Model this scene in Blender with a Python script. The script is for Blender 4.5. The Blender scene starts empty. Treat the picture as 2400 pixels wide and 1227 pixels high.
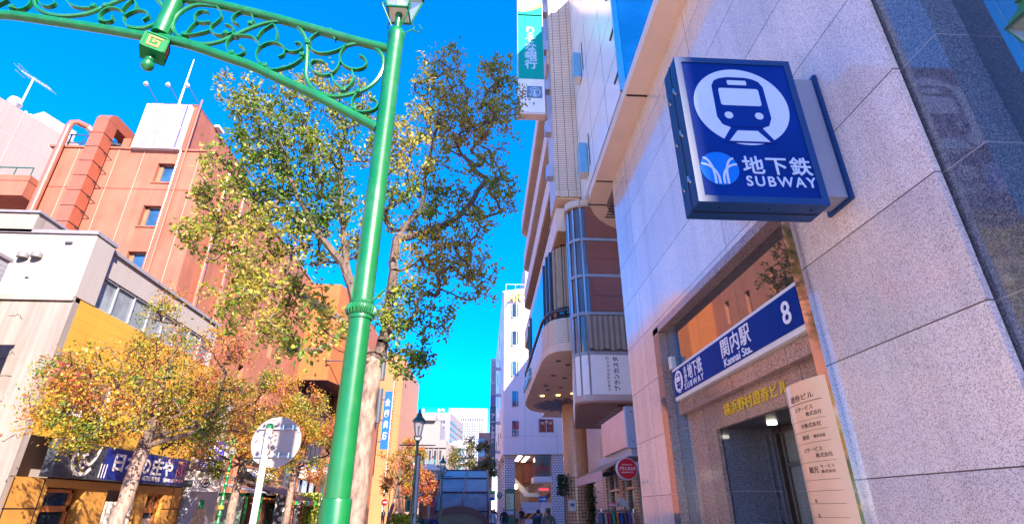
import bpy, bmesh, math, random
import numpy as np
from mathutils import Vector, Matrix

SC = bpy.context.scene
COL = SC.collection

# ------------------------------------------------------------------ camera, world, sun, exposure
cam = bpy.data.objects.new('camera', bpy.data.cameras.new('camera'))
COL.objects.link(cam)
cam.location = (0, 0, 1.6)
cam.rotation_euler = (math.radians(90 + 25.067), 0, math.radians(-3.136))
cam.data.sensor_fit = 'HORIZONTAL'
cam.data.sensor_width = 36.0
cam.data.lens = 36.0 * 1240.0 / 2400.0
cam.data.clip_start = 0.05
cam.data.clip_end = 3000
SC.camera = cam

SUN = Vector((0.50, -1.0, 0.66)).normalized()          # direction towards the sun
world = bpy.data.worlds.new('World'); SC.world = world
world.use_nodes = True
wn = world.node_tree.nodes; wl = world.node_tree.links
bg = wn['Background']
sky = wn.new('ShaderNodeTexSky'); sky.sky_type = 'NISHITA'; sky.sun_disc = False
sky.sun_elevation = math.asin(SUN.z)
sky.sun_rotation = math.atan2(SUN.x, SUN.y)
sky.altitude = 2500; sky.air_density = 1.0; sky.dust_density = 0.0; sky.ozone_density = 3.5
hs = wn.new('ShaderNodeHueSaturation'); hs.inputs['Saturation'].default_value = 1.72
hs.inputs['Hue'].default_value = 0.512
gam = wn.new('ShaderNodeGamma'); gam.inputs['Gamma'].default_value = 0.78
wl.new(sky.outputs[0], gam.inputs['Color']); wl.new(gam.outputs[0], hs.inputs['Color']); tint = wn.new('ShaderNodeMix'); tint.data_type = 'RGBA'; tint.blend_type = 'MULTIPLY'; tint.inputs[0].default_value = 1.0; tint.inputs[7].default_value = (1.0, 0.695, 0.74, 1)
wl.new(hs.outputs[0], tint.inputs[6]); wl.new(tint.outputs[2], bg.inputs['Color'])
bg.inputs['Strength'].default_value = 0.14
ld = bpy.data.lights.new('sun', 'SUN'); ld.energy = 2.0; ld.angle = math.radians(0.55); ld.color = (1.0, 0.90, 0.78)
lo = bpy.data.objects.new('sun', ld); COL.objects.link(lo)
lo.location = (10, -20, 40)
lo.rotation_euler = SUN.to_track_quat('Z', 'Y').to_euler()
SC.view_settings.view_transform = 'Standard'; SC.view_settings.look = 'None'
SC.view_settings.exposure = 3.03; SC.view_settings.gamma = 1.0
SC.cycles.use_denoising = True
SC.cycles.max_bounces = 8; SC.cycles.diffuse_bounces = 4; SC.cycles.glossy_bounces = 4
SC.cycles.transparent_max_bounces = 12
SC.cycles.caustics_reflective = False; SC.cycles.caustics_refractive = False

# ------------------------------------------------------------------ objects, parts
ORG = {}
def tag(o, label=None, cat=None, group=None, kind=None):
    if label: o['label'] = label
    if cat: o['category'] = cat
    if group: o['group'] = group
    if kind: o['kind'] = kind
    return o
def thing(name, label, cat, loc=(0, 0, 0), group=None):
    o = bpy.data.objects.new(name, None); COL.objects.link(o)
    o.location = loc; o.empty_display_size = 0.3; ORG[o.name] = Vector(loc)
    return tag(o, label, cat, group)
def link_mesh(name, me, parent=None):
    o = bpy.data.objects.new(name, me); COL.objects.link(o)
    if parent is not None:
        g = ORG[parent.name]
        me.transform(Matrix.Translation(-g)); o.parent = parent; ORG[o.name] = g
    else:
        ORG[o.name] = Vector((0, 0, 0))
    return o
def ground_at(o):
    """moves a top-level mesh's origin to the middle of its foot"""
    me = o.data; n = len(me.vertices); a = np.empty(n * 3); me.vertices.foreach_get('co', a); a = a.reshape(-1, 3)
    c = Vector(((a[:, 0].min() + a[:, 0].max()) / 2, (a[:, 1].min() + a[:, 1].max()) / 2, a[:, 2].min()))
    me.transform(Matrix.Translation(-c)); o.location = c; ORG[o.name] = c
    return o
def copy_tree(o, parent=None, delta=None):
    c = o.copy(); COL.objects.link(c)
    if parent is None:
        if delta is not None: c.location = Vector(o.location) + Vector(delta)
    else:
        c.parent = parent; c.matrix_parent_inverse = o.matrix_parent_inverse
    ORG[c.name] = ORG.get(o.name, Vector((0, 0, 0))) + (Vector(delta) if delta is not None else Vector((0, 0, 0)))
    for ch in list(o.children): copy_tree(ch, c, delta)
    return c

class MB:
    def __init__(s): s.v = []; s.f = []; s.m = []; s.mi = 0
    def add(s, vs, fs):
        b = len(s.v); s.v += [tuple(p) for p in vs]
        s.f += [tuple(b + i for i in f) for f in fs]; s.m += [s.mi] * len(fs); return s
    def box(s, x0, y0, z0, x1, y1, z1):
        if x0 > x1: x0, x1 = x1, x0
        if y0 > y1: y0, y1 = y1, y0
        if z0 > z1: z0, z1 = z1, z0
        return s.add([(x0,y0,z0),(x1,y0,z0),(x1,y1,z0),(x0,y1,z0),(x0,y0,z1),(x1,y0,z1),(x1,y1,z1),(x0,y1,z1)],
                     [(0,3,2,1),(4,5,6,7),(0,1,5,4),(1,2,6,5),(2,3,7,6),(3,0,4,7)])
    def quad(s, a, b, c, d): return s.add([a, b, c, d], [(0, 1, 2, 3)])
    def prism(s, pts, ext):
        """polygon of 3D points pushed along ext"""
        n = len(pts); e = Vector(ext); p = [Vector(q) for q in pts]
        nor = Vector((0, 0, 0))
        for i in range(n): nor += p[i].cross(p[(i + 1) % n])
        if nor.dot(e) > 0: p = p[::-1]
        vs = p + [q + e for q in p]
        fs = [tuple(range(n)), tuple(range(2 * n - 1, n - 1, -1))]
        for i in range(n):
            j = (i + 1) % n; fs.append((i, i + n, j + n, j))
        return s.add(vs, fs)
    def tube(s, path, r, n=10, caps=True):
        P = [Vector(p) for p in path]; k = len(P)
        R = list(r) if hasattr(r, '__len__') else [r] * k
        vs = []; up = None
        for i in range(k):
            t = (P[min(i + 1, k - 1)] - P[max(i - 1, 0)]).normalized()
            if up is None:
                up = Vector((0, 0, 1)) if abs(t.z) < 0.9 else Vector((1, 0, 0))
            a = t.cross(up)
            if a.length < 1e-5: a = t.cross(Vector((0.3, 1, 0.2)))
            a.normalize(); up = a.cross(t).normalized()
            for j in range(n):
                q = 2 * math.pi * j / n
                vs.append(P[i] + (a * math.cos(q) + up * math.sin(q)) * R[i])
        fs = []
        for i in range(k - 1):
            for j in range(n):
                j2 = (j + 1) % n
                fs.append((i*n + j, i*n + j2, (i+1)*n + j2, (i+1)*n + j))
        if caps: fs.append(tuple(range(n - 1, -1, -1))); fs.append(tuple((k-1)*n + j for j in range(n)))
        return s.add(vs, fs)
    def lathe(s, c, prof, n=16, ang=0.0):
        vs = []; k = len(prof)
        for r, z in prof:
            for j in range(n):
                q = ang + 2 * math.pi * j / n
                vs.append((c[0] + r * math.cos(q), c[1] + r * math.sin(q), c[2] + z))
        fs = [(i*n + j, i*n + (j+1) % n, (i+1)*n + (j+1) % n, (i+1)*n + j) for i in range(k-1) for j in range(n)]
        fs.append(tuple(range(n - 1, -1, -1))); fs.append(tuple((k-1)*n + j for j in range(n)))
        return s.add(vs, fs)
    def bar(s, a, b, w, h=None):
        """square bar from a to b"""
        h = h or w; a = Vector(a); b = Vector(b); t = (b - a).normalized()
        u = Vector((0, 0, 1)) if abs(t.z) < 0.95 else Vector((0, 1, 0))
        x = t.cross(u).normalized() * (w / 2); y = x.cross(t).normalized() * (h / 2)
        vs = [a - x - y, a + x - y, a + x + y, a - x + y, b - x - y, b + x - y, b + x + y, b - x + y]
        return s.add(vs, [(0,1,2,3),(7,6,5,4),(0,4,5,1),(1,5,6,2),(2,6,7,3),(3,7,4,0)])
    def strip(s, pts, t, d):
        """flat bar bent along an (x, z) path that lies in a y = const plane; t thickness in the plane, d depth in y"""
        y = s.y; k = len(pts); vs = []
        for i in range(k):
            a = pts[max(i - 1, 0)]; b = pts[min(i + 1, k - 1)]
            tx, tz = b[0] - a[0], b[1] - a[1]; L = math.hypot(tx, tz) or 1
            nx, nz = -tz / L * t / 2, tx / L * t / 2
            x, z = pts[i]
            vs += [(x + nx, y - d/2, z + nz), (x - nx, y - d/2, z - nz), (x - nx, y + d/2, z - nz), (x + nx, y + d/2, z + nz)]
        fs = [(0, 1, 2, 3), tuple((k-1)*4 + j for j in (3, 2, 1, 0))]
        for i in range(k - 1):
            for j in range(4):
                fs.append((i*4 + j, (i+1)*4 + j, (i+1)*4 + (j+1) % 4, i*4 + (j+1) % 4))
        return s.add(vs, fs)
    def wall(s, o, u, v, W, H, holes=(), depth=0.2, inner=True):
        """wall rectangle from o along u (W) and v (H) with rectangular holes (a, b, c, d); reveals go back along -(u x v)"""
        o = Vector(o); u = Vector(u); v = Vector(v); nb = -(u.cross(v)) * depth
        xs = sorted({0, W, *[h[0] for h in holes], *[h[2] for h in holes]}); zs = sorted({0, H, *[h[1] for h in holes], *[h[3] for h in holes]})
        for i in range(len(xs) - 1):
            for j in range(len(zs) - 1):
                cx = (xs[i] + xs[i+1]) / 2; cz = (zs[j] + zs[j+1]) / 2
                if any(h[0] < cx < h[2] and h[1] < cz < h[3] for h in holes): continue
                p = lambda a, b: o + u * a + v * b
                s.quad(p(xs[i], zs[j]), p(xs[i+1], zs[j]), p(xs[i+1], zs[j+1]), p(xs[i], zs[j+1]))
        if inner:
            for a, b, c, d in holes:
                P = [o + u*a + v*b, o + u*c + v*b, o + u*c + v*d, o + u*a + v*d]
                for i in range(4):
                    j = (i + 1) % 4
                    s.quad(P[j], P[i], P[i] + nb, P[j] + nb)
        return s
    def build(s, name, mats, parent=None, smooth=False, bevel=0.0, label=None):
        me = bpy.data.meshes.new(name); me.from_pydata(s.v, [], s.f)
        ms = mats if isinstance(mats, (list, tuple)) else [mats]
        for m in ms: me.materials.append(m)
        if len(ms) > 1: me.polygons.foreach_set('material_index', s.m)
        if bevel > 0:
            bm = bmesh.new(); bm.from_mesh(me)
            bmesh.ops.remove_doubles(bm, verts=bm.verts, dist=1e-5)
            es = [e for e in bm.edges if len(e.link_faces) == 2 and e.calc_face_angle(0) > 0.6]
            bmesh.ops.bevel(bm, geom=es, offset=bevel, segments=2, affect='EDGES', profile=0.6, clamp_overlap=True)
            bm.to_mesh(me); bm.free()
        me.update()
        if smooth:
            me.polygons.foreach_set('use_smooth', [True] * len(me.polygons)); me.set_sharp_from_angle(angle=math.radians(40))
        o = link_mesh(name, me, parent)
        if label: o['label'] = label
        return o

def box(name, m, parent, x0, y0, z0, x1, y1, z1, bevel=0.0, label=None):
    return MB().box(x0, y0, z0, x1, y1, z1).build(name, m, parent, bevel=bevel, label=label)

def smooth_path(pts, k=4):
    """Catmull-Rom through 2D/3D points"""
    P = [np.array(p, float) for p in pts]; out = []
    for i in range(len(P) - 1):
        p0 = P[max(i-1, 0)]; p1 = P[i]; p2 = P[i+1]; p3 = P[min(i+2, len(P)-1)]
        for j in range(k):
            t = j / k
            out.append(tuple(0.5 * (2*p1 + (p2-p0)*t + (2*p0 - 5*p1 + 4*p2 - p3)*t*t + (3*p1 - p0 - 3*p2 + p3)*t**3)))
    out.append(tuple(P[-1])); return out

def text_mesh(s, bold=0.0, align='CENTER', spacing=1.0, line=1.0, extrude=0.02, shear=0.0):
    cu = bpy.data.curves.new('lettering', 'FONT'); cu.body = s; cu.align_x = align
    cu.resolution_u = 3; cu.offset = bold; cu.extrude = extrude; cu.space_character = spacing; cu.space_line = line; cu.shear = shear
    ob = bpy.data.objects.new('lettering', cu); COL.objects.link(ob)
    dg = bpy.context.evaluated_depsgraph_get()
    me = bpy.data.meshes.new_from_object(ob.evaluated_get(dg))
    bpy.data.objects.remove(ob); bpy.data.curves.remove(cu)
    return me
def text(s, m, parent, center, right, up, w=None, h=None, bold=0.0, name='lettering', depth=0.006, warp=None, lift=0.0, **k):
    """lettering fitted into w x h metres round center, facing right x up"""
    me = text_mesh(s, bold, **k); n = len(me.vertices)
    a = np.empty(n * 3); me.vertices.foreach_get('co', a); a = a.reshape(-1, 3)
    mn = a.min(0); mx = a.max(0); sz = mx - mn
    sx = w / sz[0] if w else h / sz[1]; sy = h / sz[1] if h else sx
    a = (a - (mn + mx) / 2) * np.array([sx, sy, depth / max(sz[2], 1e-6)])
    a[:, 2] += depth / 2 + lift
    R = np.array(right, float); U = np.array(up, float); N = np.cross(R, U)
    if warp: b = np.array([warp(*p) for p in a])
    else: b = np.array(center, float) + a[:, :1] * R + a[:, 1:2] * U + a[:, 2:3] * N
    me.vertices.foreach_set('co', b.ravel()); me.update()
    me.materials.clear(); me.materials.append(m)
    return link_mesh(name, me, parent)
def poly2(name, polys, m, parent, center, right, up, lift=0.003, depth=0.004, scale=1.0):
    """flat graphic: list of 2D outlines, laid as thin plates on a face"""
    mb = MB(); c = Vector(center); R = Vector(right); U = Vector(up); N = R.cross(U)
    for p in polys:
        mb.prism([c + R * (x * scale) + U * (y * scale) + N * lift for x, y in p], N * depth)
    return mb.build(name, m, parent)
def circ(cx, cy, rx, ry=None, n=40, a0=0, a1=360):
    ry = ry or rx
    return [(cx + rx * math.cos(math.radians(a0 + (a1 - a0) * i / n)), cy + ry * math.sin(math.radians(a0 + (a1 - a0) * i / n))) for i in range(n if a1 - a0 >= 360 else n + 1)]
def rrect(x0, y0, x1, y1, r, n=5):
    o = []
    for cx, cy, a in ((x1-r, y0+r, -90), (x1-r, y1-r, 0), (x0+r, y1-r, 90), (x0+r, y0+r, 180)):
        o += [(cx + r*math.cos(math.radians(a + 90*i/n)), cy + r*math.sin(math.radians(a + 90*i/n))) for i in range(n + 1)]
    return o
def line2(pts, w):
    """2D polyline as an outline of width w"""
    L = []; R_ = []
    for i, p in enumerate(pts):
        a = pts[max(i-1, 0)]; b = pts[min(i+1, len(pts)-1)]
        dx, dy = b[0]-a[0], b[1]-a[1]; l = math.hypot(dx, dy) or 1
        L.append((p[0] - dy/l*w/2, p[1] + dx/l*w/2)); R_.append((p[0] + dy/l*w/2, p[1] - dx/l*w/2))
    return L + R_[::-1]
XP = (1, 0, 0); XN = (-1, 0, 0); YP = (0, 1, 0); YN = (0, -1, 0); ZP = (0, 0, 1)

# ------------------------------------------------------------------ materials
MATS = {}
class NT:
    def __init__(s, name):
        s.mat = bpy.data.materials.new(name); s.mat.use_nodes = True
        s.n = s.mat.node_tree.nodes; s.l = s.mat.node_tree.links
        s.b = s.n['Principled BSDF']; MATS[name] = s.mat
    def new(s, t, **k):
        x = s.n.new(t)
        for a, b in k.items(): setattr(x, a, b)
        return x
    def pos(s): return s.new('ShaderNodeNewGeometry').outputs['Position']
    def math(s, op, a, b=None):
        x = s.new('ShaderNodeMath', operation=op)
        for i, v in enumerate((a, b)):
            if v is None: continue
            if isinstance(v, (int, float)): x.inputs[i].default_value = v
            else: s.l.new(v, x.inputs[i])
        return x.outputs[0]
    def noise(s, scale, detail=4, rough=0.55, vec=None, stretch=None):
        v = vec or s.pos()
        if stretch:
            mp = s.new('ShaderNodeMapping'); mp.inputs['Scale'].default_value = stretch; s.l.new(v, mp.inputs[0]); v = mp.outputs[0]
        x = s.new('ShaderNodeTexNoise'); x.inputs['Scale'].default_value = scale; x.inputs['Detail'].default_value = detail
        x.inputs['Roughness'].default_value = rough; s.l.new(v, x.inputs['Vector']); return x.outputs['Fac']
    def ramp(s, fac, stops, interp='LINEAR'):
        x = s.new('ShaderNodeValToRGB'); r = x.color_ramp; r.interpolation = interp
        while len(r.elements) < len(stops): r.elements.new(0.5)
        for e, (p, c) in zip(r.elements, stops):
            e.position = p; e.color = (*c, 1) if len(c) == 3 else c
        s.l.new(fac, x.inputs[0]); return x.outputs[0]
    def mix(s, fac, a, b, mode='MIX'):
        x = s.new('ShaderNodeMix', data_type='RGBA', blend_type=mode)
        for i, v in ((0, fac), (6, a), (7, b)):
            if isinstance(v, (int, float)): x.inputs[i].default_value = v
            elif isinstance(v, (tuple, list)): x.inputs[i].default_value = (*v, 1)
            else: s.l.new(v, x.inputs[i])
        return x.outputs[2]
    def color(s, c):
        if isinstance(c, (tuple, list)): s.b.inputs['Base Color'].default_value = (*c, 1)
        else: s.l.new(c, s.b.inputs['Base Color'])
    def set(s, **k):
        for a, b in k.items(): s.b.inputs[a.replace('_', ' ')].default_value = b
        return s
    def bump(s, h, strength=0.3, dist=0.01):
        x = s.new('ShaderNodeBump'); x.inputs['Strength'].default_value = strength; x.inputs['Distance'].default_value = dist
        s.l.new(h, x.inputs['Height']); s.l.new(x.outputs[0], s.b.inputs['Normal'])
    def uv(s, axis):
        """wall coordinates in metres: axis x: (y, z), y: (x, z), xy: (x + y, z), z: (x, y)"""
        sp = s.new('ShaderNodeSeparateXYZ'); s.l.new(s.pos(), sp.inputs[0])
        c = s.new('ShaderNodeCombineXYZ')
        if axis == 'x': a = sp.outputs[1]; b = sp.outputs[2]
        elif axis == 'y': a = sp.outputs[0]; b = sp.outputs[2]
        elif axis == 'z': a = sp.outputs[0]; b = sp.outputs[1]
        else: a = s.math('ADD', sp.outputs[0], sp.outputs[1]); b = sp.outputs[2]
        s.l.new(a, c.inputs[0]); s.l.new(b, c.inputs[1]); return c.outputs[0]

def mul(c, k): return tuple(min(1, x * k) for x in c)
def paint(name, c, rough=0.45, metal=0.0, var=0.12, scale=3.0, grain=0.0, coat=0.0, spec=0.5):
    t = NT(name); n = t.noise(scale, 5)
    t.color(t.ramp(n, [(0.3, mul(c, 1 - var)), (0.7, mul(c, 1 + var * 0.5))]))
    t.set(Roughness=rough, Metallic=metal)
    t.b.inputs['Specular IOR Level'].default_value = spec
    if coat: t.b.inputs['Coat Weight'].default_value = coat; t.b.inputs['Coat Roughness'].default_value = 0.08
    if grain: t.bump(t.noise(scale * 25, 3), grain, 0.004)
    return t.mat
def bricks(name, c1, c2, mortar, w, h, axis='xy', gap=0.008, offset=0.5, rough=0.6, var=0.15, bump=0.3, shift=(0, 0), spec=0.4):
    t = NT(name); v = t.uv(axis)
    mp = t.new('ShaderNodeMapping'); mp.inputs['Location'].default_value = (shift[0], shift[1], 0); t.l.new(v, mp.inputs[0])
    b = t.new('ShaderNodeTexBrick', offset=offset)
    b.inputs['Color1'].default_value = (*c1, 1); b.inputs['Color2'].default_value = (*c2, 1); b.inputs['Mortar'].default_value = (*mortar, 1)
    b.inputs['Scale'].default_value = 1; b.inputs['Mortar Size'].default_value = gap; b.inputs['Mortar Smooth'].default_value = 0.1
    b.inputs['Brick Width'].default_value = w; b.inputs['Row Height'].default_value = h
    t.l.new(mp.outputs[0], b.inputs['Vector'])
    n = t.ramp(t.noise(0.8, 6, 0.6), [(0.3, (1 - var,) * 3), (0.7, (1, 1, 1))])
    n = t.mix(1.0, n, t.ramp(t.noise(2.2, 6, 0.7, stretch=(1, 1, 0.08)), [(0.30, (1 - var * 1.1,) * 3), (0.60, (1, 1, 1))]), 'MULTIPLY')
    t.color(t.mix(1.0, b.outputs['Color'], n, 'MULTIPLY'))
    t.set(Roughness=rough); t.b.inputs['Specular IOR Level'].default_value = spec
    if bump:
        inv = t.math('SUBTRACT', 1.0, b.outputs['Fac']); t.bump(inv, bump, gap * 0.6)
    return t.mat
def granite(name, base, dark, light, rough, scale=160, joints=None, jcol=(0.12, 0.08, 0.06), shift=(0, 0), ior=1.5, axis='x', amount=0.42, stain=True, spec=0.5):
    t = NT(name)
    vo = t.new('ShaderNodeTexVoronoi'); vo.inputs['Scale'].default_value = scale; t.l.new(t.pos(), vo.inputs['Vector'])
    sep = t.new('ShaderNodeSeparateColor'); t.l.new(vo.outputs['Color'], sep.inputs[0])
    n1 = t.noise(scale * 0.55, 4, 0.7)
    f = t.math('ADD', t.math('MULTIPLY', sep.outputs[0], 0.5), t.math('MULTIPLY', n1, 0.6))
    c = t.ramp(f, [(amount - 0.17, dark), (amount, mul(base, 0.8)), (amount + 0.13, base), (0.85, light)])
    if stain:
        big = t.ramp(t.noise(0.9, 6, 0.62), [(0.3, (0.86, 0.86, 0.88)), (0.7, (1.05, 1.0, 1.0))])
        c = t.mix(1.0, c, big, 'MULTIPLY')
    st = t.ramp(t.noise(3.0, 6, 0.65, stretch=(1, 1, 0.06)), [(0.34, (0.86, 0.85, 0.85)), (0.55, (1, 1, 1))])
    c = t.mix(1.0, c, st, 'MULTIPLY')
    if joints:
        b = t.new('ShaderNodeTexBrick', offset=0.0); v = t.uv(axis)
        mp = t.new('ShaderNodeMapping'); mp.inputs['Location'].default_value = (shift[0], shift[1], 0); t.l.new(v, mp.inputs[0]); t.l.new(mp.outputs[0], b.inputs['Vector'])
        b.inputs['Scale'].default_value = 1; b.inputs['Mortar Size'].default_value = 0.0045; b.inputs['Mortar Smooth'].default_value = 0.2
        b.inputs['Brick Width'].default_value = joints[0]; b.inputs['Row Height'].default_value = joints[1]
        b.inputs['Color1'].default_value = (0.88, 0.87, 0.90, 1); b.inputs['Color2'].default_value = (1.08, 1.06, 1.04, 1); b.inputs['Mortar'].default_value = (1, 1, 1, 1)
        c = t.mix(1.0, c, b.outputs['Color'], 'MULTIPLY')
        c = t.mix(b.outputs['Fac'], c, jcol)
        t.bump(t.math('SUBTRACT', 1.0, b.outputs['Fac']), 0.5, 0.004)
    t.color(c)
    rn = t.noise(5, 4, 0.6); mr = t.new('ShaderNodeMapRange'); t.l.new(rn, mr.inputs[0])
    mr.inputs[3].default_value = rough * 0.8; mr.inputs[4].default_value = rough * 1.25
    t.l.new(mr.outputs[0], t.b.inputs['Roughness'])
    t.set(IOR=ior); t.b.inputs['Specular IOR Level'].default_value = spec
    return t.mat
def glass(name, c=(0.02, 0.03, 0.04), rough=0.03, ior=1.6, spec=0.8):
    t = NT(name); t.color(t.ramp(t.noise(0.7, 3), [(0.35, mul(c, 0.7)), (0.65, mul(c, 1.4))]))
    t.set(Roughness=rough, IOR=ior); t.b.inputs['Specular IOR Level'].default_value = spec
    t.bump(t.noise(0.9, 2), 0.03, 0.05); return t.mat
def clear_glass(name, tint=(0.8, 0.85, 0.9), alpha=0.35, rough=0.03):
    t = NT(name); t.color(tint); t.set(Roughness=rough, Alpha=alpha, IOR=1.5); t.noise(3); return t.mat
def metal(name, c, rough=0.25, var=0.08): return paint(name, c, rough, 1.0, var, 6.0)
def stucco(name, c, streak=0.25, rough=0.8, dirt=(0.25, 0.2, 0.17), dirt_amt=0.35, grain=0.25):
    """rendered or concrete wall with rain streaks and blotches"""
    t = NT(name)
    st = t.noise(1.6, 6, 0.65, stretch=(2.2, 2.2, 0.16)); bl = t.noise(0.5, 7, 0.68)
    c0 = t.ramp(st, [(0.32, mul(c, 1 - streak)), (0.62, c)])
    m = t.ramp(bl, [(0.50, (0, 0, 0)), (0.72, (dirt_amt,) * 3)])
    t.color(t.mix(m, c0, dirt)); t.set(Roughness=rough); t.b.inputs['Specular IOR Level'].default_value = 0.25
    t.bump(t.noise(30, 5), grain, 0.006); return t.mat
def emit(name, c, strength):
    t = NT(name); t.color(c); t.b.inputs['Emission Color'].default_value = (*c, 1); t.b.inputs['Emission Strength'].default_value = strength; return t.mat
def leafmat(name, cols, trans=0.35, clump=0.5, clump_scale=0.9):
    """leaves: colour differs per leaf and drifts through the crown as the autumn colour does"""
    t = NT(name)
    g = t.new('ShaderNodeNewGeometry'); n = t.noise(clump_scale, 3, 0.6)
    nn = t.new('ShaderNodeMapRange'); nn.inputs[1].default_value = 0.3; nn.inputs[2].default_value = 0.7; t.l.new(n, nn.inputs[0])
    f = t.math('ADD', t.math('MULTIPLY', g.outputs['Random Per Island'], 1 - clump), t.math('MULTIPLY', nn.outputs[0], clump))
    k = len(cols); c = t.ramp(f, [((i + 0.5) / k, x) for i, x in enumerate(cols)])
    t.color(c); t.set(Roughness=0.42); t.b.inputs['Specular IOR Level'].default_value = 0.5
    tr = t.new('ShaderNodeBsdfTranslucent'); t.l.new(c, tr.inputs[0])
    mx = t.new('ShaderNodeMixShader'); mx.inputs[0].default_value = trans
    t.l.new(t.b.outputs[0], mx.inputs[1]); t.l.new(tr.outputs[0], mx.inputs[2])
    t.l.new(mx.outputs[0], t.n['Material Output'].inputs[0]); return t.mat
def bark(name, c1, c2, scale=14):
    t = NT(name); n = t.noise(scale, 6, 0.7, stretch=(1, 1, 0.35))
    t.color(t.ramp(n, [(0.35, c1), (0.6, c2)])); t.set(Roughness=0.85); t.bump(n, 0.6, 0.02); return t.mat

def enamel(name, c, rough, coat):
    """old repainted metal: streaks of dust, little chips, uneven gloss"""
    t = NT(name)
    st = t.ramp(t.noise(7, 6, 0.7, stretch=(1, 1, 0.12)), [(0.35, mul(c, 0.72)), (0.62, c), (0.8, mul(c, 1.25))])
    ch = t.ramp(t.noise(55, 3, 0.6), [(0.70, (0, 0, 0)), (0.74, (1, 1, 1))])
    ds = t.ramp(t.noise(2.2, 6, 0.7), [(0.5, (0, 0, 0)), (0.85, (0.35,) * 3)])
    t.color(t.mix(ch, t.mix(ds, st, (0.10, 0.22, 0.13)), mul(c, 0.35)))
    r = t.new('ShaderNodeMapRange'); t.l.new(t.noise(9, 5), r.inputs[0]); r.inputs[3].default_value = rough*0.7; r.inputs[4].default_value = rough*1.7; t.l.new(r.outputs[0], t.b.inputs['Roughness'])
    t.b.inputs['Coat Weight'].default_value = coat; t.b.inputs['Coat Roughness'].default_value = 0.12
    t.bump(t.noise(120, 3), 0.06, 0.002); return t.mat
M = dict(
    green=enamel('green_enamel', (0.003, 0.15, 0.036), 0.3, 0.3),
    dgreen=paint('dark_green_enamel', (0.012, 0.10, 0.06), 0.3, var=0.1, coat=0.4),
    gold=paint('gold_paint', (0.62, 0.36, 0.06), 0.35, 0.3), copper=paint('copper_inlay', (0.55, 0.26, 0.12), 0.4, 0.3),
    white=paint('white_paint', (0.72, 0.68, 0.66), 0.4, var=0.05), offwhite=paint('off_white', (0.70, 0.64, 0.58), 0.5, var=0.06),
    black=paint('black_paint', (0.012, 0.012, 0.014), 0.4), dgrey=paint('dark_grey_metal', (0.06, 0.065, 0.08), 0.4),
    grey=paint('grey_metal', (0.30, 0.31, 0.35), 0.4), lgrey=paint('light_grey', (0.5, 0.5, 0.54), 0.45),
    steel=metal('brushed_steel', (0.62, 0.60, 0.60), 0.3), chrome=metal('polished_steel', (0.72, 0.74, 0.78), 0.06, 0.03),
    blue=paint('sign_blue', (0.002, 0.030, 0.22), 0.5, var=0.22, scale=1.6, spec=0.06), dblue=paint('sign_frame_blue', (0.006, 0.045, 0.17), 0.4, var=0.12, spec=0.3),
    lblue=paint('logo_blue', (0.008, 0.17, 0.62), 0.5, var=0.03, spec=0.06), signwhite=paint('sign_white', (0.50, 0.60, 0.78), 0.5, var=0.05, spec=0.06),
    purwhite=paint('letter_white', (0.78, 0.78, 0.85), 0.3, var=0.02), red=paint('sign_red', (0.55, 0.008, 0.02), 0.3, var=0.05),
    orange=paint('orange_paint', (0.75, 0.22, 0.02), 0.5), yellow=paint('yellow_paint', (0.75, 0.50, 0.02), 0.5),
    pane=glass('window_glass'), paneblue=glass('window_glass_blue', (0.03, 0.08, 0.16)), skin=paint('skin', (0.5, 0.3, 0.22), 0.5),
)

# ------------------------------------------------------------------ ground
gm = NT('street_ground'); gn = gm.noise(6, 6); gm.color(gm.ramp(gn, [(0.3, (0.3, 0.25, 0.23)), (0.7, (0.4, 0.34, 0.31))])); gm.set(Roughness=0.85)
rdpav = NT('road_pavers'); an = rdpav.noise(40, 5); rdpav.color(rdpav.ramp(an, [(0.3, (0.48, 0.35, 0.29)), (0.7, (0.60, 0.45, 0.38))])); rdpav.set(Roughness=0.85)  # pale brick paving, lightened to bounce warm light onto the shaded wall
paver = bricks('red_pavers', (0.62, 0.42, 0.34), (0.56, 0.39, 0.32), (0.42, 0.33, 0.28), 0.22, 0.11, axis='z', rough=0.8)
tag(MB().quad((-900, -300, -0.12), (900, -300, -0.12), (900, 1500, -0.12), (-900, 1500, -0.12)).build('ground', gm.mat), kind='structure')
tag(MB().box(-8.2, -60, -0.2, -3.4, 400, -0.116).build('road', rdpav.mat), kind='structure')
tag(MB().box(-3.25, -60, -0.2, 3.6, 400, 0.0).build('pavement', paver), kind='structure')
tag(MB().box(-12.9, -60, -0.2, -8.35, 400, 0.0).build('pavement', paver), kind='structure')
kerbm = granite('kerb_granite', (0.45, 0.42, 0.42), (0.2, 0.18, 0.18), (0.55, 0.52, 0.52), 0.6)
kb = MB().box(-3.4, -60, -0.2, -3.25, 400, 0.012).box(-8.35, -60, -0.2, -8.2, 400, 0.012); tag(kb.build('kerb', kerbm), kind='structure')
rl = MB()
for k in range(-5, 90): rl.box(-5.86, k*4.5, -0.13, -5.74, k*4.5 + 2.2, -0.112)
tag(rl.build('road_marking', M['white']), kind='structure')

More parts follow.
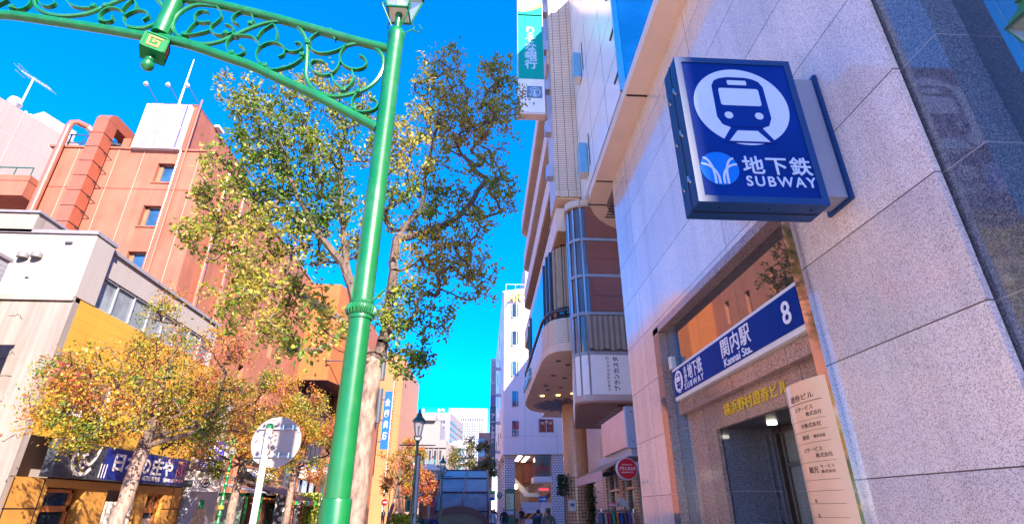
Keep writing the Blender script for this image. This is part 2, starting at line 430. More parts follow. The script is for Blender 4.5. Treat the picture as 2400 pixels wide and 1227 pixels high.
# ------------------------------------------------------------------ granite office building with the subway entrance
lg = granite('pale_granite', (0.86, 0.74, 0.67), (0.36, 0.29, 0.29), (0.93, 0.85, 0.79), 0.10, 165, joints=(3.2, 0.797), shift=(-1.8, -0.195), ior=1.62, amount=0.44, spec=0.6)
dg = granite('dark_granite', (0.17, 0.19, 0.22), (0.07, 0.08, 0.10), (0.28, 0.30, 0.33), 0.05, 150, joints=(1.6, 0.797), shift=(0.3, -0.195), jcol=(0.3, 0.27, 0.25), ior=1.75, amount=0.52, spec=0.7)
dgm = granite('polished_dark_granite', (0.05, 0.045, 0.048), (0.03, 0.028, 0.03), (0.085, 0.078, 0.075), 0.02, 170, joints=(1.1, 1.6), shift=(0.25, 0.1), jcol=(0.02, 0.015, 0.015), ior=3.4, amount=0.5, spec=0.5)
brg = granite('brown_granite', (0.46, 0.30, 0.23), (0.10, 0.07, 0.06), (0.6, 0.45, 0.36), 0.10, 130, joints=(1.1, 3.3), jcol=(0.06, 0.04, 0.04), ior=1.6, amount=0.45)
soff = paint('canopy_panel', (0.84, 0.62, 0.48), 0.55, var=0.05)
gb = thing('granite_building', 'office building of pale speckled polished granite holding the subway entrance portal', 'building', (5.5, 4, 0))
w = MB().wall((2.6, 9.2, 0), YN, ZP, 6.77, 7.78, [(1.52, 0, 5.35, 4.08)], 0.2)
w.quad((2.6, 2.43, 0), (2.64, 2.43, 0), (2.64, 2.43, 7.78), (2.6, 2.43, 7.78))
w.quad((3.6, 9.2, 0), (2.6, 9.2, 0), (2.6, 9.2, 7.78), (3.6, 9.2, 7.78))
w.build('granite_wall', lg, gb)
d = MB()
d.quad((2.66, 2.5, 0), (2.66, 2.15, 0), (2.66, 2.15, 7.78), (2.66, 2.5, 7.78))
d.quad((2.66, 2.15, 0), (2.87, 2.15, 0), (2.87, 2.15, 7.78), (2.66, 2.15, 7.78))
d.build('dark_pilaster', dg, gb)
MB().quad((2.87, 2.2, 0), (2.87, 1.5, 0), (2.87, 1.5, 7.78), (2.87, 2.2, 7.78)).build('polished_wall', dgm, gb)
body = MB().box(5.4, 1.51, 0, 14, 9.2, 7.78).box(2.95, 1.51, 0, 5.4, 3.0, 7.78).box(3.4, 3.0, 4.2, 5.4, 9.2, 7.78).box(3.75, 7.0, 0, 5.4, 9.2, 4.2)
body.build('core', soff, gb)
MB().box(4.4, 1.5, 7.98, 16, 8.6, 13.7).build('upper_floors', lg, gb)  # unseen storeys, height and setback chosen to shade the tree's right side
# canopy slab with the round end
cpl = [(2.23, 1.0), (2.23, 9.6)] + [(2.23 + 1.75 * (1 - math.cos(a)), 9.6 + 1.75 * math.sin(a)) for a in [math.radians(q) for q in range(10, 91, 10)]] + [(6, 11.35), (6, 1.0)]
MB().prism([(x, y, 7.78) for x, y in cpl], (0, 0, 0.19)).build('canopy', soff, gb)
jm = MB()
for y, x1 in ((3.9, 2.595), (6.6, 2.595), (9.12, 2.62), (10.05, 2.7)): jm.box(2.25, y, 7.765, x1, y + 0.03, 7.79)
jm.build('canopy_joint', M['black'], gb)
lv = MB()
lpl = [(2.66, 9.21), (2.66, 9.9)] + [(2.66 + 1.0 * (1 - math.cos(a)), 9.9 + 0.85 * math.sin(a)) for a in [math.radians(q) for q in range(15, 91, 15)]] + [(4.2, 10.75), (4.2, 9.21)]
lv.prism([(x, y, 7.76) for x, y in lpl], (0, 0, 0.03)); lv.build('louvre', paint('louvre_brown', (0.24, 0.18, 0.16), 0.5), gb)
ls = MB()
for k in range(11): ls.box(2.75, 9.3 + k*0.125, 7.735, 4.1, 9.32 + k*0.125, 7.758)
ls.build('louvre_slat', M['dgrey'], gb)
# entrance portal
fj = MB().box(2.585, 7.45, 0, 2.70, 7.69, 4.08)
fj.build('jamb', dg, gb)
MB().box(2.70, 7.15, 0, 2.9, 7.45, 4.0).build('inner_jamb', dg, gb)
MB().quad((2.586, 7.446, 0), (2.698, 7.446, 0), (2.698, 7.446, 3.98), (2.586, 7.446, 3.98)).build('jamb_reveal', brg, gb)
MB().box(2.585, 3.82, 4.0, 2.9, 7.69, 4.1).build('lintel', granite('grey_granite', (0.40, 0.28, 0.25), (0.08, 0.06, 0.06), (0.5, 0.4, 0.36), 0.2, 120, amount=0.45), gb)
MB().box(2.735, 3.8, 2.88, 2.80, 7.2, 4.0).build('mirror_panel', dgm, gb)
MB().box(2.64, 3.8, 2.745, 2.734, 7.15, 2.90).build('header_band', brg, gb)
MB().wall((2.74, 7.15, 0), YN, ZP, 3.35, 2.76, [(0.85, 0, 3.25, 2.45)], 0.06).build('name_panel', brg, gb)
# passage
ps = MB().box(2.79, 6.3, 0, 5.4, 6.5, 2.7); ps.build('passage_wall', dg, gb)
MB().box(2.79, 3.95, 2.46, 5.3, 6.3, 2.58).build('passage_ceiling', M['dgrey'], gb)
MB().box(5.15, 3.9, 0, 5.3, 6.3, 2.46).build('lobby_wall', paint('lobby_stone', (0.10, 0.095, 0.06), 0.35), gb)
MB().box(2.79, 3.7, 0, 5.3, 3.9, 2.62).build('near_passage_wall', brg, gb)
df = MB()
for y in (6.23, 6.09, 4.9): df.box(3.40, y, 0, 3.45, y + 0.045, 2.46)
df.box(3.40, 3.95, 2.40, 3.45, 6.26, 2.455).box(3.40, 3.95, 2.03, 3.45, 6.1, 2.07)
df.build('door_frame', paint('bronze_frame', (0.16, 0.12, 0.10), 0.3, 0.6), gb)
MB().box(3.42, 3.95, 0, 3.43, 6.09, 2.44).build('glass_door', clear_glass('door_glass', (0.5, 0.55, 0.5), 0.22), gb)
sh = MB()
for k in range(14): sh.box(3.7 + k*0.09, 3.95, 2.30, 3.73 + k*0.09, 6.25, 2.45)
sh.build('ceiling_slat', M['dgrey'], gb)
for x, y in ((3.1, 5.7), (4.9, 5.2), (3.2, 4.6)):
    MB().lathe((x, y, 2.425), [(0.05, 0), (0.05, 0.035)], 14).build('downlight', emit('downlight_%d' % int(y*10), (1, 0.9, 0.7), 0.7), gb)
ms = MB().box(2.555, 3.775, 0, 2.62, 3.90, 3.86); ms.build('metal_strip', M['chrome'], gb)
box('door_intercom', M['steel'], gb, 3.05, 6.22, 1.28, 3.28, 6.295, 1.47, 0.008)
box('wall_lamp', M['offwhite'], gb, 2.62, 7.17, 3.38, 2.70, 7.28, 3.56, 0.015)
for y in (8.75, 9.0): MB().lathe((2.57, y, 1.98), [(0.015, 0), (0.02, 0.02), (0.015, 0.03)], 10).build('wall_stud', M['steel'], gb)

ob = thing('shade_block', 'unseen block added behind the camera to shade the subway sign', 'building', (22, -15, 0))  # added out of view to keep sun off the sign face
MB().box(13.9, -22, 0, 32, -9, 31).build('wall', soff, ob)
# ------------------------------------------------------------------ projecting subway sign
ss = thing('subway_sign', 'blue box sign with white train pictogram and 地下鉄 SUBWAY jutting from granite wall', 'sign', (1.9, 3.1, 3.485))
SX0, SX1, SZ0, SZ1, SY0, SY1 = 1.428, 2.348, 3.485, 4.80, 3.0, 3.235
MB().box(SX0, SY0 + 0.01, SZ0, SX1, SY1, SZ1).build('housing', M['dblue'], ss, bevel=0.006)
MB().box(SX0 + 0.05, SY0 - 0.002, SZ0 + 0.05, SX1 - 0.05, SY0 + 0.009, SZ1 - 0.05).build('face', M['blue'], ss)
fr = MB()
for a in ((SX0, SZ0, SX0 + 0.05, SZ1), (SX1 - 0.05, SZ0, SX1, SZ1), (SX0 + 0.05, SZ0, SX1 - 0.05, SZ0 + 0.05), (SX0 + 0.05, SZ1 - 0.05, SX1 - 0.05, SZ1)): fr.box(a[0], SY0 - 0.012, a[1], a[2], SY0 + 0.0095, a[3])
fr.build('frame', M['dblue'], ss)
MB().box(SX1 + 0.002, 3.09, 3.62, 2.575, 3.30, 4.72).build('bracket', paint('bracket_blue', (0.26, 0.28, 0.36), 0.45), ss, bevel=0.004)
MB().box(2.575, 3.06, 3.595, 2.6, 3.34, 4.745).build('bracket_plate', M['dblue'], ss)
MB().box(SX0 - 0.004, 3.10, SZ0, SX0 - 0.0005, 3.108, SZ1).box(SX0 + 0.01, 3.12, SZ0 - 0.006, SX1 - 0.01, 3.128, SZ0 - 0.0005).build('edge_seam', M['black'], ss)
for z in (3.68, 4.08, 4.48):
    for y in (3.05, 3.17):
        MB().bar((SX0, y, z), (SX0 - 0.02, y, z + 0.02), 0.016).bar((SX0 - 0.02, y, z), (SX0 - 0.02, y, z + 0.045), 0.012).build('latch', M['steel'], ss)
for x in (1.6, 1.95, 2.25): MB().lathe((x, 3.06, SZ0 - 0.008), [(0.008, 0), (0.008, 0.006)], 8).build('screw', M['black'], ss)
FY = SY0 - 0.002
c0 = (1.885, FY, 4.335)
poly2('disc', [circ(0, 0, 0.36, 0.36, 64)], M['signwhite'], ss, c0, XP, ZP, 0.001, 0.002)
train = [(-0.13, 0.265), (-0.175, 0.24), (-0.2, 0.19), (-0.205, -0.11), (-0.175, -0.18), (-0.12, -0.205), (0.12, -0.205), (0.175, -0.18), (0.205, -0.11), (0.2, 0.19), (0.175, 0.24), (0.13, 0.265), (0.07, 0.278), (-0.07, 0.278)]
track = [(-0.115, -0.2), (-0.20, -0.335), (-0.16, -0.345), (0.16, -0.345), (0.20, -0.335), (0.115, -0.2)]
poly2('train', [train, track], M['blue'], ss, c0, XP, ZP, 0.0035, 0.002)
win = rrect(-0.155, 0.0, 0.155, 0.165, 0.02); top = rrect(-0.075, 0.2, 0.075, 0.245, 0.01)
plate = [(-0.075, -0.235), (0.075, -0.235), (0.15, -0.33), (-0.15, -0.33)]
poly2('train_window', [win, top, circ(-0.115, -0.095, 0.032, n=20), circ(0.115, -0.095, 0.032, n=20), plate], M['signwhite'], ss, c0, XP, ZP, 0.006, 0.002)
lc = (1.622, FY, 3.765)
poly2('logo_disc', [circ(0, 0, 0.138, n=40)], M['lblue'], ss, lc, XP, ZP, 0.001, 0.002)
ys = []
for s in (-1, 1):
    for k in (0, 1):
        y0 = 0.085 - 0.05*k; xs = 0.016 + (0.0 if k else 0.028)
        xe = 0.110 - 0.0*k
        pts = [(s*(xs + (xe + 0.018*k - xs)*(1 - math.sin(math.radians(q)))), y0 - (0.15 - 0.02*k)*(1 - math.cos(math.radians(q)))) for q in range(0, 91, 9)] + [(s*xs, -0.128)]
        ys.append(line2(pts, 0.016))
for k, q in enumerate(ys): poly2('logo_mark', [q], M['signwhite'], ss, lc, XP, ZP, 0.0035 + 0.0004*k, 0.002)
text('地下鉄', M['signwhite'], ss, (2.04, FY, 3.80), XP, ZP, w=0.50, h=0.155, bold=0.012, spacing=1.12, lift=0.001)
text('SUBWAY', M['signwhite'], ss, (2.045, FY, 3.665), XP, ZP, w=0.50, h=0.083, bold=0.012, spacing=1.25, lift=0.001)

# ------------------------------------------------------------------ station name sign over the entrance
st = thing('station_sign', 'long white framed blue sign reading Kannai Sta. 8 above the subway entrance', 'sign', (2.65, 5.45, 2.9))
MB().box(2.575, 3.905, 2.905, 2.733, 7.05, 3.325).build('frame', M['white'], st, bevel=0.01)
MB().box(2.566, 3.93, 2.955, 2.578, 7.02, 3.285).build('face', M['blue'], st)
for k in range(5): MB().lathe((2.60, 4.1 + k*0.7, 2.895), [(0.012, 0), (0.012, 0.012)], 8).build('screw', M['steel'], st)
F = (2.566,)
def onwall(y, z): return (2.566, y, z)
pc = onwall(6.82, 3.12); SCALE = 0.145 / 0.375
poly2('disc', [circ(0, 0, 0.375, 0.375, 40)], M['purwhite'], st, pc, YN, ZP, 0.001, 0.002, SCALE)
poly2('train', [train, track], M['blue'], st, pc, YN, ZP, 0.003, 0.002, SCALE)
poly2('train_window', [win, top, circ(-0.115, -0.095, 0.032, n=12), circ(0.115, -0.095, 0.032, n=12), plate], M['purwhite'], st, pc, YN, ZP, 0.005, 0.002, SCALE)
PW = M['purwhite']
text('市\n営', PW, st, onwall(6.56, 3.16), YN, ZP, w=0.09, h=0.2, bold=0.0, line=0.9)
text('地下鉄', PW, st, onwall(6.24, 3.165), YN, ZP, w=0.46, h=0.19, bold=0.004)
text('SUBWAY', PW, st, onwall(6.32, 3.015), YN, ZP, w=0.62, h=0.075, bold=0.006, spacing=1.5)
text('関内駅', PW, st, onwall(5.12, 3.165), YN, ZP, w=0.66, h=0.2, bold=0.004, spacing=1.1)
text('Kannai Sta.', PW, st, onwall(5.12, 3.01), YN, ZP, w=0.62, h=0.085, bold=0.005)
text('8', PW, st, onwall(4.13, 3.12), YN, ZP, w=0.13, h=0.2, bold=0.01)

nl = text('横浜野村證券ビル', M['gold'], None, (2.735, 5.3, 2.615), YN, ZP, w=1.36, h=0.13, bold=-0.004, depth=0.012, name='building_name_letters', spacing=1.05)
nl.data.materials[0] = paint('gold_letters', (0.95, 0.62, 0.03), 0.35)
tag(ground_at(nl), 'raised gold letters 横浜野村證券ビル over the entrance doorway', 'lettering')

# ------------------------------------------------------------------ tenant directory pylon
py = thing('tenant_directory', 'curved brushed metal tenant directory pylon fixed beside the subway doorway', 'sign', (2.55, 4.1, 0))
YC, PA, PB = 4.10, 0.325, 0.105
def ell(t, off=0.0): return (2.605 - (PB + off) * math.cos(t), YC - (PA + off) * math.sin(t))
pts = [ell(math.radians(q)) for q in range(-90, 91, 6)]
MB().prism([(x, y, 0.02) for x, y in pts], (0, 0, 2.50)).build('body', paint('peach_lit_metal', (0.95, 0.60, 0.36), 0.22, 0.15, 0.05), py, smooth=True)  # silver metal; the peach of light falling on it is painted in
def warp_at(y, z):
    t0 = math.asin(max(-1, min(1, (YC - y) / PA)))
    def wf(a, b, c):
        t = t0 + a / (PA * 0.72); x, yy = ell(t, 0.001 + c); return (x, yy, z + b)
    return wf
IN = paint('directory_ink', (0.09, 0.055, 0.045), 0.5)
def dl(s, y, z, w, h, b=0.006): text(s, IN, py, None, YN, ZP, w=w*0.94, h=h*0.92, bold=b*0.4, warp=warp_at(y, z), depth=0.0012)
dl('證券ビル', 4.10, 2.40, 0.25, 0.052, 0.012)
dl('スサービス', 4.10, 2.315, 0.19, 0.034); dl('株式会社', 3.985, 2.268, 0.145, 0.036)
dl('き株式会社', 4.05, 2.187, 0.19, 0.038, 0.012)
dl('放送', 4.145, 2.105, 0.075, 0.036, 0.008); dl('横浜支局', 3.98, 2.102, 0.10, 0.026)
dl('スサービス', 4.10, 2.013, 0.19, 0.034); dl('株式会社', 3.975, 1.968, 0.145, 0.036)
dl('観光', 4.135, 1.872, 0.10, 0.05, 0.008); dl('サービス', 3.97, 1.890, 0.12, 0.025); dl('株式会社', 3.97, 1.855, 0.12, 0.025)
dl('浜', 4.20, 1.66, 0.03, 0.03); dl('浜', 4.20, 1.56, 0.03, 0.03)
rules = MB()
for z, t0, t1 in ((2.355, -0.9, 0.75), (2.225, -0.9, 0.75), (2.145, -0.9, 0.75), (2.06, -0.9, 0.75), (1.925, -0.9, 0.75), (1.80, -0.9, 0.75), (1.725, -0.9, 0.75), (1.64, -0.9, 0.75), (1.55, -0.9, 0.75)):
    for k in range(12):
        a = ell(t0 + (t1 - t0) * k / 12, 0.0012); b = ell(t0 + (t1 - t0) * (k + 1) / 12, 0.0012)
        h = 0.005 if z > 2.3 else 0.0025
        rules.quad((a[0], a[1], z), (b[0], b[1], z), (b[0], b[1], z + h), (a[0], a[1], z + h))
rules.build('rule_line', IN, py)
nb = thing('notice_board', 'cream timetable notice with blue bands on the lobby wall behind the glass door', 'poster', (5.13, 5.55, 1.42))
MB().box(5.135, 5.2, 1.42, 5.149, 5.9, 1.80).build('board', paint('notice_paper', (0.75, 0.70, 0.55), 0.5), nb)
t = MB()
for k in range(2): t.box(5.131, 5.25 + k*0.31, 1.70, 5.134, 5.51 + k*0.31, 1.73)
t.build('heading_band', M['lblue'], nb)
t = MB()
for r in range(4):
    for k in range(2): t.box(5.131, 5.25 + k*0.31, 1.48 + r*0.055, 5.134, 5.51 + k*0.31, 1.485 + r*0.055)
t.build('row_line', M['dgrey'], nb)

# ------------------------------------------------------------------ lavender panel tower behind it
lav = bricks('lavender_panels', (0.88, 0.80, 0.76), (0.85, 0.78, 0.74), (0.08, 0.06, 0.09), 1.9, 1.55, axis='x', gap=0.016, offset=0.0, rough=0.22, var=0.04, bump=0.2, spec=0.5)
pt = thing('panel_tower', 'lavender metal panelled tower rising behind the granite canopy', 'building', (6, 12.5, 11))
m = MB(); m.mi = 0
m.quad((3.26, 15.5, 11), (3.26, 9.85, 11), (3.26, 9.85, 21.2), (3.26, 15.5, 21.2))
m.box(3.28, 9.95, 10.9, 9, 15.5, 21.2)
m.build('panel_wall', lav, pt)
MB().quad((3.3, 9.84, 11), (9, 9.84, 11), (9, 9.84, 21.2), (3.3, 9.84, 21.2)).build('glass_end', glass('sky_glass', (0.02, 0.16, 0.32), 0.03, 2.2, 1.0), pt)  # reflected sky is partly put into the blue base colour
MB().box(3.20, 9.78, 10.9, 3.34, 9.86, 21.2).build('corner_trim', M['steel'], pt)
tr = MB()
for k in range(6): tr.box(3.22, 9.95, 11.6 + k*1.55, 3.258, 10.35, 11.66 + k*1.55)
tr.build('ledge', M['dgrey'], pt)
for z in (11.45, 15.5, 19.9):
    b = box('wall_box', paint('box_sky_blue_%d' % int(z), (0.16, 0.40, 0.55), 0.25), pt, 2.98, 14.05, z, 3.24, 14.5, z + 1.15, 0.01)  # blue of reflected sky painted on as the box colour
    box('box_base', M['offwhite'], b, 2.985, 14.06, z - 0.01, 3.24, 14.49, z - 0.002)
    box('vent_slot', M['dgrey'], b, 3.245, 13.75, z + 0.1, 3.258, 13.85, z + 1.3)

# ------------------------------------------------------------------ bank building: tiled pier, stacked bands, rounded balcony
tile = bricks('beige_tile', (0.92, 0.66, 0.44), (0.85, 0.60, 0.41), (0.2, 0.12, 0.11), 0.30, 0.088, axis='xy', gap=0.011, offset=0.0, rough=0.35, var=0.1)
tilev = bricks('balcony_tile', (0.94, 0.68, 0.46), (0.88, 0.63, 0.44), (0.4, 0.25, 0.18), 0.30, 0.075, axis='xy', gap=0.010, offset=0.0, rough=0.35, var=0.1)
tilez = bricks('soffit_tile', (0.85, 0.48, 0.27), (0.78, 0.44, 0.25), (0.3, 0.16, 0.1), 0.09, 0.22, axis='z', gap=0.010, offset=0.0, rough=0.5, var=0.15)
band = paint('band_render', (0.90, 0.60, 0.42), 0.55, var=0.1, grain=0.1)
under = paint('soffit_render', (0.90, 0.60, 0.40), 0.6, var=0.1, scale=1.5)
bk = thing('bank_building', 'beige tiled office block with slanting bands of windows and a rounded first floor balcony', 'building', (8, 22, 0))
MB().box(3.35, 15.9, 6.3, 15, 30.5, 18.4).build('core', tile, bk)
MB().box(6.9, 17.5, 0, 15, 30.0, 6.3).build('ground_floor', tile, bk)
MB().box(2.37, 15.5, 11.4, 3.25, 17.0, 24.5).build('pier', tile, bk)
e = MB()
for k in range(8): e.box(2.37 + k*0.11, 15.485, 11.4, 2.465 + k*0.11, 15.5, 11.66)
e.build('pier_edge_tile', tilev, bk)
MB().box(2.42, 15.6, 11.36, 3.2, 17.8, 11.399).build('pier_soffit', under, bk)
def band_plan(x0, y0, y1, r, xin=3.5):
    return [(xin, y0), (x0, y0), (x0, y1 - r)] + [(x0 + r * (1 - math.cos(a)), y1 - r + r * math.sin(a)) for a in [math.radians(q) for q in range(12, 91, 13)]] + [(xin, y1)]
zb = [10.3 + 2.55 * k for k in range(4)]
for k, z in enumerate(zb):
    x0 = 2.42 if k < 3 else (2.3 if k == 3 else 1.95)
    h = 0.9
    p = band_plan(x0, 15.95 if k else 15.4, 31.2, 0.9)
    if k == 0: p = band_plan(x0, 15.95, 31.2, 0.9)
    MB().prism([(x, y, z) for x, y in p], (0, 0, h)).build('band', band, bk, smooth=True)
    q = band_plan(x0 + 0.06, 15.97, 31.1, 0.85)
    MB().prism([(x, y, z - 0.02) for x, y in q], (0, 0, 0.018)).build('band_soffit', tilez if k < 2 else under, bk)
    g = MB().prism([(x, y, z + 0.9) for x, y in band_plan(x0 + 0.42, 15.96, 30.7, 0.8)], (0, 0, 1.65)).build('window_strip', M['paneblue'], bk, smooth=True)
    mm = MB()
    for j in range(11): mm.box(x0 + 0.39, 16.6 + j*1.3, z + 0.9, x0 + 0.43, 16.66 + j*1.3, z + 2.53)
    mm.box(x0 + 0.395, 16, z + 1.7, x0 + 0.425, 29.8, z + 1.75)
    mm.build('mullion', M['dgrey'], g)
    if k == 0:
        for j in range(5):
            MB().lathe((2.72, 17.0 + j*1.9, z - 0.05), [(0.05, 0), (0.06, 0.03)], 10).build('soffit_fitting', M['black'], bk)
# rounded balcony over the column
def balc(off=0.0):
    o = [(2.86, 16.7), (2.55, 16.8), (2.32, 17.0), (2.16, 17.4), (2.08, 18.0), (2.06, 18.8), (2.08, 25.0), (2.12, 26.4), (2.28, 27.4), (2.6, 28.3), (3.2, 28.95), (4.0, 29.2), (6.0, 29.2), (6.0, 16.7)]
    c = Vector((4.2, 23.0)); r = []
    for x, y in o:
        dx = 1 if x < 4 else 0
        r.append((x + off * dx, y + off * (1 if y < 23 else -1) * (1 if (y < 17.5 or y > 27) else 0)))
    s = smooth_path(r[:12], 3) + r[12:]
    return s
MB().prism([(x, y, 6.32) for x, y in balc()], (0, 0, 1.1)).build('balcony_parapet', [tilev], bk, smooth=True)
MB().prism([(x, y, 6.30) for x, y in balc(-0.012)], (0, 0, 0.28)).build('balcony_fascia', band, bk, smooth=True)
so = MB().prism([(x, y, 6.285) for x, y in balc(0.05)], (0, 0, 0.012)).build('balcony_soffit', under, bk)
rail = [(x, y, 7.72) for x, y in balc(0.03)[:36]]
MB().tube(rail, 0.06, 8).build('balcony_rail', M['dgrey'], bk, smooth=True)
gl = MB().prism([(x, y, 7.42) for x, y in balc(0.22)], (0, 0, 2.86)).build('curved_window', glass('curved_glass', (0.10, 0.07, 0.06), 0.03, 1.8), bk, smooth=True)
mm = MB()
for x, y in balc(0.19)[3:34:3]: mm.box(x - 0.03, y - 0.03, 7.42, x + 0.03, y + 0.03, 10.26)
mm.build('mullion', M['dgrey'], gl)
cu = MB()
bp = balc(0.21)
for k in range(0, 8):
    x, y = bp[k]; cu.tube([(x + 0.02, y - 0.0, 7.9), (x + 0.02, y, 10.2)], 0.07, 8)
cu.build('curtain', paint('curtain_tan', (0.42, 0.28, 0.17), 0.8), gl, smooth=True)
for x, y, on in ((2.6, 18.0, 0), (3.0, 18.5, 0), (2.7, 20.2, 0), (3.2, 20.6, 0), (2.6, 22.0, 0), (3.3, 22.4, 0), (2.7, 24.2, 1), (3.4, 24.0, 1), (4.0, 23.6, 1), (2.8, 22.9, 0), (3.9, 21.5, 1)):
    MB().lathe((x, y, 6.262), [(0.085, 0), (0.10, 0.02)], 14).build('downlight', emit('lamp_yellow', (1.0, 0.62, 0.12), 1.6) if on else M['dgrey'], so)
pet = [MATS['sign_blue'], paint('petal_teal', (0.05, 0.14, 0.14), 0.3), paint('petal_brown', (0.20, 0.08, 0.05), 0.3), paint('petal_plum', (0.13, 0.07, 0.14), 0.3)]
for k in range(11):
    a = math.radians(100 + k * 17); ca, sa = math.cos(a), math.sin(a)
    o = [(4.45 + ca*(1.25 + 0.72*math.cos(t)) - sa*0.2*math.sin(t), 26.6 + sa*(1.25 + 0.72*math.cos(t)) + ca*0.2*math.sin(t)) for t in [i*2*math.pi/18 for i in range(18)]]
    o = [(x, min(y, 28.8)) for x, y in o]
    MB().prism([(x, y, 6.268) for x, y in o], (0, 0, 0.014)).build('petal_panel', pet[1 + k % 3], so)
cm = granite('column_granite', (0.85, 0.50, 0.30), (0.36, 0.18, 0.1), (0.95, 0.62, 0.42), 0.12, 60, amount=0.4)
MB().lathe((4.5, 26.6, 0), [(0.58, 0), (0.58, 6.29)], 40).build('column', cm, bk, smooth=True)
bl = MB()
text('りそな銀行', paint('channel_letter_blue', (0.30, 0.60, 0.75), 0.3), bk, (2.06, 24.4, 6.98), YN, ZP, w=3.4, h=0.5, bold=0.02, depth=0.08)
bk.children[-1].name = 'channel_letters'
# bay of glass at the end of the block
by = thing('glass_bay', 'curved corner bay of dark glass with steel bands hanging over the shop awning', 'bay window', (3.6, 17, 4.4))
def bay(o=0.0):
    x0, y0 = 2.70 - o, 15.0 - o
    return [(4.7, y0), (3.2, y0)] + [(3.2 - (3.2 - x0) * math.sin(a), y0 + 0.5 * (1 - math.cos(a))) for a in [math.radians(q) for q in range(15, 91, 15)]] + [(3.48 - o, 20.4), (4.7, 20.4)]
mar = paint('maroon_blind', (0.26, 0.09, 0.07), 0.16, var=0.1, coat=0.8)
bg_ = glass('bay_corner_glass', (0.10, 0.065, 0.05), 0.05, 1.6)
def ring(z0, z1, m, name, o=0.0, par=by):
    return MB().prism([(x, y, z0) for x, y in bay(o)], (0, 0, z1 - z0)).build(name, m, par, smooth=True)
ring(7.04, 10.75, bg_, 'glazing', -0.02)
for z0, z1 in ((7.06, 8.16), (8.28, 9.42), (9.56, 10.7)):
    MB().box(3.22, 14.985, z0, 4.7, 15.01, z1).build('blind', mar, by)
sm = MB()
for z in (7.55, 8.8): sm.box(3.25, 14.982, z, 4.7, 14.984, z + 0.012)
sm.build('blind_seam', M['black'], by)
for z in (6.93, 8.17, 9.44): ring(z, z + 0.1, M['grey'], 'steel_band', 0.03)
ring(5.80, 6.93, glass('curtain_glass', (0.12, 0.10, 0.09), 0.04, 1.8), 'lower_glazing', -0.02)
cv = MB()
P = [(3.05 + k*0.0275, 14.965 + 0.022 * math.sin(k*1.05)) for k in range(60)]
for i in range(59):
    cv.quad((P[i][0], P[i][1], 5.86 + 0.03*math.sin(i*0.4)), (P[i+1][0], P[i+1][1], 5.86 + 0.03*math.sin((i+1)*0.4)), (P[i+1][0], P[i+1][1], 6.9), (P[i][0], P[i][1], 6.9))
cv.build('curtain', paint('curtain_grey', (0.30, 0.25, 0.20), 0.8), by, smooth=True)
ring(5.70, 5.80, M['grey'], 'steel_band', 0.03)
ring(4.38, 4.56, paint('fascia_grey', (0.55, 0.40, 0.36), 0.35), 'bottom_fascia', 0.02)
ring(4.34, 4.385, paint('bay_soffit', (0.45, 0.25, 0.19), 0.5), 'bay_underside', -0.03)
ring(10.7, 10.95, tile, 'tile_crown', 0.08)
for k in range(6):
    a = math.radians(18 + k * 14.4) if k < 5 else 0
fr = MB()
for x, y in [bay(0.012)[i] for i in (2, 4, 6, 7)]: fr.box(x - 0.025, y - 0.025, 4.56, x + 0.025, y + 0.025, 10.7)
x0, y0 = bay()[7]; x1, y1 = bay()[8]
for t in (0.08, 0.16, 0.3, 0.5, 0.75): fr.bar((x0 + (x1-x0)*t - 0.012, y0 + (y1-y0)*t, 4.4), (x0 + (x1-x0)*t - 0.012, y0 + (y1-y0)*t, 10.7), 0.05)
fr.box(4.66, 14.97, 4.4, 4.72, 15.02, 10.7)
fr.build('glazing_bar', M['steel'], by)
for k in range(7):
    MB().lathe((4.05 + 0.02*k, 15.5 + k*0.62, 4.325), [(0.12, 0), (0.14, 0.015)], 16).build('downlight', M['lgrey'] if k else M['black'], by)
sb = thing('shop_board', 'white curved shop board with sideways katakana wrapped under the glass bay windows', 'sign', (3.6, 14.9, 4.56))
MB().prism([(x, y, 4.56) for x, y in bay(0.015)], (0, 0, 1.14)).build('board', paint('board_white', (0.92, 0.86, 0.82), 0.3, var=0.03), sb, smooth=True)
BK = paint('ink_black', (0.02, 0.018, 0.02), 0.5)
text('リサイクルショップ', BK, sb, (3.60, 14.983, 5.15), ZP, XN, w=0.98, h=0.10, bold=0.0)
text('ブランカスタ', BK, sb, (3.83, 14.983, 5.15), ZP, XN, w=0.98, h=0.17, bold=0.012)

# ------------------------------------------------------------------ bank sign on the pier
rs = thing('bank_sign', 'tall white and green vertical bank sign reading りそな銀行 high on the tiled pier', 'sign', (1.63, 15.9, 15.3))
TEAL = paint('bank_green', (0.004, 0.32, 0.22), 0.3, var=0.03)
MB().box(1.09, 15.85, 15.32, 2.17, 16.2, 23.4).build('cabinet', M['lgrey'], rs, bevel=0.01)
MB().box(1.12, 15.836, 15.36, 2.14, 15.848, 23.36).build('face', paint('bank_white', (0.85, 0.80, 0.80), 0.3), rs)
MB().box(1.12, 15.826, 17.02, 2.14, 15.834, 20.6).build('green_panel', TEAL, rs)
cu_ = [(-0.51, 0.0), (-0.3, -0.02), (-0.05, 0.03), (0.2, 0.13), (0.4, 0.25), (0.51, 0.34)]
poly2('green_curve', [[(-0.51, -0.25), (0.51, -0.25)] + [(x, y) for x, y in cu_[::-1]]], TEAL, rs, (1.63, 15.836, 20.78), XP, ZP, 0.001, 0.009)
poly2('orange_swoosh', [cu_ + [(0.51, 0.56), (0.35, 0.36), (0.1, 0.17), (-0.15, 0.075), (-0.51, 0.04)]], M['orange'], rs, (1.63, 15.836, 20.79), XP, ZP, 0.003, 0.009)
text('り\nそ\nな\n銀\n行', M['signwhite'], rs, (1.63, 15.826, 18.72), XP, ZP, w=0.52, h=2.35, bold=0.022, line=0.92)
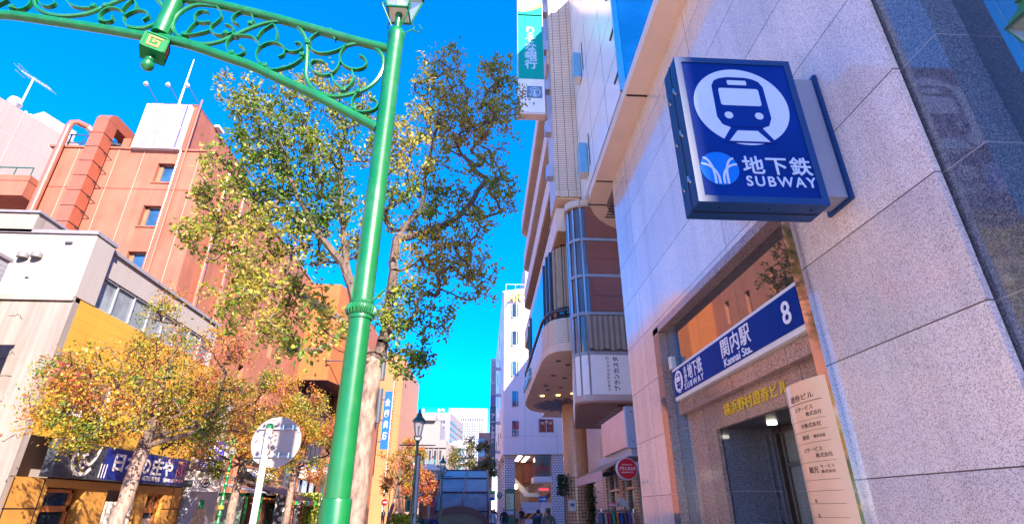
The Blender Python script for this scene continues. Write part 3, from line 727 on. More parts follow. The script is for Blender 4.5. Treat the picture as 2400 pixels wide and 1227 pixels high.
poly2('emblem_panel', [[(-0.3, -0.3), (0.3, -0.3), (0.3, 0.3), (-0.3, 0.3)]], paint('emblem_grey', (0.12, 0.22, 0.32), 0.4), rs, (1.75, 15.836, 16.35), XP, ZP, 0.002, 0.004)
poly2('emblem', [line2(circ(0, 0, 0.22, n=30, a0=200, a1=510), 0.035), line2(circ(0, 0, 0.13, n=24, a0=20, a1=330), 0.03), [(-0.06, -0.2), (0.06, -0.2), (0.03, 0.1), (-0.03, 0.1)]], M['signwhite'], rs, (1.75, 15.836, 16.35), XP, ZP, 0.007, 0.004)
MB().box(1.1, 15.84, 15.27, 2.16, 16.2, 15.315).build('cabinet_base', soff, rs)
for z in (12.5, 14.5, 16.6, 18.7, 20.9):
    b = box('bracket', paint('bracket_lilac_%d' % int(z*10), (0.42, 0.44, 0.60), 0.35), rs, 2.14, 15.9, z, 2.37, 16.25, z + 0.5, 0.006)

# ------------------------------------------------------------------ recycle shop below the bay
shp = thing('recycle_shop', 'brown tiled shop front with glass windows under the bay beside the column', 'shop', (4, 15, 0))
btile = bricks('shop_tile', (0.88, 0.52, 0.34), (0.8, 0.48, 0.32), (0.3, 0.17, 0.12), 0.24, 0.07, axis='xy', gap=0.01, rough=0.45)
MB().wall((3.55, 16.6, 0), YN, ZP, 5.0, 3.6, [(0.5, 0.3, 2.0, 2.7), (2.4, 0.1, 3.4, 2.55), (3.7, 0.1, 4.7, 2.5)], 0.25).build('tiled_wall', btile, shp)
MB().box(4.25, 11.6, 0, 9, 16.6, 3.6).build('interior', paint('shop_interior', (0.5, 0.32, 0.18), 0.6, var=0.3), shp)
MB().box(3.72, 11.65, 0.1, 3.74, 16.5, 2.72).build('shop_glass', glass('shop_glass', (0.08, 0.06, 0.05), 0.04, 1.7), shp)
t = MB()
for y in (11.9, 12.9, 13.2, 14.2, 14.6, 16.1): t.box(3.6, y - 0.03, 0, 3.66, y + 0.03, 2.7)
t.box(3.6, 11.9, 2.05, 3.66, 16, 2.1); t.build('window_frame', M['steel'], shp)
box('downpipe', M['offwhite'], shp, 3.42, 11.62, 0, 3.52, 11.72, 2.8)
# filler floors between granite end and bay
MB().box(4.75, 9.25, 4.3, 9, 15.9, 10.9).build('upper_wall', btile, shp)
for y, z in ((12.6, 1.75), (14.6, 1.8), (15.2, 1.75)):
    MB().box(3.69, y, z - 0.3, 3.705, y + 0.45, z + 0.25).build('window_poster', paint('poster_%d' % int(y*10), (0.55, 0.5, 0.42), 0.5, var=0.3, scale=9), shp)
ps = thing('pink_signboard', 'long blank pink signboard with a pale blue end cap above the awning', 'sign', (3.3, 13.2, 2.85))
MB().box(3.2, 12.05, 2.86, 3.5, 14.6, 3.66).build('panel', paint('bounce_pink', (0.95, 0.50, 0.42), 0.4, var=0.1), ps)  # pink made warmer to carry bounced light in the colour
MB().box(3.17, 11.93, 2.82, 3.52, 12.05, 3.70).build('end_cap', paint('cap_blue', (0.36, 0.42, 0.56), 0.35), ps, bevel=0.008)
for z in (2.95, 3.58): MB().lathe((3.3, 11.918, z), [(0.018, -0.01), (0.018, 0.01)], 8).build('bolt', M['dgrey'], ps)
aw = thing('awning', 'brown striped shop awning with a pink front edge below the pink signboard', 'awning', (3.0, 13.8, 2.3))
am = NT('awning_stripes'); sp = am.new('ShaderNodeSeparateXYZ'); am.l.new(am.pos(), sp.inputs[0])
wv = am.math('SINE', am.math('MULTIPLY', sp.outputs[1], 24)); am.color(am.ramp(wv, [(0.0, (0.32, 0.13, 0.06)), (0.5, (0.85, 0.55, 0.32))], 'CONSTANT')); am.set(Roughness=0.8)
MB().prism([(3.5, 12.2, 2.80), (2.62, 12.2, 2.36), (2.62, 12.2, 2.34), (3.5, 12.2, 2.77)], (0, 3.3, 0)).build('canvas', am.mat, aw)
MB().box(2.605, 12.18, 2.18, 2.63, 15.52, 2.37).build('valance', paint('valance_pink', (0.62, 0.36, 0.34), 0.7), aw)
MB().box(3.28, 12.1, 2.66, 3.52, 15.6, 2.86).build('cassette', paint('cassette_blue', (0.36, 0.42, 0.56), 0.4), aw, bevel=0.01)
t = MB()
for y in (12.6, 13.9, 15.1): t.bar((3.5, y, 2.45), (2.66, y, 2.33), 0.035)
t.build('arm', M['dgrey'], aw)
rd = thing('round_sign', 'round red shop sign reading ブランカスタ on a bracket beside granite wall', 'sign', (2.87, 11, 2.12))
def yl(mb, c, r, y0, y1, n=36): return mb.prism([(c[0] + r*math.cos(2*math.pi*k/n), y0, c[1] + r*math.sin(2*math.pi*k/n)) for k in range(n)], (0, y1 - y0, 0))
yl(MB(), (2.87, 2.33), 0.205, 11.0, 11.12).build('rim', M['lgrey'], rd, smooth=True)
yl(MB(), (2.87, 2.33), 0.188, 10.985, 10.998).build('face', M['red'], rd)
text('リサイクルショップ', M['white'], rd, (2.87, 10.984, 2.405), XP, ZP, w=0.20, h=0.028, bold=0.02)
text('ブランカスタ', M['white'], rd, (2.87, 10.984, 2.335), XP, ZP, w=0.32, h=0.07, bold=0.025)
text('BRANKASTA', M['white'], rd, (2.87, 10.984, 2.265), XP, ZP, w=0.24, h=0.026, bold=0.01, spacing=1.2)
MB().box(3.06, 11.03, 2.26, 3.6, 11.1, 2.46).build('bracket', M['lgrey'], rd)
rk = thing('clothes_rack', 'metal clothes rail with a SALE board in front of the recycle shop', 'clothes rack', (3.1, 13, 0))
t = MB().tube([(2.72, 13, 0.02), (2.72, 13, 1.62), (2.72, 13, 1.62)], 0.018, 8).tube([(3.45, 13, 0.02), (3.45, 13, 1.62)], 0.018, 8).tube([(2.6, 13, 1.58), (3.5, 13, 1.58)], 0.018, 8).bar((2.72, 12.75, 0.03), (2.72, 13.25, 0.03), 0.03).bar((3.45, 12.75, 0.03), (3.45, 13.25, 0.03), 0.03)
t.build('rail', M['steel'], rk, smooth=True)
MB().box(2.88, 13.0, 1.66, 3.12, 13.02, 1.75).build('sale_board', paint('sale_pink', (0.65, 0.06, 0.12), 0.5), rk)
text('SALE', M['white'], rk, (3.0, 12.998, 1.705), XP, ZP, w=0.2, h=0.055, bold=0.03)
MB().prism([(3.12, 13.05, 1.68), (3.36, 13.05, 1.66), (3.38, 13.05, 1.78), (3.28, 13.05, 1.80), (3.22, 13.05, 1.86), (3.15, 13.05, 1.80)], (0, 0.02, 0)).build('price_card', M['lgrey'], rk)
gc = [((0.05, 0.06, 0.12), 'navy jacket at the left end of'), ((0.35, 0.22, 0.16), 'tan cardigan hanging near the left of'), ((0.35, 0.03, 0.06), 'crimson checked shirt hanging on'), ((0.02, 0.25, 0.16), 'green jumper hanging on'), ((0.5, 0.12, 0.03), 'orange top hanging in the middle of'), ((0.03, 0.07, 0.30), 'blue coat hanging on'), ((0.06, 0.05, 0.07), 'charcoal coat hanging on'), ((0.18, 0.05, 0.25), 'purple blouse hanging on'), ((0.5, 0.35, 0.3), 'beige fur jacket at the right end of')]
for k, (c, lb) in enumerate(gc):
    x = 2.70 + k * 0.088; g = MB()
    pr = [(0.01, 1.555, 0.02), (0.045, 1.52, 0.16), (0.05, 1.40, 0.22), (0.05, 1.0, 0.2), (0.055, 0.75, 0.22)]
    n = 14; vs = []
    for r, z, yy in pr:
        for j in range(n):
            a = 2*math.pi*j/n; vs.append((x + r*math.cos(a)*(1 + 0.25*math.sin(5*a + z*9)), 13 + yy*math.sin(a), z))
    g.add(vs, [(i*n + j, i*n + (j+1) % n, (i+1)*n + (j+1) % n, (i+1)*n + j) for i in range(4) for j in range(n)] + [tuple(range(n-1, -1, -1))])
    o = g.build('garment', paint('cloth_%d' % k, c, 0.9, var=0.3, scale=12), None, smooth=True)
    tag(ground_at(o), lb + ' the shop clothes rail', 'garment', 'clothes on the shop rail')

# ------------------------------------------------------------------ white art-jewellery building down the street
artm = bricks('white_metal_panel', (0.80, 0.74, 0.74), (0.78, 0.72, 0.73), (0.5, 0.45, 0.46), 3.3, 9.0, axis='xy', gap=0.02, offset=0.0, rough=0.42, var=0.04, bump=0.1)
wtile = bricks('white_wall_tile', (0.80, 0.74, 0.78), (0.75, 0.70, 0.74), (0.25, 0.2, 0.22), 0.34, 0.24, axis='xy', gap=0.03, rough=0.3, var=0.05)
ab = thing('art_jewellery_building', 'white panelled building with gold ART letters and an open ground floor stair', 'building', (8, 70, 0))
plan = [(2.35, 95), (2.3, 62.3), (2.45, 61.9), (4.6, 61.2), (7.5, 60.9), (10.5, 61.1), (13.0, 61.8), (13.4, 95)]
MB().prism([(x, y, 7.1) for x, y in plan], (0, 0, 19.3)).build('wall', artm, ab)
MB().prism([(x, y, 26.4) for x, y in [(2.3, 95), (2.25, 62.0), (4.6, 61.1), (7.5, 60.8), (13.1, 61.7), (13.5, 95)]], (0, 0, 0.18)).build('coping', M['white'], ab)
rl = MB()
for k in range(9): rl.box(2.6 + k*1.2, 61.5, 26.5, 2.65 + k*1.2, 61.55, 27.3)
rl.box(2.6, 61.5, 27.28, 12.2, 61.55, 27.33); rl.build('roof_rail', M['lgrey'], ab)
MB().box(5.2, 63, 26.5, 12, 80, 31.5).build('roof_house', paint('roof_house', (0.5, 0.47, 0.5), 0.6), ab)
def awin(x0, z0, x1, z1, mat, y, nm='window'):
    f = MB().box(x0, y - 0.07, z0, x1, y + 0.2, z1).build(nm, M['lgrey'], ab)
    for a, b in ((x0 + 0.06, (x0 + x1)/2 - 0.04), ((x0 + x1)/2 + 0.04, x1 - 0.06)):
        MB().box(a, y - 0.085, z0 + 0.06, b, y - 0.072, z1 - 0.06).build('pane', mat, f)
    return f
for zt, mt in ((24.7, M['pane']), (21.2, M['pane']), (17.5, M['paneblue']), (14.0, M['paneblue'])): awin(3.34, zt - 1.8, 4.5, zt, mt, 61.45)
pr = paint('poster_dark', (0.04, 0.06, 0.09), 0.3, var=0.5, scale=4)
w1 = awin(3.34, 8.95, 4.5, 10.7, pr, 61.45)
text('毎日\n買取中', M['red'], w1, (3.92, 61.36, 10.15), XP, ZP, w=0.95, h=0.85, bold=0.03, line=0.9, depth=0.02)
text('アイテム\nポイント', M['white'], w1, (3.92, 61.36, 9.4), XP, ZP, w=0.95, h=0.8, bold=0.02, line=0.9, depth=0.02)
w2 = awin(6.3, 9.35, 8.03, 10.85, paint('poster_red', (0.35, 0.08, 0.06), 0.35, var=0.8, scale=3.5), 60.98)
text('ブランド・ジュエリー', M['red'], w2, (7.2, 60.89, 9.65), XP, ZP, w=1.5, h=0.22, bold=0.02, depth=0.02)
for k in range(3):
    MB().lathe((6.75 + 0.45*k, 60.9, 10.2 + 0.1*(k % 2)), [(0.16, 0), (0.2, 0.1), (0.1, 0.3)], 12).build('poster_jewel', paint('jewel_%d' % k, (0.6, 0.4, 0.3), 0.3), w2, smooth=True)
text('ART', M['gold'], ab, (4.15, 61.25, 25.45), XP, ZP, w=2.7, h=1.2, bold=0.02, depth=0.18, shear=0.15)
ab.children[-1].name = 'roof_letters'
for j in range(5):
    for k in range(3): 
        x = MB().box(2.28, 66 + k*9, 9.4 + j*3.4, 2.36, 67.4 + k*9, 11.0 + j*3.4).build('window', M['pane'], ab)
# open ground floor
MB().box(2.6, 62.4, 0, 3.75, 63.6, 7.1).build('corner_column', wtile, ab)
for y in (70, 78, 86): MB().box(2.5, y, 0, 3.4, y + 1.0, 7.1).build('side_column', wtile, ab)
MB().box(2.5, 62.2, 6.85, 3.85, 63.7, 7.08).build('column_capital', M['offwhite'], ab)
MB().box(7.65, 61.3, 0, 13.2, 62.0, 7.1).build('tiled_wall', wtile, ab)
f = MB().box(10.4, 61.15, 1.0, 12.6, 61.32, 3.6).build('window', M['offwhite'], ab); MB().box(11.2, 61.12, 1.3, 12.4, 61.14, 3.3).build('pane', M['paneblue'], f)
f2 = MB().box(11.0, 61.15, 4.4, 12.8, 61.32, 6.9).build('window', M['offwhite'], ab); MB().box(11.5, 61.12, 4.6, 12.6, 61.14, 6.6).build('pane', M['pane'], f2)
MB().box(3.75, 72.0, 0, 13.3, 72.4, 7.1).build('back_wall', paint('back_wood', (0.55, 0.28, 0.13), 0.5, var=0.3), ab)
MB().quad((2.6, 62, 7.06), (2.6, 95, 7.06), (13, 95, 7.06), (13, 62, 7.06)).build('arcade_ceiling', paint('arcade_ceiling', (0.7, 0.42, 0.32), 0.6), ab)
for k in range(10):
    MB().box(4.1 + 0.9*(k % 2), 62.8 + k*0.8, 7.02, 4.6 + 0.9*(k % 2), 62.95 + k*0.8, 7.055).build('strip_light', emit('arcade_light_%d' % k, (1, 0.85, 0.8), 2.0), ab)
MB().prism([(3.9, 65.5, 4.95), (5.5, 65.5, 3.35), (6.5, 65.5, 3.35), (6.9, 65.5, 2.95), (5.1, 65.5, 2.95), (3.9, 65.5, 4.2)], (0, 2.2, 0)).build('stair', M['offwhite'], ab)
MB().prism([(3.8, 69, 0), (8.2, 69, 3.6), (8.2, 69, 4.6), (7.6, 69, 4.4), (3.8, 69, 1.2)], (0, 0.2, 0)).build('stair_wall', paint('stair_wood', (0.6, 0.32, 0.18), 0.5, var=0.2), ab)
MB().prism([(5.2, 67.6, 0.6), (8.2, 67.6, 3.0), (8.2, 67.6, 3.5), (5.2, 67.6, 1.0)], (0, 1.2, 0)).build('escalator', M['dgrey'], ab)
MB().box(4.75, 68.85, 2.3, 5.75, 68.95, 4.1).build('framed_poster', paint('cream_poster', (0.6, 0.48, 0.3), 0.5, var=0.3), ab)
MB().box(5.3, 70, 4.6, 7.3, 71.9, 6.9).build('brick_core', bricks('core_brick', (0.4, 0.13, 0.08), (0.3, 0.1, 0.07), (0.2, 0.12, 0.1), 0.5, 0.18, rough=0.7), ab)
gbx = MB().box(5.85, 61.2, 4.85, 7.5, 63, 7.05).build('display_box', glass('display_glass', (0.02, 0.12, 0.13), 0.04, 1.6), ab)
text('disk', M['red'], gbx, (6.68, 61.18, 5.95), XP, ZP, w=0.6, h=0.2, bold=0.03, depth=0.02)
text('union', M['red'], gbx, (6.68, 61.18, 5.66), XP, ZP, w=1.2, h=0.28, bold=0.05, depth=0.02)
poly2('outline', [line2([(-0.68, 0.42), (-0.68, -0.38), (0.68, -0.38), (0.68, 0.42)], 0.04), line2([(-0.68, -0.12), (0.68, -0.12)], 0.035)], M['red'], gbx, (6.68, 61.2, 5.48), XP, ZP, 0.005, 0.01)
MB().box(5.75, 61.1, 4.28, 7.64, 65, 4.85).build('display_base', artm, ab)
lb = MB().box(6.2, 62.0, 3.45, 7.5, 62.3, 3.75).bar((6.35, 62.1, 3.7), (6.35, 62.1, 4.28), 0.08).bar((7.35, 62.1, 3.7), (7.35, 62.1, 4.28), 0.08).build('hanging_board', M['lgrey'], ab)
MB().box(6.35, 61.985, 3.52, 7.35, 61.998, 3.68).build('display', emit('led_red', (0.6, 0.02, 0.02), 0.6), lb)
al = MB().box(3.8, 64.5, 3.8, 3.95, 64.8, 4.0).build('wall_lantern', M['black'], ab); MB().lathe((3.97, 64.4, 3.75), [(0.1, 0), (0.16, 0.35), (0.05, 0.45)], 8).build('lantern_glass', emit('lantern_lit', (1, 0.8, 0.45), 4), al)
hd = thing('hoarding', 'pale construction hoarding panels below the ART building stair', 'hoarding', (6.6, 63, 0))
hp = paint('hoarding_sheet', (0.75, 0.66, 0.68), 0.6, var=0.15, scale=1.5)
for k in range(2):
    MB().box(4.5 + k*2.0, 63.5, 0, 6.46 + k*2.0, 63.56, 2.35).build('panel', hp, hd)
    text('・イメ・', M['dgreen'], hd, (5.5 + k*2.0, 63.49, 1.75), XP, ZP, w=0.9, h=0.16, bold=0.03)
br_ = thing('road_barricade', 'orange and black striped barricade in front of the hoarding', 'barricade', (6, 60, 0))
bm_ = NT('barricade_stripes'); sp = bm_.new('ShaderNodeSeparateXYZ'); bm_.l.new(bm_.pos(), sp.inputs[0])
wv = bm_.math('SINE', bm_.math('MULTIPLY', bm_.math('SUBTRACT', sp.outputs[0], sp.outputs[2]), 9.5)); bm_.color(bm_.ramp(bm_.math('ADD', bm_.math('MULTIPLY', wv, 0.5), 0.5), [(0.0, (0.03, 0.02, 0.02)), (0.45, (0.75, 0.22, 0.02))], 'CONSTANT')); bm_.set(Roughness=0.5)
MB().box(4.3, 59.5, 0.75, 7.2, 59.56, 1.3).build('board', bm_.mat, br_)
MB().box(4.5, 59.4, 0, 4.6, 59.7, 0.8).box(6.9, 59.4, 0, 7.0, 59.7, 0.8).build('foot', M['orange'], br_)
vs_ = thing('vertical_sign', 'tall grey vertical sign with アート宝飾 projecting from the white building', 'sign', (1.4, 70, 6.1))
MB().box(1.0, 70, 6.15, 1.75, 70.5, 13.7).build('lower_cabinet', M['dgrey'], vs_)
MB().box(1.08, 69.96, 6.3, 1.67, 69.998, 13.6).build('lower_face', paint('slate_face', (0.06, 0.08, 0.12), 0.3), vs_)
MB().box(1.02, 70, 13.75, 1.73, 70.5, 20.0).build('upper_cabinet', M['lgrey'], vs_)
MB().box(1.08, 69.96, 13.8, 1.67, 69.998, 15.2).build('purple_face', paint('purple_face', (0.20, 0.12, 0.30), 0.4), vs_)
MB().box(1.08, 69.96, 15.3, 1.67, 69.998, 16.6).build('grey_face', M['grey'], vs_)
text('ア\nー\nト\n宝\n飾', M['white'], vs_, (1.38, 69.955, 11.0), XP, ZP, w=0.5, h=3.6, bold=0.03, line=0.95, depth=0.02)
text('ニ\nュ\nー\nズ\nビ\nル', M['dgrey'], vs_, (1.38, 69.99, 18.3), XP, ZP, w=0.36, h=2.6, bold=0.02, line=0.9, depth=0.02)
poly2('horse_mark', [[(-0.2, -0.2), (-0.12, -0.2), (-0.08, 0.0), (0.08, 0.0), (0.12, -0.2), (0.2, -0.2), (0.2, 0.12), (0.1, 0.14), (-0.08, 0.12), (-0.15, 0.26), (-0.28, 0.18), (-0.18, 0.1)]], M['white'], vs_, (1.38, 69.955, 7.4), XP, ZP, 0.002, 0.01)
for z in (8, 11.5, 15, 18.5): box('bracket', M['lgrey'], vs_, 1.74, 70.1, z, 2.4, 70.4, z + 0.35)
# small signs on the corner column
cs = thing('coffee_shop_sign', 'round green and white coffee shop sign on a bracket at the tiled corner column', 'sign', (2.0, 59, 2.5))
yl(MB(), (1.93, 2.92), 0.30, 59, 59.1, 28).build('disc', paint('coffee_green', (0.01, 0.22, 0.10), 0.4), cs, smooth=True)
yl(MB(), (1.93, 2.92), 0.19, 58.985, 58.998, 24).build('inner_disc', M['white'], cs)
poly2('figure_mark', [circ(0, 0.04, 0.07, 0.09, 16), [(-0.16, -0.14), (-0.1, 0.06), (-0.06, -0.16)], [(0.16, -0.14), (0.1, 0.06), (0.06, -0.16)], [(-0.05, -0.05), (0.05, -0.05), (0.06, -0.17), (-0.06, -0.17)], [(-0.05, 0.12), (0.05, 0.12), (0.0, 0.18)]], MATS['coffee_green'], cs, (1.93, 58.985, 2.92), XP, ZP, 0.002, 0.006)
MB().bar((2.2, 59.05, 2.95), (2.62, 62.5, 2.95), 0.06).build('bracket', M['black'], cs)
cv_ = thing('shop_blade_sign', 'small green white and blue square sign beside the round coffee sign', 'sign', (1.3, 63, 2.5))
MB().box(1.0, 63, 2.5, 1.62, 63.15, 3.5).build('box', M['white'], cv_)
MB().box(1.02, 62.985, 3.17, 1.60, 62.998, 3.48).build('green_band', paint('band_green', (0.02, 0.45, 0.08), 0.4), cv_)
MB().box(1.02, 62.985, 2.53, 1.60, 62.998, 2.82).build('blue_band', M['lblue'], cv_)
MB().bar((1.62, 63.05, 3.0), (2.65, 63.05, 3.0), 0.06).build('bracket', M['black'], cv_)
kb_ = thing('map_board', 'dark green framed street map board with an arched top on the pavement', 'information board', (2.05, 40, 0))
MB().prism([(1.68, 40, 0.4), (2.42, 40, 0.4), (2.42, 40, 2.86), (2.3, 40, 2.92), (2.05, 40, 2.95), (1.8, 40, 2.92), (1.68, 40, 2.86)], (0, 0.18, 0)).build('frame', M['dgreen'], kb_)
MB().box(1.79, 39.98, 1.62, 2.31, 39.998, 2.62).build('map_panel', paint('map_paper', (0.60, 0.58, 0.36), 0.4, var=0.15, scale=12), kb_)
MB().box(1.79, 39.98, 1.25, 2.31, 39.998, 1.55).build('notice_strip', paint('notice_strip', (0.45, 0.42, 0.62), 0.4, var=0.3, scale=8), kb_)
MB().box(1.79, 39.975, 1.25, 2.31, 39.998, 1.31).build('red_strip', M['red'], kb_)
t = MB()
for k in range(8): t.box(1.84, 39.975, 1.70 + k*0.1, 2.2 - 0.08*(k % 3), 39.979, 1.725 + k*0.1)
t.build('map_line', M['dgrey'], kb_)
MB().box(1.74, 40.03, 0, 1.84, 40.13, 0.4).box(2.26, 40.03, 0, 2.36, 40.13, 0.4).build('leg', M['dgreen'], kb_)
ar = thing('arrow_sign', 'blue one way sign with a white right arrow on a thin white pole', 'road sign', (3.25, 30, 0))
MB().tube([(3.25, 30.03, 0), (3.25, 30.03, 2.05)], 0.03, 8).build('pole', M['white'], ar, smooth=True)
MB().prism([(x, 30, z) for x, z in rrect(3.04, 1.97, 3.46, 2.23, 0.04)], (0, -0.012, 0)).build('plate', M['lblue'], ar)
poly2('arrow', [[(-0.17, -0.03), (0.04, -0.03), (0.04, -0.09), (0.18, 0), (0.04, 0.09), (0.04, 0.03), (-0.17, 0.03)]], M['white'], ar, (3.25, 29.988, 2.10), XP, ZP, 0.001, 0.004)
# column net, ivy and notice
cn = thing('ivy_net', 'square mesh net with ivy wrapped round the granite column', 'climbing plant', (4.5, 26.6, 0))
t = MB()
for k in range(26):
    a = 2*math.pi*k/26; t.bar((4.5 + 0.63*math.cos(a), 26.6 + 0.63*math.sin(a), 0), (4.5 + 0.63*math.cos(a), 26.6 + 0.63*math.sin(a), 3.0), 0.014)
for j in range(22):
    r = [(4.5 + 0.63*math.cos(2*math.pi*k/26), 26.6 + 0.63*math.sin(2*math.pi*k/26), 0.1 + j*0.135) for k in range(27)]
    t.tube(r, 0.008, 4, caps=False)
t.build('net', M['black'], cn)
rng = np.random.default_rng(5)
t = MB()
for k in range(2600):
    a = rng.normal(-0.35, 0.5) if rng.random() < 0.72 else rng.normal(3.35, 0.35)
    z = rng.uniform(0.3, 3.05) if a < 1.5 else rng.uniform(2.2, 3.1)
    if a < 1.5 and rng.random() > 0.35 + 0.65*min(1, (3.2 - z)/1.5) * math.exp(-((a + 0.2)**2)*1.2) + 0.25*(abs(a + 0.25) < 0.45): continue
    r = 0.64 + abs(rng.normal(0, 0.10)) + (0.1 if a > 1.5 else 0); c = Vector((4.5 + r*math.cos(a), 26.6 + r*math.sin(a), z))
    u = Vector(rng.normal(size=3)).normalized(); v = u.cross(Vector(rng.normal(size=3))).normalized(); s = rng.uniform(0.03, 0.06)
    t.quad(c - u*s, c + v*s*0.8, c + u*s, c - v*s*0.8)
t.build('foliage', leafmat('ivy_leaf', [(0.008, 0.03, 0.008), (0.02, 0.06, 0.012), (0.05, 0.10, 0.02), (0.16, 0.13, 0.05)]), cn)
cnote = tag(MB().prism([(x, 25.9, z) for x, z in rrect(3.95, 1.55, 4.3, 2.0, 0.04)], (0, 0.02, 0)).build('column_notice', M['white']), 'small white notice plate fixed to the column net', 'notice')
text('禁煙', M['dblue'], cnote, (4.125, 25.898, 1.80), XP, ZP, w=0.2, h=0.14, bold=0.02); ground_at(cnote) if False else None

# ------------------------------------------------------------------ subway escalator canopy in the street
kz = thing('subway_canopy', 'maroon framed glass canopy over subway stairs in the middle of the pavement', 'subway entrance', (-1.1, 39, 0))
mar2 = paint('maroon_frame', (0.08, 0.016, 0.02), 0.45, var=0.1); cg = paint('canopy_glass', (0.18, 0.17, 0.17), 0.4, var=0.35, scale=1.5, spec=0.25)
prof = smooth_path([(35.25, 0.2), (35.35, 1.5), (36.4, 2.25), (38.2, 2.95), (41.5, 3.8), (45, 4.4)], 4)
X0, X1 = -2.72, 0.50
g = MB()
for i in range(len(prof) - 1):
    a, b = prof[i], prof[i+1]; g.quad((X0, a[0], a[1]), (X1, a[0], a[1]), (X1, b[0], b[1]), (X0, b[0], b[1]))
for X in (X0, X1): g.add([(X, p[0], p[1]) for p in prof] + [(X, 45, 0.2)], [tuple(range(len(prof) + 1))])
g.build('glazing', cg, kz)
t = MB()
for X in (X0, (X0 + X1)/2 + 0.05, X1):
    t.tube([(X, p[0] - 0.02, p[1] + 0.03) for p in prof], 0.075 if X in (X0, X1) else 0.05, 8)
for i in (4, 10, 15, 20): t.tube([(X0, prof[i][0] - 0.02, prof[i][1] + 0.03), (X1, prof[i][0] - 0.02, prof[i][1] + 0.03)], 0.045, 8)
t.build('rib', mar2, kz, smooth=True)
ao = [(-1.24 + 1.88*math.cos(math.radians(q)), 0.55 + 1.27*math.sin(math.radians(q))) for q in range(0, 181, 9)]
ai = [(-1.24 + 1.55*math.cos(math.radians(q)), 0.55 + 0.88*math.sin(math.radians(q))) for q in range(180, -1, -9)]
MB().prism([(x, 34.8, z) for x, z in ao + ai], (0, 0.45, 0)).build('arch', mar2, kz)
MB().prism([(x, 34.95, z) for x, z in ai], (0, 0.06, 0)).build('arch_panel', paint('arch_panel', (0.11, 0.09, 0.055), 0.4), kz)
MB().box(-3.15, 34.75, 0, 0.66, 35.3, 0.55).build('base', paint('base_slate', (0.07, 0.10, 0.14), 0.5), kz)

# ------------------------------------------------------------------ far buildings
pinkc = paint('pale_pink_concrete', (0.24, 0.19, 0.18), 0.7, var=0.06, scale=0.3)
whitec = paint('hotel_white', (0.30, 0.275, 0.27), 0.6, var=0.04, scale=0.3); cream = paint('cream_stone', (0.25, 0.205, 0.185), 0.7, var=0.06, scale=0.4)
dkwin = glass('dark_window', (0.04, 0.05, 0.07), 0.1, 1.5); tealg = glass('teal_glass', (0.03, 0.20, 0.26), 0.05, 1.7)
def grid_windows(par, x0, x1, z0, z1, nx, nz, w, h, y, m, name='window', axis='y', stuff=False):
    me = None
    if stuff:
        t = MB()
        for i in range(nx):
            for j in range(nz):
                cx = x0 + (x1-x0)*(i+0.5)/nx; cz = z0 + (z1-z0)*(j+0.5)/nz
                t.box(cx-w/2, y-0.06, cz-h/2, cx+w/2, y+0.1, cz+h/2) if axis == 'y' else t.box(y-0.1, cx-w/2, cz-h/2, y+0.06, cx+w/2, cz+h/2)
        o = t.build(name, m, par); o['kind'] = 'stuff'; return
    for i in range(nx):
        for j in range(nz):
            cx = x0 + (x1-x0)*(i+0.5)/nx; cz = z0 + (z1-z0)*(j+0.5)/nz
            t = MB()
            t.box(cx-w/2, y-0.06, cz-h/2, cx+w/2, y+0.1, cz+h/2) if axis == 'y' else t.box(y-0.1, cx-w/2, cz-h/2, y+0.06, cx+w/2, cz+h/2)
            t.build(name, m, par)
hb = thing('hotel_tower', 'tallest white hotel tower at the end of the street with rows of tiny windows', 'building', (-4, 230, 0))
hp_ = [(-13.8, 225), (0.8, 225), (1.6, 225.3), (2.2, 226), (2.4, 250), (-13.8, 250)]
MB().prism([(x, y, 0) for x, y in hp_], (0, 0, 39.6)).build('wall', whitec, hb)
MB().prism([(x + (0.15 if x > 0 else 0), y - 0.15, 36.2) for x, y in hp_], (0, 0, 3.45)).build('roof_band', whitec, hb)
text('APA', M['lgrey'], hb, (-5.6, 224.8, 38.0), XP, ZP, w=2.6, h=1.0, bold=0.0, depth=0.1)
grid_windows(hb, -13.2, 0.5, 20, 34, 14, 14, 0.46, 0.5, 225, dkwin, stuff=True)
grid_windows(hb, -9, 0.5, 34.2, 36, 10, 1, 0.5, 0.8, 225, dkwin)
ob_ = thing('pink_office_tower', 'pale pink office tower left of the white hotel with satellite dishes on its roof', 'building', (-17, 190, 0))
MB().prism([(-23.4, 180, 0), (-10.4, 180, 0), (-7.2, 205, 0), (-23.4, 205, 0)], (0, 0, 30.6)).build('wall', pinkc, ob_)
grid_windows(ob_, -21.5, -12, 21, 28.6, 11, 4, 0.62, 0.9, 180, dkwin)
t = MB()
for k in range(8):
    z = 14 + k*1.9; t.prism([(-10.33, 180.3, z), (-7.2, 204.5, z), (-7.2, 204.5, z + 0.8), (-10.33, 180.3, z + 0.8)], (0.1, 0, 0))
t.build('side_window_band', dkwin, ob_)
for x, r in ((-13.2, 0.75), (-14.4, 0.5), (-19.5, 0.4)):
    MB().lathe((x, 181, 30.8), [(0.1, 0), (r, 0.5), (r*0.9, 0.95), (r*0.4, 1.2)], 12).build('satellite_dish', M['white'], ob_, smooth=True)
cb = thing('cream_stone_building', 'cream stone building with tall narrow window slots behind the green street lamp', 'building', (-15, 120, 0))
MB().box(-17.2, 120, 0, -7.6, 140, 13.6).build('wall', cream, cb)
MB().box(-16.8, 119.6, 13.6, -7.5, 140, 15.2).build('cornice', cream, cb)
MB().box(-15.6, 122, 15.2, -9.2, 140, 19.4).build('upper_block', cream, cb)
MB().box(-13, 121, 19.4, -10.2, 138, 20.6).build('penthouse', cream, cb)
MB().prism([(-7.6, 120, 0), (-5.6, 124, 0), (-5.6, 140, 0), (-7.6, 140, 0)], (0, 0, 14.4)).build('side_wing', cream, cb)
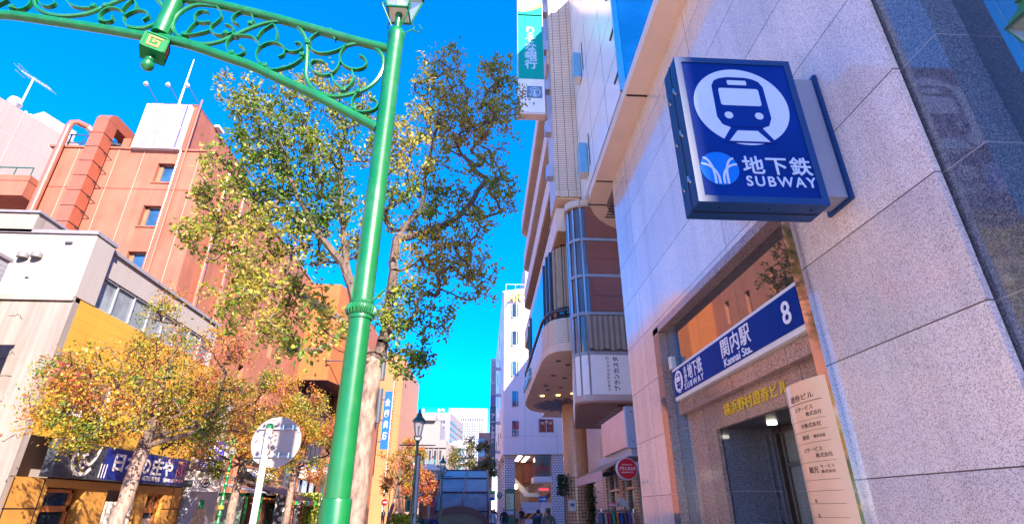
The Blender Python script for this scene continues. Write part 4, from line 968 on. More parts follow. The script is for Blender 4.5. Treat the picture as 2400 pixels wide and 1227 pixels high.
for k in range(8):
    x = -16.6 + k*1.1
    f = MB().box(x, 119.92, 9.3, x + 0.42, 120.1, 13.1).build('window', dkwin, cb); MB().box(x + 0.03, 119.9, 9.3, x + 0.39, 119.93, 11.2).build('pane', tealg, f)
    MB().box(x - 0.3, 119.75, 9.0, x - 0.1, 120, 13.5).build('pilaster', cream, cb)
grid_windows(cb, -11.5, -8, 5.6, 8.0, 2, 1, 0.6, 1.0, 120, dkwin)
for x in (-10.3, -7.4): MB().tube([(x, 119.6, 12.2 - 0.4), (x + 0.9, 118.9, 12.2)], 0.09, 6).build('flag_pole', M['dgrey'], cb)
tg = thing('teal_glass_building', 'low building with teal glass bands and a curved roof beside the cream block', 'building', (-7, 150, 0))
MB().box(-8.4, 150, 0, -5.2, 170, 16.5).build('wall', tealg, tg)
MB().prism([(-8.5, 149.8, 17.6), (-8.5, 149.8, 16.5), (-5.0, 149.8, 16.5), (-5.0, 149.8, 18.6), (-6.5, 149.8, 18.5), (-7.6, 149.8, 18.2)], (0, 20, 0)).build('roof', whitec, tg)
for z in (7.5, 9.0, 10.5, 12.5, 14.0): MB().box(-8.5, 149.7, z, -4.9, 150.2, z + 0.5).build('spandrel', whitec, tg)
wl_ = thing('low_white_building', 'low white building with a stepped roof behind the second street lamp', 'building', (-8, 105, 0))
MB().box(-13, 105, 0, -8.6, 115, 8.2).build('wall', whitec, wl_)
MB().prism([(-13.2, 104.6, 8.2), (-7.4, 104.6, 8.2), (-8.6, 104.6, 9.2), (-13.2, 104.6, 9.4)], (0, 10, 0)).build('roof', M['white'], wl_)
grid_windows(wl_, -12.5, -9, 3, 7, 4, 2, 0.5, 1.1, 105, dkwin)
nb_ = thing('narrow_blue_building', 'narrow blue glass and brick building squeezed beside the tall vertical sign', 'building', (0.4, 110, 0))
MB().box(-0.6, 110, 0, 2.2, 125, 15.5).build('wall', bricks('far_brick', (0.45, 0.2, 0.15), (0.4, 0.18, 0.14), (0.3, 0.2, 0.18), 0.8, 0.3, rough=0.7), nb_)
for k in range(6): MB().box(-0.7, 109.9, 3 + k*2.0, 0.9, 110.05, 4.3 + k*2.0).build('window', M['paneblue'], nb_)
# shops at the far end of the left pavement
for k, (x0, x1, y, h, c, lb) in enumerate([(-15, -11.2, 95, 6.0, (0.55, 0.30, 0.26), 'low shop with a pink fascia at the far left of the street'), (-11.0, -8.8, 100, 5.0, (0.60, 0.55, 0.52), 'small white shop between the pink fascia shop and the low white building'), (-8.6, -4.5, 98, 4.2, (0.60, 0.42, 0.36), 'low salmon shop row behind the far no entry sign')]):
    s_ = thing('corner_shop', lb, 'shop', ((x0+x1)/2, y, 0))
    MB().box(x0, y, 0, x1, y + 8, h).build('wall', paint('far_shop_%d' % k, c, 0.7), s_)
    MB().box(x0, y - 0.3, h*0.55, x1, y, h*0.72).build('fascia', M['red'] if k != 1 else M['white'], s_)
    MB().box(x0 + 0.3, y - 0.05, 0.2, x1 - 0.3, y + 0.05, h*0.5).build('shop_window', dkwin, s_)

nbk = thing('brown_office_block', 'brown office block hidden behind the bank building that shades the lower white ART facade', 'building', (14, 47, 0))
MB().box(9.2, 36, 0, 20, 58, 23).build('wall', tile, nbk)

# ------------------------------------------------------------------ concrete shop building with the yellow front
conc = stucco('stained_concrete', (0.33, 0.265, 0.24), 0.34, 0.85, (0.12, 0.085, 0.065), 0.55)
wht = stucco('white_render', (0.37, 0.315, 0.295), 0.07, 0.75, (0.4, 0.34, 0.3), 0.12, 0.1)
yel = bricks('yellow_panel', (0.60, 0.31, 0.035), (0.575, 0.295, 0.035), (0.40, 0.2, 0.03), 1.4, 0.33, axis='x', gap=0.008, rough=0.6, var=0.12, bump=0.15)
och = paint('ochre_panel', (0.48, 0.22, 0.045), 0.5, var=0.15, scale=2)
cop = paint('lead_coping', (0.26, 0.23, 0.25), 0.45)
wood = paint('orange_wood', (0.42, 0.13, 0.03), 0.5, var=0.2, scale=8)
sb_ = thing('concrete_shop_building', 'stained concrete and yellow fronted low building with a seafood restaurant downstairs', 'building', (-16, 20, 0))
XW = -12.5
MB().box(-26, 15.85, 0, XW - 0.62, 25.0, 9.45).build('core', wht, sb_)
m = MB()
m.quad((-26, 15.8, 0), (XW, 15.8, 0), (XW, 15.8, 7.35), (-26, 15.8, 7.35))
m.quad((XW, 15.8, 0), (XW, 16.05, 0), (XW, 16.05, 7.35), (XW, 15.8, 7.35))
m.build('concrete_wall', conc, sb_)
m = MB(); m.box(-26, 15.76, 7.50, XW, 15.849, 9.62).box(XW - 0.6, 15.765, 7.50, XW + 0.02, 16.67, 9.62); m.build('render_wall', wht, sb_)
MB().box(-26, 15.72, 7.35, XW + 0.01, 15.84, 7.50).build('ledge', stucco('dirty_ledge', (0.42, 0.33, 0.28), 0.3, 0.9, (0.06, 0.04, 0.03), 0.8), sb_)
MB().box(-26, 15.775, 4.35, XW - 0.9, 15.80, 4.5).build('moulding', conc, sb_)
MB().box(-18, 15.7, 9.60, XW + 0.06, 16.75, 9.72).box(XW - 0.62, 16.75, 9.50, XW - 0.12, 25.05, 9.62).build('coping', cop, sb_)
MB().box(-26, 15.7, 9.62, -14.5, 25, 10.30).build('roof_parapet', stucco('parapet', (0.32, 0.26, 0.235), 0.2, 0.85, (0.2, 0.14, 0.1), 0.4), sb_)
MB().box(-26, 15.64, 10.30, -14.43, 25.1, 10.38).build('parapet_coping', cop, sb_)
MB().quad((-14.49, 15.85, 9.73), (-14.49, 25, 9.73), (-14.49, 25, 10.3), (-14.49, 15.85, 10.3)).build('parapet_side', conc, sb_)
# joints and cracks of the concrete end wall, a little proud as sealant lines
t = MB()
for z in (8.55,): t.box(-18.5, 15.752, z, XW - 0.6, 15.762, z + 0.02)
for x in (-14.0,): t.box(x, 15.752, 7.52, x + 0.015, 15.762, 9.6)
t.build('render_joint', paint('joint_grey', (0.35, 0.3, 0.3), 0.8), sb_)
rng = np.random.default_rng(11); ck = MB()
for x, z, L in ((-15.2, 6.9, 0.9), (-14.2, 6.85, 0.5), (-15.3, 5.6, 1.1), (-13.9, 5.5, 0.4), (-14.6, 4.9, 1.6), (-15.8, 3.6, 1.2), (-14.2, 3.4, 0.7), (-13.5, 2.8, 0.8), (-15.0, 2.6, 0.9), (-13.0, 3.3, 0.6)):
    p = [(x, 15.797, z)]
    for k in range(9): p.append((p[-1][0] + L/9*rng.uniform(0.4, 1.3), 15.797, p[-1][2] + rng.normal(0, 0.06)))
    ck.tube(p, [0.006 + 0.008*rng.random() for _ in p], 4)
ck.build('crack', paint('crack_dark', (0.07, 0.045, 0.03), 0.9), sb_)
for x, z in ((-13.55, 3.42), (-14.1, 2.3)): MB().box(x - 0.5, 15.765, z, x + 0.5, 15.80, z + 0.06).build('rusty_flashing', paint('rust_%d' % int(z*10), (0.28, 0.12, 0.05), 0.8), sb_)
for x, z in ((-14.02, 8.72), (-14.42, 8.70)):
    MB().lathe((x, 15.68, z), [(0.15, 0), (0.15, 0.12), (0.11, 0.19), (0.04, 0.22)], 16).build('vent_hood', paint('hood_grey_%d' % int(-x*100), (0.20, 0.18, 0.18), 0.5), sb_, smooth=True)
MB().lathe((-14.08, 15.75, 8.1), [(0.07, -0.02), (0.07, 0.05)], 12).build('round_vent', M['white'], sb_)
box('wall_fitting', M['dgrey'], sb_, -13.35, 15.70, 9.25, -13.15, 15.76, 9.31)
# street front, facing +x
MB().box(XW - 0.6, 16.67, 8.72, XW - 0.2, 25, 9.50).build('front_parapet', wht, sb_)
MB().wall((XW - 0.2, 16.67, 7.5), YP, ZP, 8.33, 1.22, [(0.12, 0.06, 8.2, 1.18)], 0.15).build('upper_front', wht, sb_)
uw = MB()
for k in range(9): uw.box(XW - 0.30, 16.79 + k*1.0, 7.56, XW - 0.24, 16.85 + k*1.0, 8.68)
uw.box(XW - 0.30, 16.79, 7.56, XW - 0.24, 24.85, 7.63).box(XW - 0.30, 16.79, 8.61, XW - 0.24, 24.85, 8.68); uw.build('window_frame', M['grey'], sb_)
MB().quad((XW - 0.31, 16.79, 7.56), (XW - 0.31, 24.87, 7.56), (XW - 0.31, 24.87, 8.68), (XW - 0.31, 16.79, 8.68)).build('window_pane', glass('pale_window', (0.20, 0.22, 0.24), 0.06, 1.6), sb_)
wl1 = [(0.72, 0.77, 2.9, 1.87), (4.6, 0.77, 6.9, 1.87)]
MB().wall((XW, 16.05, 3.5), YP, ZP, 8.95, 3.99, [(0.72, 0.75, 2.75, 2.05), (4.5, 0.75, 6.5, 2.05)], 0.12).build('yellow_wall', yel, sb_)
for y0 in (16.77, 20.55):
    f = MB().box(XW - 0.12, y0, 4.25, XW - 0.05, y0 + 2.03, 4.31).box(XW - 0.12, y0, 5.49, XW - 0.05, y0 + 2.03, 5.55).box(XW - 0.12, y0, 4.31, XW - 0.05, y0 + 0.06, 5.49).box(XW - 0.12, y0 + 1.0, 4.31, XW - 0.05, y0 + 1.07, 5.49).box(XW - 0.12, y0 + 1.97, 4.31, XW - 0.05, y0 + 2.03, 5.49).box(XW - 0.05, y0 - 0.05, 4.18, XW + 0.06, y0 + 2.08, 4.25).build('window', M['offwhite'], sb_)
    MB().quad((XW - 0.1, y0, 4.3), (XW - 0.1, y0 + 2.03, 4.3), (XW - 0.1, y0 + 2.03, 5.5), (XW - 0.1, y0, 5.5)).build('pane', glass('brown_window_%d' % int(y0), (0.12, 0.08, 0.06), 0.05, 1.6), f)
# ground floor with bays
gh = [(1.0, 0.0, 2.75, 2.15), (3.05, 0.0, 4.75, 2.12), (5.4, 0.0, 6.55, 2.15)]
MB().wall((XW, 15.8, 0), YP, ZP, 9.2, 2.36, [], 0.0, False) if False else None
MB().wall((XW + 0.02, 15.95, 0), YP, ZP, 9.05, 2.42, [(1.35, 0, 3.0, 2.2), (4.1, 0, 5.9, 2.2), (6.5, 0, 7.6, 2.15)], 0.75).build('ground_front', och, sb_)
MB().quad((XW - 0.70, 15.95, 0), (XW - 0.70, 25, 0), (XW - 0.70, 25, 2.4), (XW - 0.70, 15.95, 2.4)).build('recess_back', yel, sb_)
MB().quad((-13.1, 15.85, 2.43), (XW + 0.02, 15.85, 2.43), (XW + 0.02, 25, 2.43), (-13.1, 25, 2.43)).build('recess_top', och, sb_)
t = MB()
for y in (15.98, 17.1, 24.2, 24.9): t.box(XW + 0.02, y, 0, XW + 0.032, y + 0.025, 2.4)
t.box(XW + 0.02, 15.95, 1.62, XW + 0.032, 17.2, 1.645).box(XW + 0.02, 23.6, 1.62, XW + 0.032, 25, 1.645); t.build('panel_joint', M['black'], sb_)
def shopwin(y0, y1, bar):
    f = MB()
    f.box(XW - 0.25, y0, 0, XW - 0.1, y0 + 0.09, 2.15).box(XW - 0.25, y1 - 0.09, 0, XW - 0.1, y1, 2.15).box(XW - 0.25, y0, 2.07, XW - 0.1, y1, 2.15).box(XW - 0.25, y0, bar, XW - 0.1, y1, bar + 0.16)
    f = f.build('shop_window', wood, sb_)
    MB().box(XW - 0.2, y0 + 0.09, 0.02, XW - 0.17, y1 - 0.09, 2.06).build('pane', M['pane'], f); return f
shopwin(17.32, 18.6, 1.55)
f = shopwin(22.5, 23.5, 1.5); MB().box(XW - 0.26, 22.96, 1.66, XW - 0.1, 23.04, 2.07).build('mullion', wood, f)
MB().box(XW - 0.16, 22.62, 0.75, XW - 0.14, 23.35, 1.30).build('menu_poster', paint('menu_poster', (0.6, 0.42, 0.36), 0.5, var=0.6, scale=9), f)
nr = thing('shop_curtain', 'white cloth curtain printed with a blue fish in the yellow shop doorway', 'curtain', (XW - 0.1, 21, 0))
t = MB(); P = [(XW - 0.05 + 0.03*math.sin(k*0.9), 20.2 + k*0.042) for k in range(38)]
for i in range(37): t.quad((P[i][0], P[i][1], 0.3), (P[i+1][0], P[i+1][1], 0.3), (P[i+1][0], P[i+1][1], 1.85), (P[i][0], P[i][1], 1.85))
t.build('cloth', paint('curtain_white', (0.66, 0.55, 0.46), 0.85), nr, smooth=True)
fb = [line2(smooth_path([(-0.05, 0.3), (0.1, 0.33), (0.2, 0.22), (0.18, 0.0), (0.08, -0.15), (-0.05, -0.22)], 5), 0.05), line2(smooth_path([(-0.05, 0.3), (-0.12, 0.2), (-0.06, 0.05), (0.02, -0.08), (-0.05, -0.22)], 5), 0.045), [(-0.05, -0.2), (-0.28, -0.05), (-0.24, -0.2), (-0.3, -0.34), (-0.1, -0.26)], circ(0.05, 0.22, 0.03, n=10), line2(smooth_path([(0.16, -0.05), (0.2, -0.25), (0.05, -0.35), (-0.1, -0.34)], 4), 0.035)]
poly2('fish_print', fb, paint('print_blue', (0.02, 0.13, 0.30), 0.7), nr, (XW - 0.01, 20.95, 1.38), YP, ZP, 0.002, 0.004, 1.25)
sg = thing('shop_signboard', 'long navy and charcoal restaurant signboard across the yellow shop front', 'sign', (XW, 20.6, 2.45))
MB().box(XW - 0.05, 16.9, 2.46, XW + 0.28, 24.3, 3.48).build('cabinet', M['dgrey'], sg, bevel=0.01)
MB().quad((XW + 0.285, 17.0, 2.5), (XW + 0.285, 19.0, 2.5), (XW + 0.285, 19.0, 3.44), (XW + 0.285, 17.0, 3.44)).build('dark_face', paint('charcoal_face', (0.045, 0.045, 0.06), 0.35), sg)
MB().quad((XW + 0.285, 19.0, 2.5), (XW + 0.285, 24.25, 2.5), (XW + 0.285, 24.25, 3.44), (XW + 0.285, 19.0, 3.44)).build('blue_face', paint('navy_face', (0.015, 0.025, 0.20), 0.3), sg)
def onsg(y, z): return (XW + 0.286, y, z)
SW = paint('sign_cream', (0.72, 0.62, 0.58), 0.45)
text('日本の庄や', SW, sg, onsg(21.35, 3.05), YP, ZP, w=3.7, h=0.62, bold=0.035)
text('横浜馬車道店　☎045-662-7411', SW, sg, onsg(22.65, 2.64), YP, ZP, w=2.7, h=0.18, bold=0.01)
poly2('flame_mark', [line2(smooth_path([(-0.45, 0.3), (-0.5, -0.05), (-0.25, -0.36), (0.15, -0.38), (0.4, -0.2)], 5), 0.11), line2(smooth_path([(0.6, 0.38), (0.45, 0.05), (0.25, -0.1), (0.0, -0.02), (-0.1, 0.12), (0.1, 0.2)], 5), 0.1), line2(circ(-0.02, -0.1, 0.12, n=16), 0.05), [(-0.45, 0.36), (-0.3, 0.1), (-0.38, 0.05)]], SW, sg, onsg(18.05, 2.98), YP, ZP, 0.001, 0.006)
poly2('wave_mark', [line2([(18.92 + k*0.14 - 19.0, -0.42), (18.92 + k*0.14 - 19.0, 0.0)], 0.035) for k in range(3)], SW, sg, onsg(19.0, 2.95), YP, ZP, 0.001, 0.006)
poly2('seal_frame', [line2(rrect(-0.3, -0.38, 0.3, 0.38, 0.08) + [(0.3, -0.3)], 0.05)], paint('seal_red', (0.65, 0.16, 0.15), 0.5), sg, onsg(23.85, 3.0), YP, ZP, 0.001, 0.005)
text('大庄\nグル\nープ', MATS['seal_red'], sg, onsg(23.85, 3.0), YP, ZP, w=0.42, h=0.6, bold=0.02, line=0.85)
bs = thing('blade_sign', 'white and blue blade sign with a phone number beside the yellow shop', 'sign', (XW + 0.8, 25.2, 2.2))
MB().box(XW + 0.25, 25.1, 2.30, XW + 1.35, 25.45, 4.35).build('cabinet', M['offwhite'], bs, bevel=0.01)
MB().box(XW + 0.28, 25.085, 3.12, XW + 1.32, 25.098, 4.32).build('blue_face', paint('ultramarine', (0.015, 0.03, 0.42), 0.3), bs)
text('日本の\n庄や', M['white'], bs, (XW + 0.8, 25.083, 3.9), XP, ZP, w=0.85, h=0.62, bold=0.03, line=0.9)
text('お客様相談室\n045-662-7411', M['white'], bs, (XW + 0.8, 25.083, 3.35), XP, ZP, w=0.9, h=0.3, bold=0.03)
poly2('roundel', [line2(circ(0, 0, 0.16, n=24) + [(0.16, 0.0)], 0.045), [(-0.09, -0.04), (0.09, -0.04), (0.09, 0.04), (-0.09, 0.04)]], M['black'], bs, (XW + 0.8, 25.1, 2.62), XP, ZP, 0.001, 0.004)
MB().box(XW - 0.2, 25.2, 2.6, XW + 0.25, 25.35, 2.75).box(XW - 0.2, 25.2, 3.9, XW + 0.25, 25.35, 4.05).build('bracket', M['dgrey'], bs)
MB().prism([(XW + 0.75 + 0.32*math.cos(2*math.pi*k/30), 25.15, 4.85 + 0.32*math.sin(2*math.pi*k/30)) for k in range(30)], (0, 0.2, 0)).build('round_top', M['white'], bs)
text('庄', MATS['ultramarine'], bs, (XW + 0.75, 25.14, 4.85), XP, ZP, w=0.4, h=0.4, bold=0.05)
stw = thing('stair_shaft', 'pale lilac narrow stair block between the yellow shop and the brick building', 'building', (XW, 26.3, 0))
MB().box(XW - 1.5, 25.4, 0, XW + 0.45, 27.3, 2.75).build('lower_wall', paint('lilac_wall', (0.46, 0.42, 0.46), 0.6), stw)
MB().box(XW - 1.5, 25.5, 2.75, XW + 0.3, 27.2, 6.2).build('upper_wall', wht, stw)
MB().box(XW + 0.452, 25.7, 1.65, XW + 0.46, 26.1, 2.0).build('exit_sign', paint('exit_green', (0.02, 0.30, 0.10), 0.4), stw)
mb_ = tag(MB().box(XW + 0.6, 25.0, 0.75, XW + 0.66, 26.0, 1.65).box(XW + 0.6, 25.1, 0, XW + 0.66, 25.16, 0.76).box(XW + 0.6, 25.84, 0, XW + 0.66, 25.9, 0.76).build('menu_stand', paint('menu_board', (0.45, 0.34, 0.26), 0.5, var=0.7, scale=7)), 'dark edged menu stand with food photos in front of the lilac stair block', 'menu stand'); ground_at(mb_)
# left neighbour; unseen roof block and railing added to cast shade on the wall
ln = thing('grey_neighbour', 'grey tiled building corner at the far left edge beside the stained concrete wall', 'building', (-18, 9, 0))
MB().box(-28, -3, 0, -12.5, 13.3, 7.5).build('wall', bricks('grey_tile', (0.36, 0.34, 0.36), (0.33, 0.31, 0.34), (0.2, 0.19, 0.2), 0.4, 0.12, rough=0.5), ln)
MB().box(-28, -3, 7.5, -12.45, 13.35, 7.58).build('coping', cop, ln)
MB().box(-28, 3, 7.58, -12.9, 10.6, 11.3).build('roof_shade_block', paint('roof_shade_block', (0.5, 0.47, 0.46), 0.7), ln)
t = MB()
for k in range(30): t.box(-16.8 + k*0.13, 10.5, 11.3, -16.76 + k*0.13, 10.54, 12.5)
t.box(-16.8, 10.48, 12.46, -12.9, 10.56, 12.54).box(-12.98, 10.46, 11.3, -12.9, 10.58, 12.6); t.build('roof_railing', M['grey'], ln)

# ------------------------------------------------------------------ terracotta and brick tower behind
terr = bricks('terracotta_render', (0.40, 0.132, 0.082), (0.40, 0.132, 0.082), (0.22, 0.06, 0.035), 60, 6.0, axis='y', gap=0.04, offset=0.0, rough=0.75, var=0.22, bump=0.3, shift=(0, 0.6), spec=0.25)
brk = bricks('red_brick', (0.52, 0.165, 0.09), (0.46, 0.14, 0.08), (0.36, 0.17, 0.11), 0.42, 0.14, axis='xy', gap=0.018, rough=0.75, var=0.2, spec=0.25)
obr = bricks('orange_tile', (0.46, 0.13, 0.035), (0.43, 0.12, 0.03), (0.28, 0.09, 0.03), 0.5, 0.25, axis='xy', gap=0.015, offset=0.0, rough=0.55, var=0.1, spec=0.3)
tb = thing('terracotta_building', 'tall terracotta rendered and red brick building with narrow windows and roof sign', 'building', (-20, 35, 0))
hol = []
for z0 in (17.88, 15.14, 12.4, 9.6): hol.append((24.3 - 18.4, z0, 24.3 - 17.48, z0 + 1.25))
MB().wall((-24.3, 25.5, 0), XP, ZP, 8.8, 20.0, hol, 0.32).build('terracotta_wall', terr, tb)
MB().box(-24.3, 26.2, 0, -15.9, 48, 19.9).build('core', terr, tb)
for a, b, c, d in hol:
    x0 = a - 24.3; x1 = c - 24.3
    f = MB().box(x0, 25.72, b, x0 + 0.22, 25.80, d).box(x0, 25.72, d - 0.05, x1, 25.80, d).box(x1 - 0.05, 25.72, b, x1, 25.80, d).build('window', paint('tan_frame_%d' % int(b*10), (0.26, 0.145, 0.075), 0.6), tb)
    MB().box(x0 + 0.2, 25.78, b, x1, 25.82, d).build('pane', M['paneblue'], f)
    MB().box(x0 - 0.05, 25.44, b - 0.08, x1 + 0.05, 25.55, b).build('sill', terr, f)
bh = []
for y, z in ((8.6, 8.0), (8.6, 12.0), (8.6, 15.8), (12.5, 7.0), (12.5, 11.5), (12.5, 15.5), (16.2, 12.5), (16.2, 16), (5.2, 5.6), (5.2, 12.5)): bh.append((y, z, y + 0.75, z + 2.0))
MB().wall((-15.5, 25.5, 0), YP, ZP, 22.1, 20.05, bh, 0.35).build('brick_wall', brk, tb)
for a, b, c, d in bh:
    f = MB().box(-15.82, 25.5 + a, b, -15.70, 25.5 + a + 0.28, d).build('window', M['offwhite'], tb)
    MB().box(-15.84, 25.5 + a + 0.25, b, -15.8, 25.5 + c, d).build('pane', M['pane'], f)
MB().box(-24.5, 25.42, 19.98, -15.42, 47.7, 20.1).build('coping', terr, tb)
t = MB()
for x in (-22.9, -20.75, -19.35, -16.3): t.box(x, 25.485, 0, x + 0.03, 25.499, 19.97)
t.build('panel_joint', paint('joint_pink', (0.62, 0.28, 0.2), 0.7), tb)
ph = MB().box(-20.0, 25.6, 20.1, -17.3, 32.5, 23.45).build('penthouse', terr, tb)
MB().box(-17.3, 28.3, 21.6, -17.05, 28.9, 21.9).build('vent_hood', M['offwhite'], ph)
MB().box(-17.29, 27.6, 23.45, -17.0, 28.3, 23.6).build('roof_box', M['offwhite'], ph)
du = MB()
for k in range(9): du.box(-21.9, 24.62, 20.45 - k*0.93, -21.2, 25.36, 20.45 - k*0.93 + 0.905)
for k in range(6):
    a = math.radians(15 * k); b = math.radians(15 * (k + 1)); yc, zc = 25.36, 21.37
    du.prism([(-21.9, yc, zc), (-21.9, yc - 0.74*math.cos(a), zc + 0.6*math.sin(a)), (-21.9, yc - 0.74*math.cos(b), zc + 0.6*math.sin(b))], (0.7, 0, 0))
du.box(-21.9, 25.36, 21.3, -21.2, 27, 21.96); du.build('duct', paint('terracotta_duct', (0.34, 0.088, 0.046), 0.5, var=0.1), tb)
t = MB()
for k in range(9): t.bar((-21.2, 25.1, 20.4 - k*0.93), (-20.95, 25.48, 20.15 - k*0.93), 0.035).box(-21.92, 24.60, 20.42 - k*0.93, -21.18, 25.36, 20.44 - k*0.93)
t.build('duct_bracket', M['black'], tb)
pipe = paint('pipe_brown', (0.40, 0.12, 0.07), 0.2, var=0.08, coat=0.6)
MB().tube([(-23.78, 25.25, 8), (-23.78, 25.25, 21.2), (-23.74, 25.3, 21.55), (-23.6, 25.5, 21.75), (-23.2, 25.9, 21.7)], 0.17, 12).build('riser_pipe', pipe, tb, smooth=True)
MB().tube([(-23.25, 25.86, 21.72), (-22.9, 26.3, 21.35), (-22.5, 26.6, 21.2), (-21.6, 26.9, 21.2)], [0.2, 0.22, 0.2, 0.22], 12).build('pipe_lagging', paint('foil_lagging', (0.6, 0.58, 0.56), 0.35, 0.8, 0.3), tb, smooth=True)
for y in (27.1, 29.4): MB().tube([(-15.33, y, 3), (-15.33, y, 19.6)], 0.13, 10).build('downpipe', pipe, tb, smooth=True)
MB().tube([(-17.05, 25.4, 0), (-17.05, 25.4, 22.9), (-17.12, 25.5, 23.7), (-17.3, 25.8, 23.75)], 0.05, 8).build('conduit', pipe, tb, smooth=True)
MB().tube([(-17.35, 25.42, 10), (-17.35, 25.42, 20.0)], 0.025, 6).build('cable', pipe, tb)
rr = MB()
for x in (-24.1, -23.0, -22.2): rr.bar((x, 26.0, 20.1), (x, 26.0, 21.3), 0.05)
rr.bar((-24.2, 26, 21.25), (-22, 26, 21.25), 0.05).bar((-24.2, 26, 20.7), (-22, 26, 20.7), 0.04).bar((-23.6, 26, 20.1), (-22.9, 26, 21.9), 0.04); rr.build('roof_rail', M['dgrey'], tb)
for x, z in ((-20.9, 20.9), (-20.4, 20.8)): box('roof_vent', terr, tb, x, 25.7, 20.1, x + 0.42, 26.5, z)
for z in (16.5, 13.0):
    b = MB().box(-28.0, 25.0, z, -24.35, 27, z + 1.25).build('balcony', terr, tb)
    g = MB().bar((-28, 25.05, z + 1.75), (-24.4, 25.05, z + 1.75), 0.05)
    for k in range(5): g.bar((-27.9 + k*0.87, 25.05, z + 1.25), (-27.9 + k*0.87, 25.05, z + 1.75), 0.035)
    g.build('handrail', M['dgreen'], b)
# projecting tiled box and the dark recess below it
PB_ = [(-15.6, 44.9), (-12.96, 44.9), (-12.3, 47.6), (-12.3, 64), (-15.6, 64)]
MB().prism([(x, y, 11.4) for x, y in PB_], (0, 0, 8.6)).build('projecting_bay', obr, tb)
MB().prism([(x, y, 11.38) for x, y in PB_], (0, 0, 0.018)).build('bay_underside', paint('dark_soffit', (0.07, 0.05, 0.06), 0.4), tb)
MB().prism([(x, y, 5.0) for x, y in [(-15.6, 46.2), (-14.2, 50.5), (-14.2, 64), (-15.6, 64)]], (0, 0, 6.38)).build('recess_glass', glass('recess_glass', (0.04, 0.035, 0.06), 0.06, 1.5), tb)
t = MB()
for k in range(7): t.box(-15.5 + k*0.2, 46.4 + k*0.64, 5, -15.42 + k*0.2, 46.5 + k*0.64, 11.38)
t.box(-14.19, 50.5, 8.2, -14.1, 64, 8.35); t.build('mullion', M['black'], tb)
MB().prism([(x, y, 0) for x, y in [(-14.9, 52.5), (-12.3, 52.5), (-12.0, 53.2), (-12.0, 64), (-14.9, 64)]], (0, 0, 11.37)).build('brick_pier', obr, tb)
MB().prism([(-15.6, 36.5, 0), (-14.8, 36.5, 0), (-14.8, 37.6, 0), (-15.6, 37.6, 0)], (0, 0, 7.0)).build('brick_buttress', brk, tb)
MB().box(-15.5, 37.6, 0, -13.6, 52.5, 5.0).build('lobby', glass('lobby_glass', (0.05, 0.04, 0.04), 0.08, 1.5), tb)
t = MB()
for k in range(8): t.box(-13.6, 38.5 + k*1.9, 0, -13.52, 38.62 + k*1.9, 5.0)
t.box(-13.6, 37.6, 2.3, -13.5, 52.5, 2.6).box(-13.6, 37.6, 4.9, -13.5, 52.5, 5.1); t.build('lobby_mullion', M['dgrey'], tb)
text('全国共済', M['offwhite'], tb, (-13.4, 45.0, 4.1), YP, ZP, w=4.6, h=0.8, bold=0.03, depth=0.15); tb.children[-1].name = 'entrance_letters'
sg2 = thing('rooftop_sign', 'faded lilac rooftop signboard with a triangle mark and white kana on terracotta penthouse', 'sign', (-18.7, 25.3, 19.95))
MB().box(-19.98, 25.22, 19.95, -17.42, 25.5, 23.08).build('board', M['lgrey'], sg2)
fl = NT('faded_lilac'); fn = fl.noise(1.3, 5, 0.65, stretch=(3, 1, 0.25)); fl.color(fl.ramp(fn, [(0.35, (0.24, 0.18, 0.23)), (0.65, (0.33, 0.27, 0.32))])); fl.set(Roughness=0.5)
MB().box(-19.92, 25.205, 20.02, -17.48, 25.218, 23.02).build('face', fl.mat, sg2)
FW = paint('faded_white', (0.82, 0.80, 0.82), 0.5)
text('あおぞら', FW, sg2, (-18.62, 25.2, 21.45), XP, ZP, w=2.0, h=0.52, bold=0.01)
text('グループ', FW, sg2, (-18.75, 25.2, 20.75), XP, ZP, w=1.75, h=0.5, bold=0.01, shear=0.1)
poly2('triangle_mark', [line2([(-0.42, -0.3), (0.0, 0.42), (0.42, -0.3), (-0.42, -0.3)], 0.04), line2([(-0.2, -0.05), (0.1, 0.05), (0.2, 0.2)], 0.05), line2([(-0.42, -0.22), (0.42, -0.22)], 0.06)], FW, sg2, (-18.55, 25.205, 22.35), XP, ZP, 0.001, 0.004)
MB().bar((-17.62, 25.2, 20.05), (-17.62, 25.2, 23.0), 0.03).build('cable', M['blue'], sg2)
def flood(x, lb):
    f = thing('sign_floodlight', lb, 'floodlight', (x, 25.3, 23.1), 'floodlights over the rooftop sign')
    MB().tube([(x + 0.35, 25.4, 23.4), (x, 24.7, 24.05)], 0.025, 6).build('arm', M['dgrey'], f)
    MB().lathe((x - 0.05, 24.65, 23.98), [(0.05, 0.2), (0.13, 0.05), (0.13, 0.0), (0.06, -0.02)], 10).build('head', M['white'], f, smooth=True)
flood(-19.95, 'small white floodlight at the left end of the rooftop sign'); flood(-18.7, 'small white floodlight beside the mast over the rooftop sign'); flood(-17.6, 'small white floodlight at the right end of the rooftop sign')
ms_ = thing('roof_mast', 'tall thin white mast standing on the terracotta penthouse', 'mast', (-18.75, 26, 23.45))
MB().tube([(-18.75, 26, 23.4), (-18.75, 26, 25.3), (-18.75, 26, 27.4)], [0.06, 0.05, 0.025], 8).build('pole', M['white'], ms_, smooth=True)
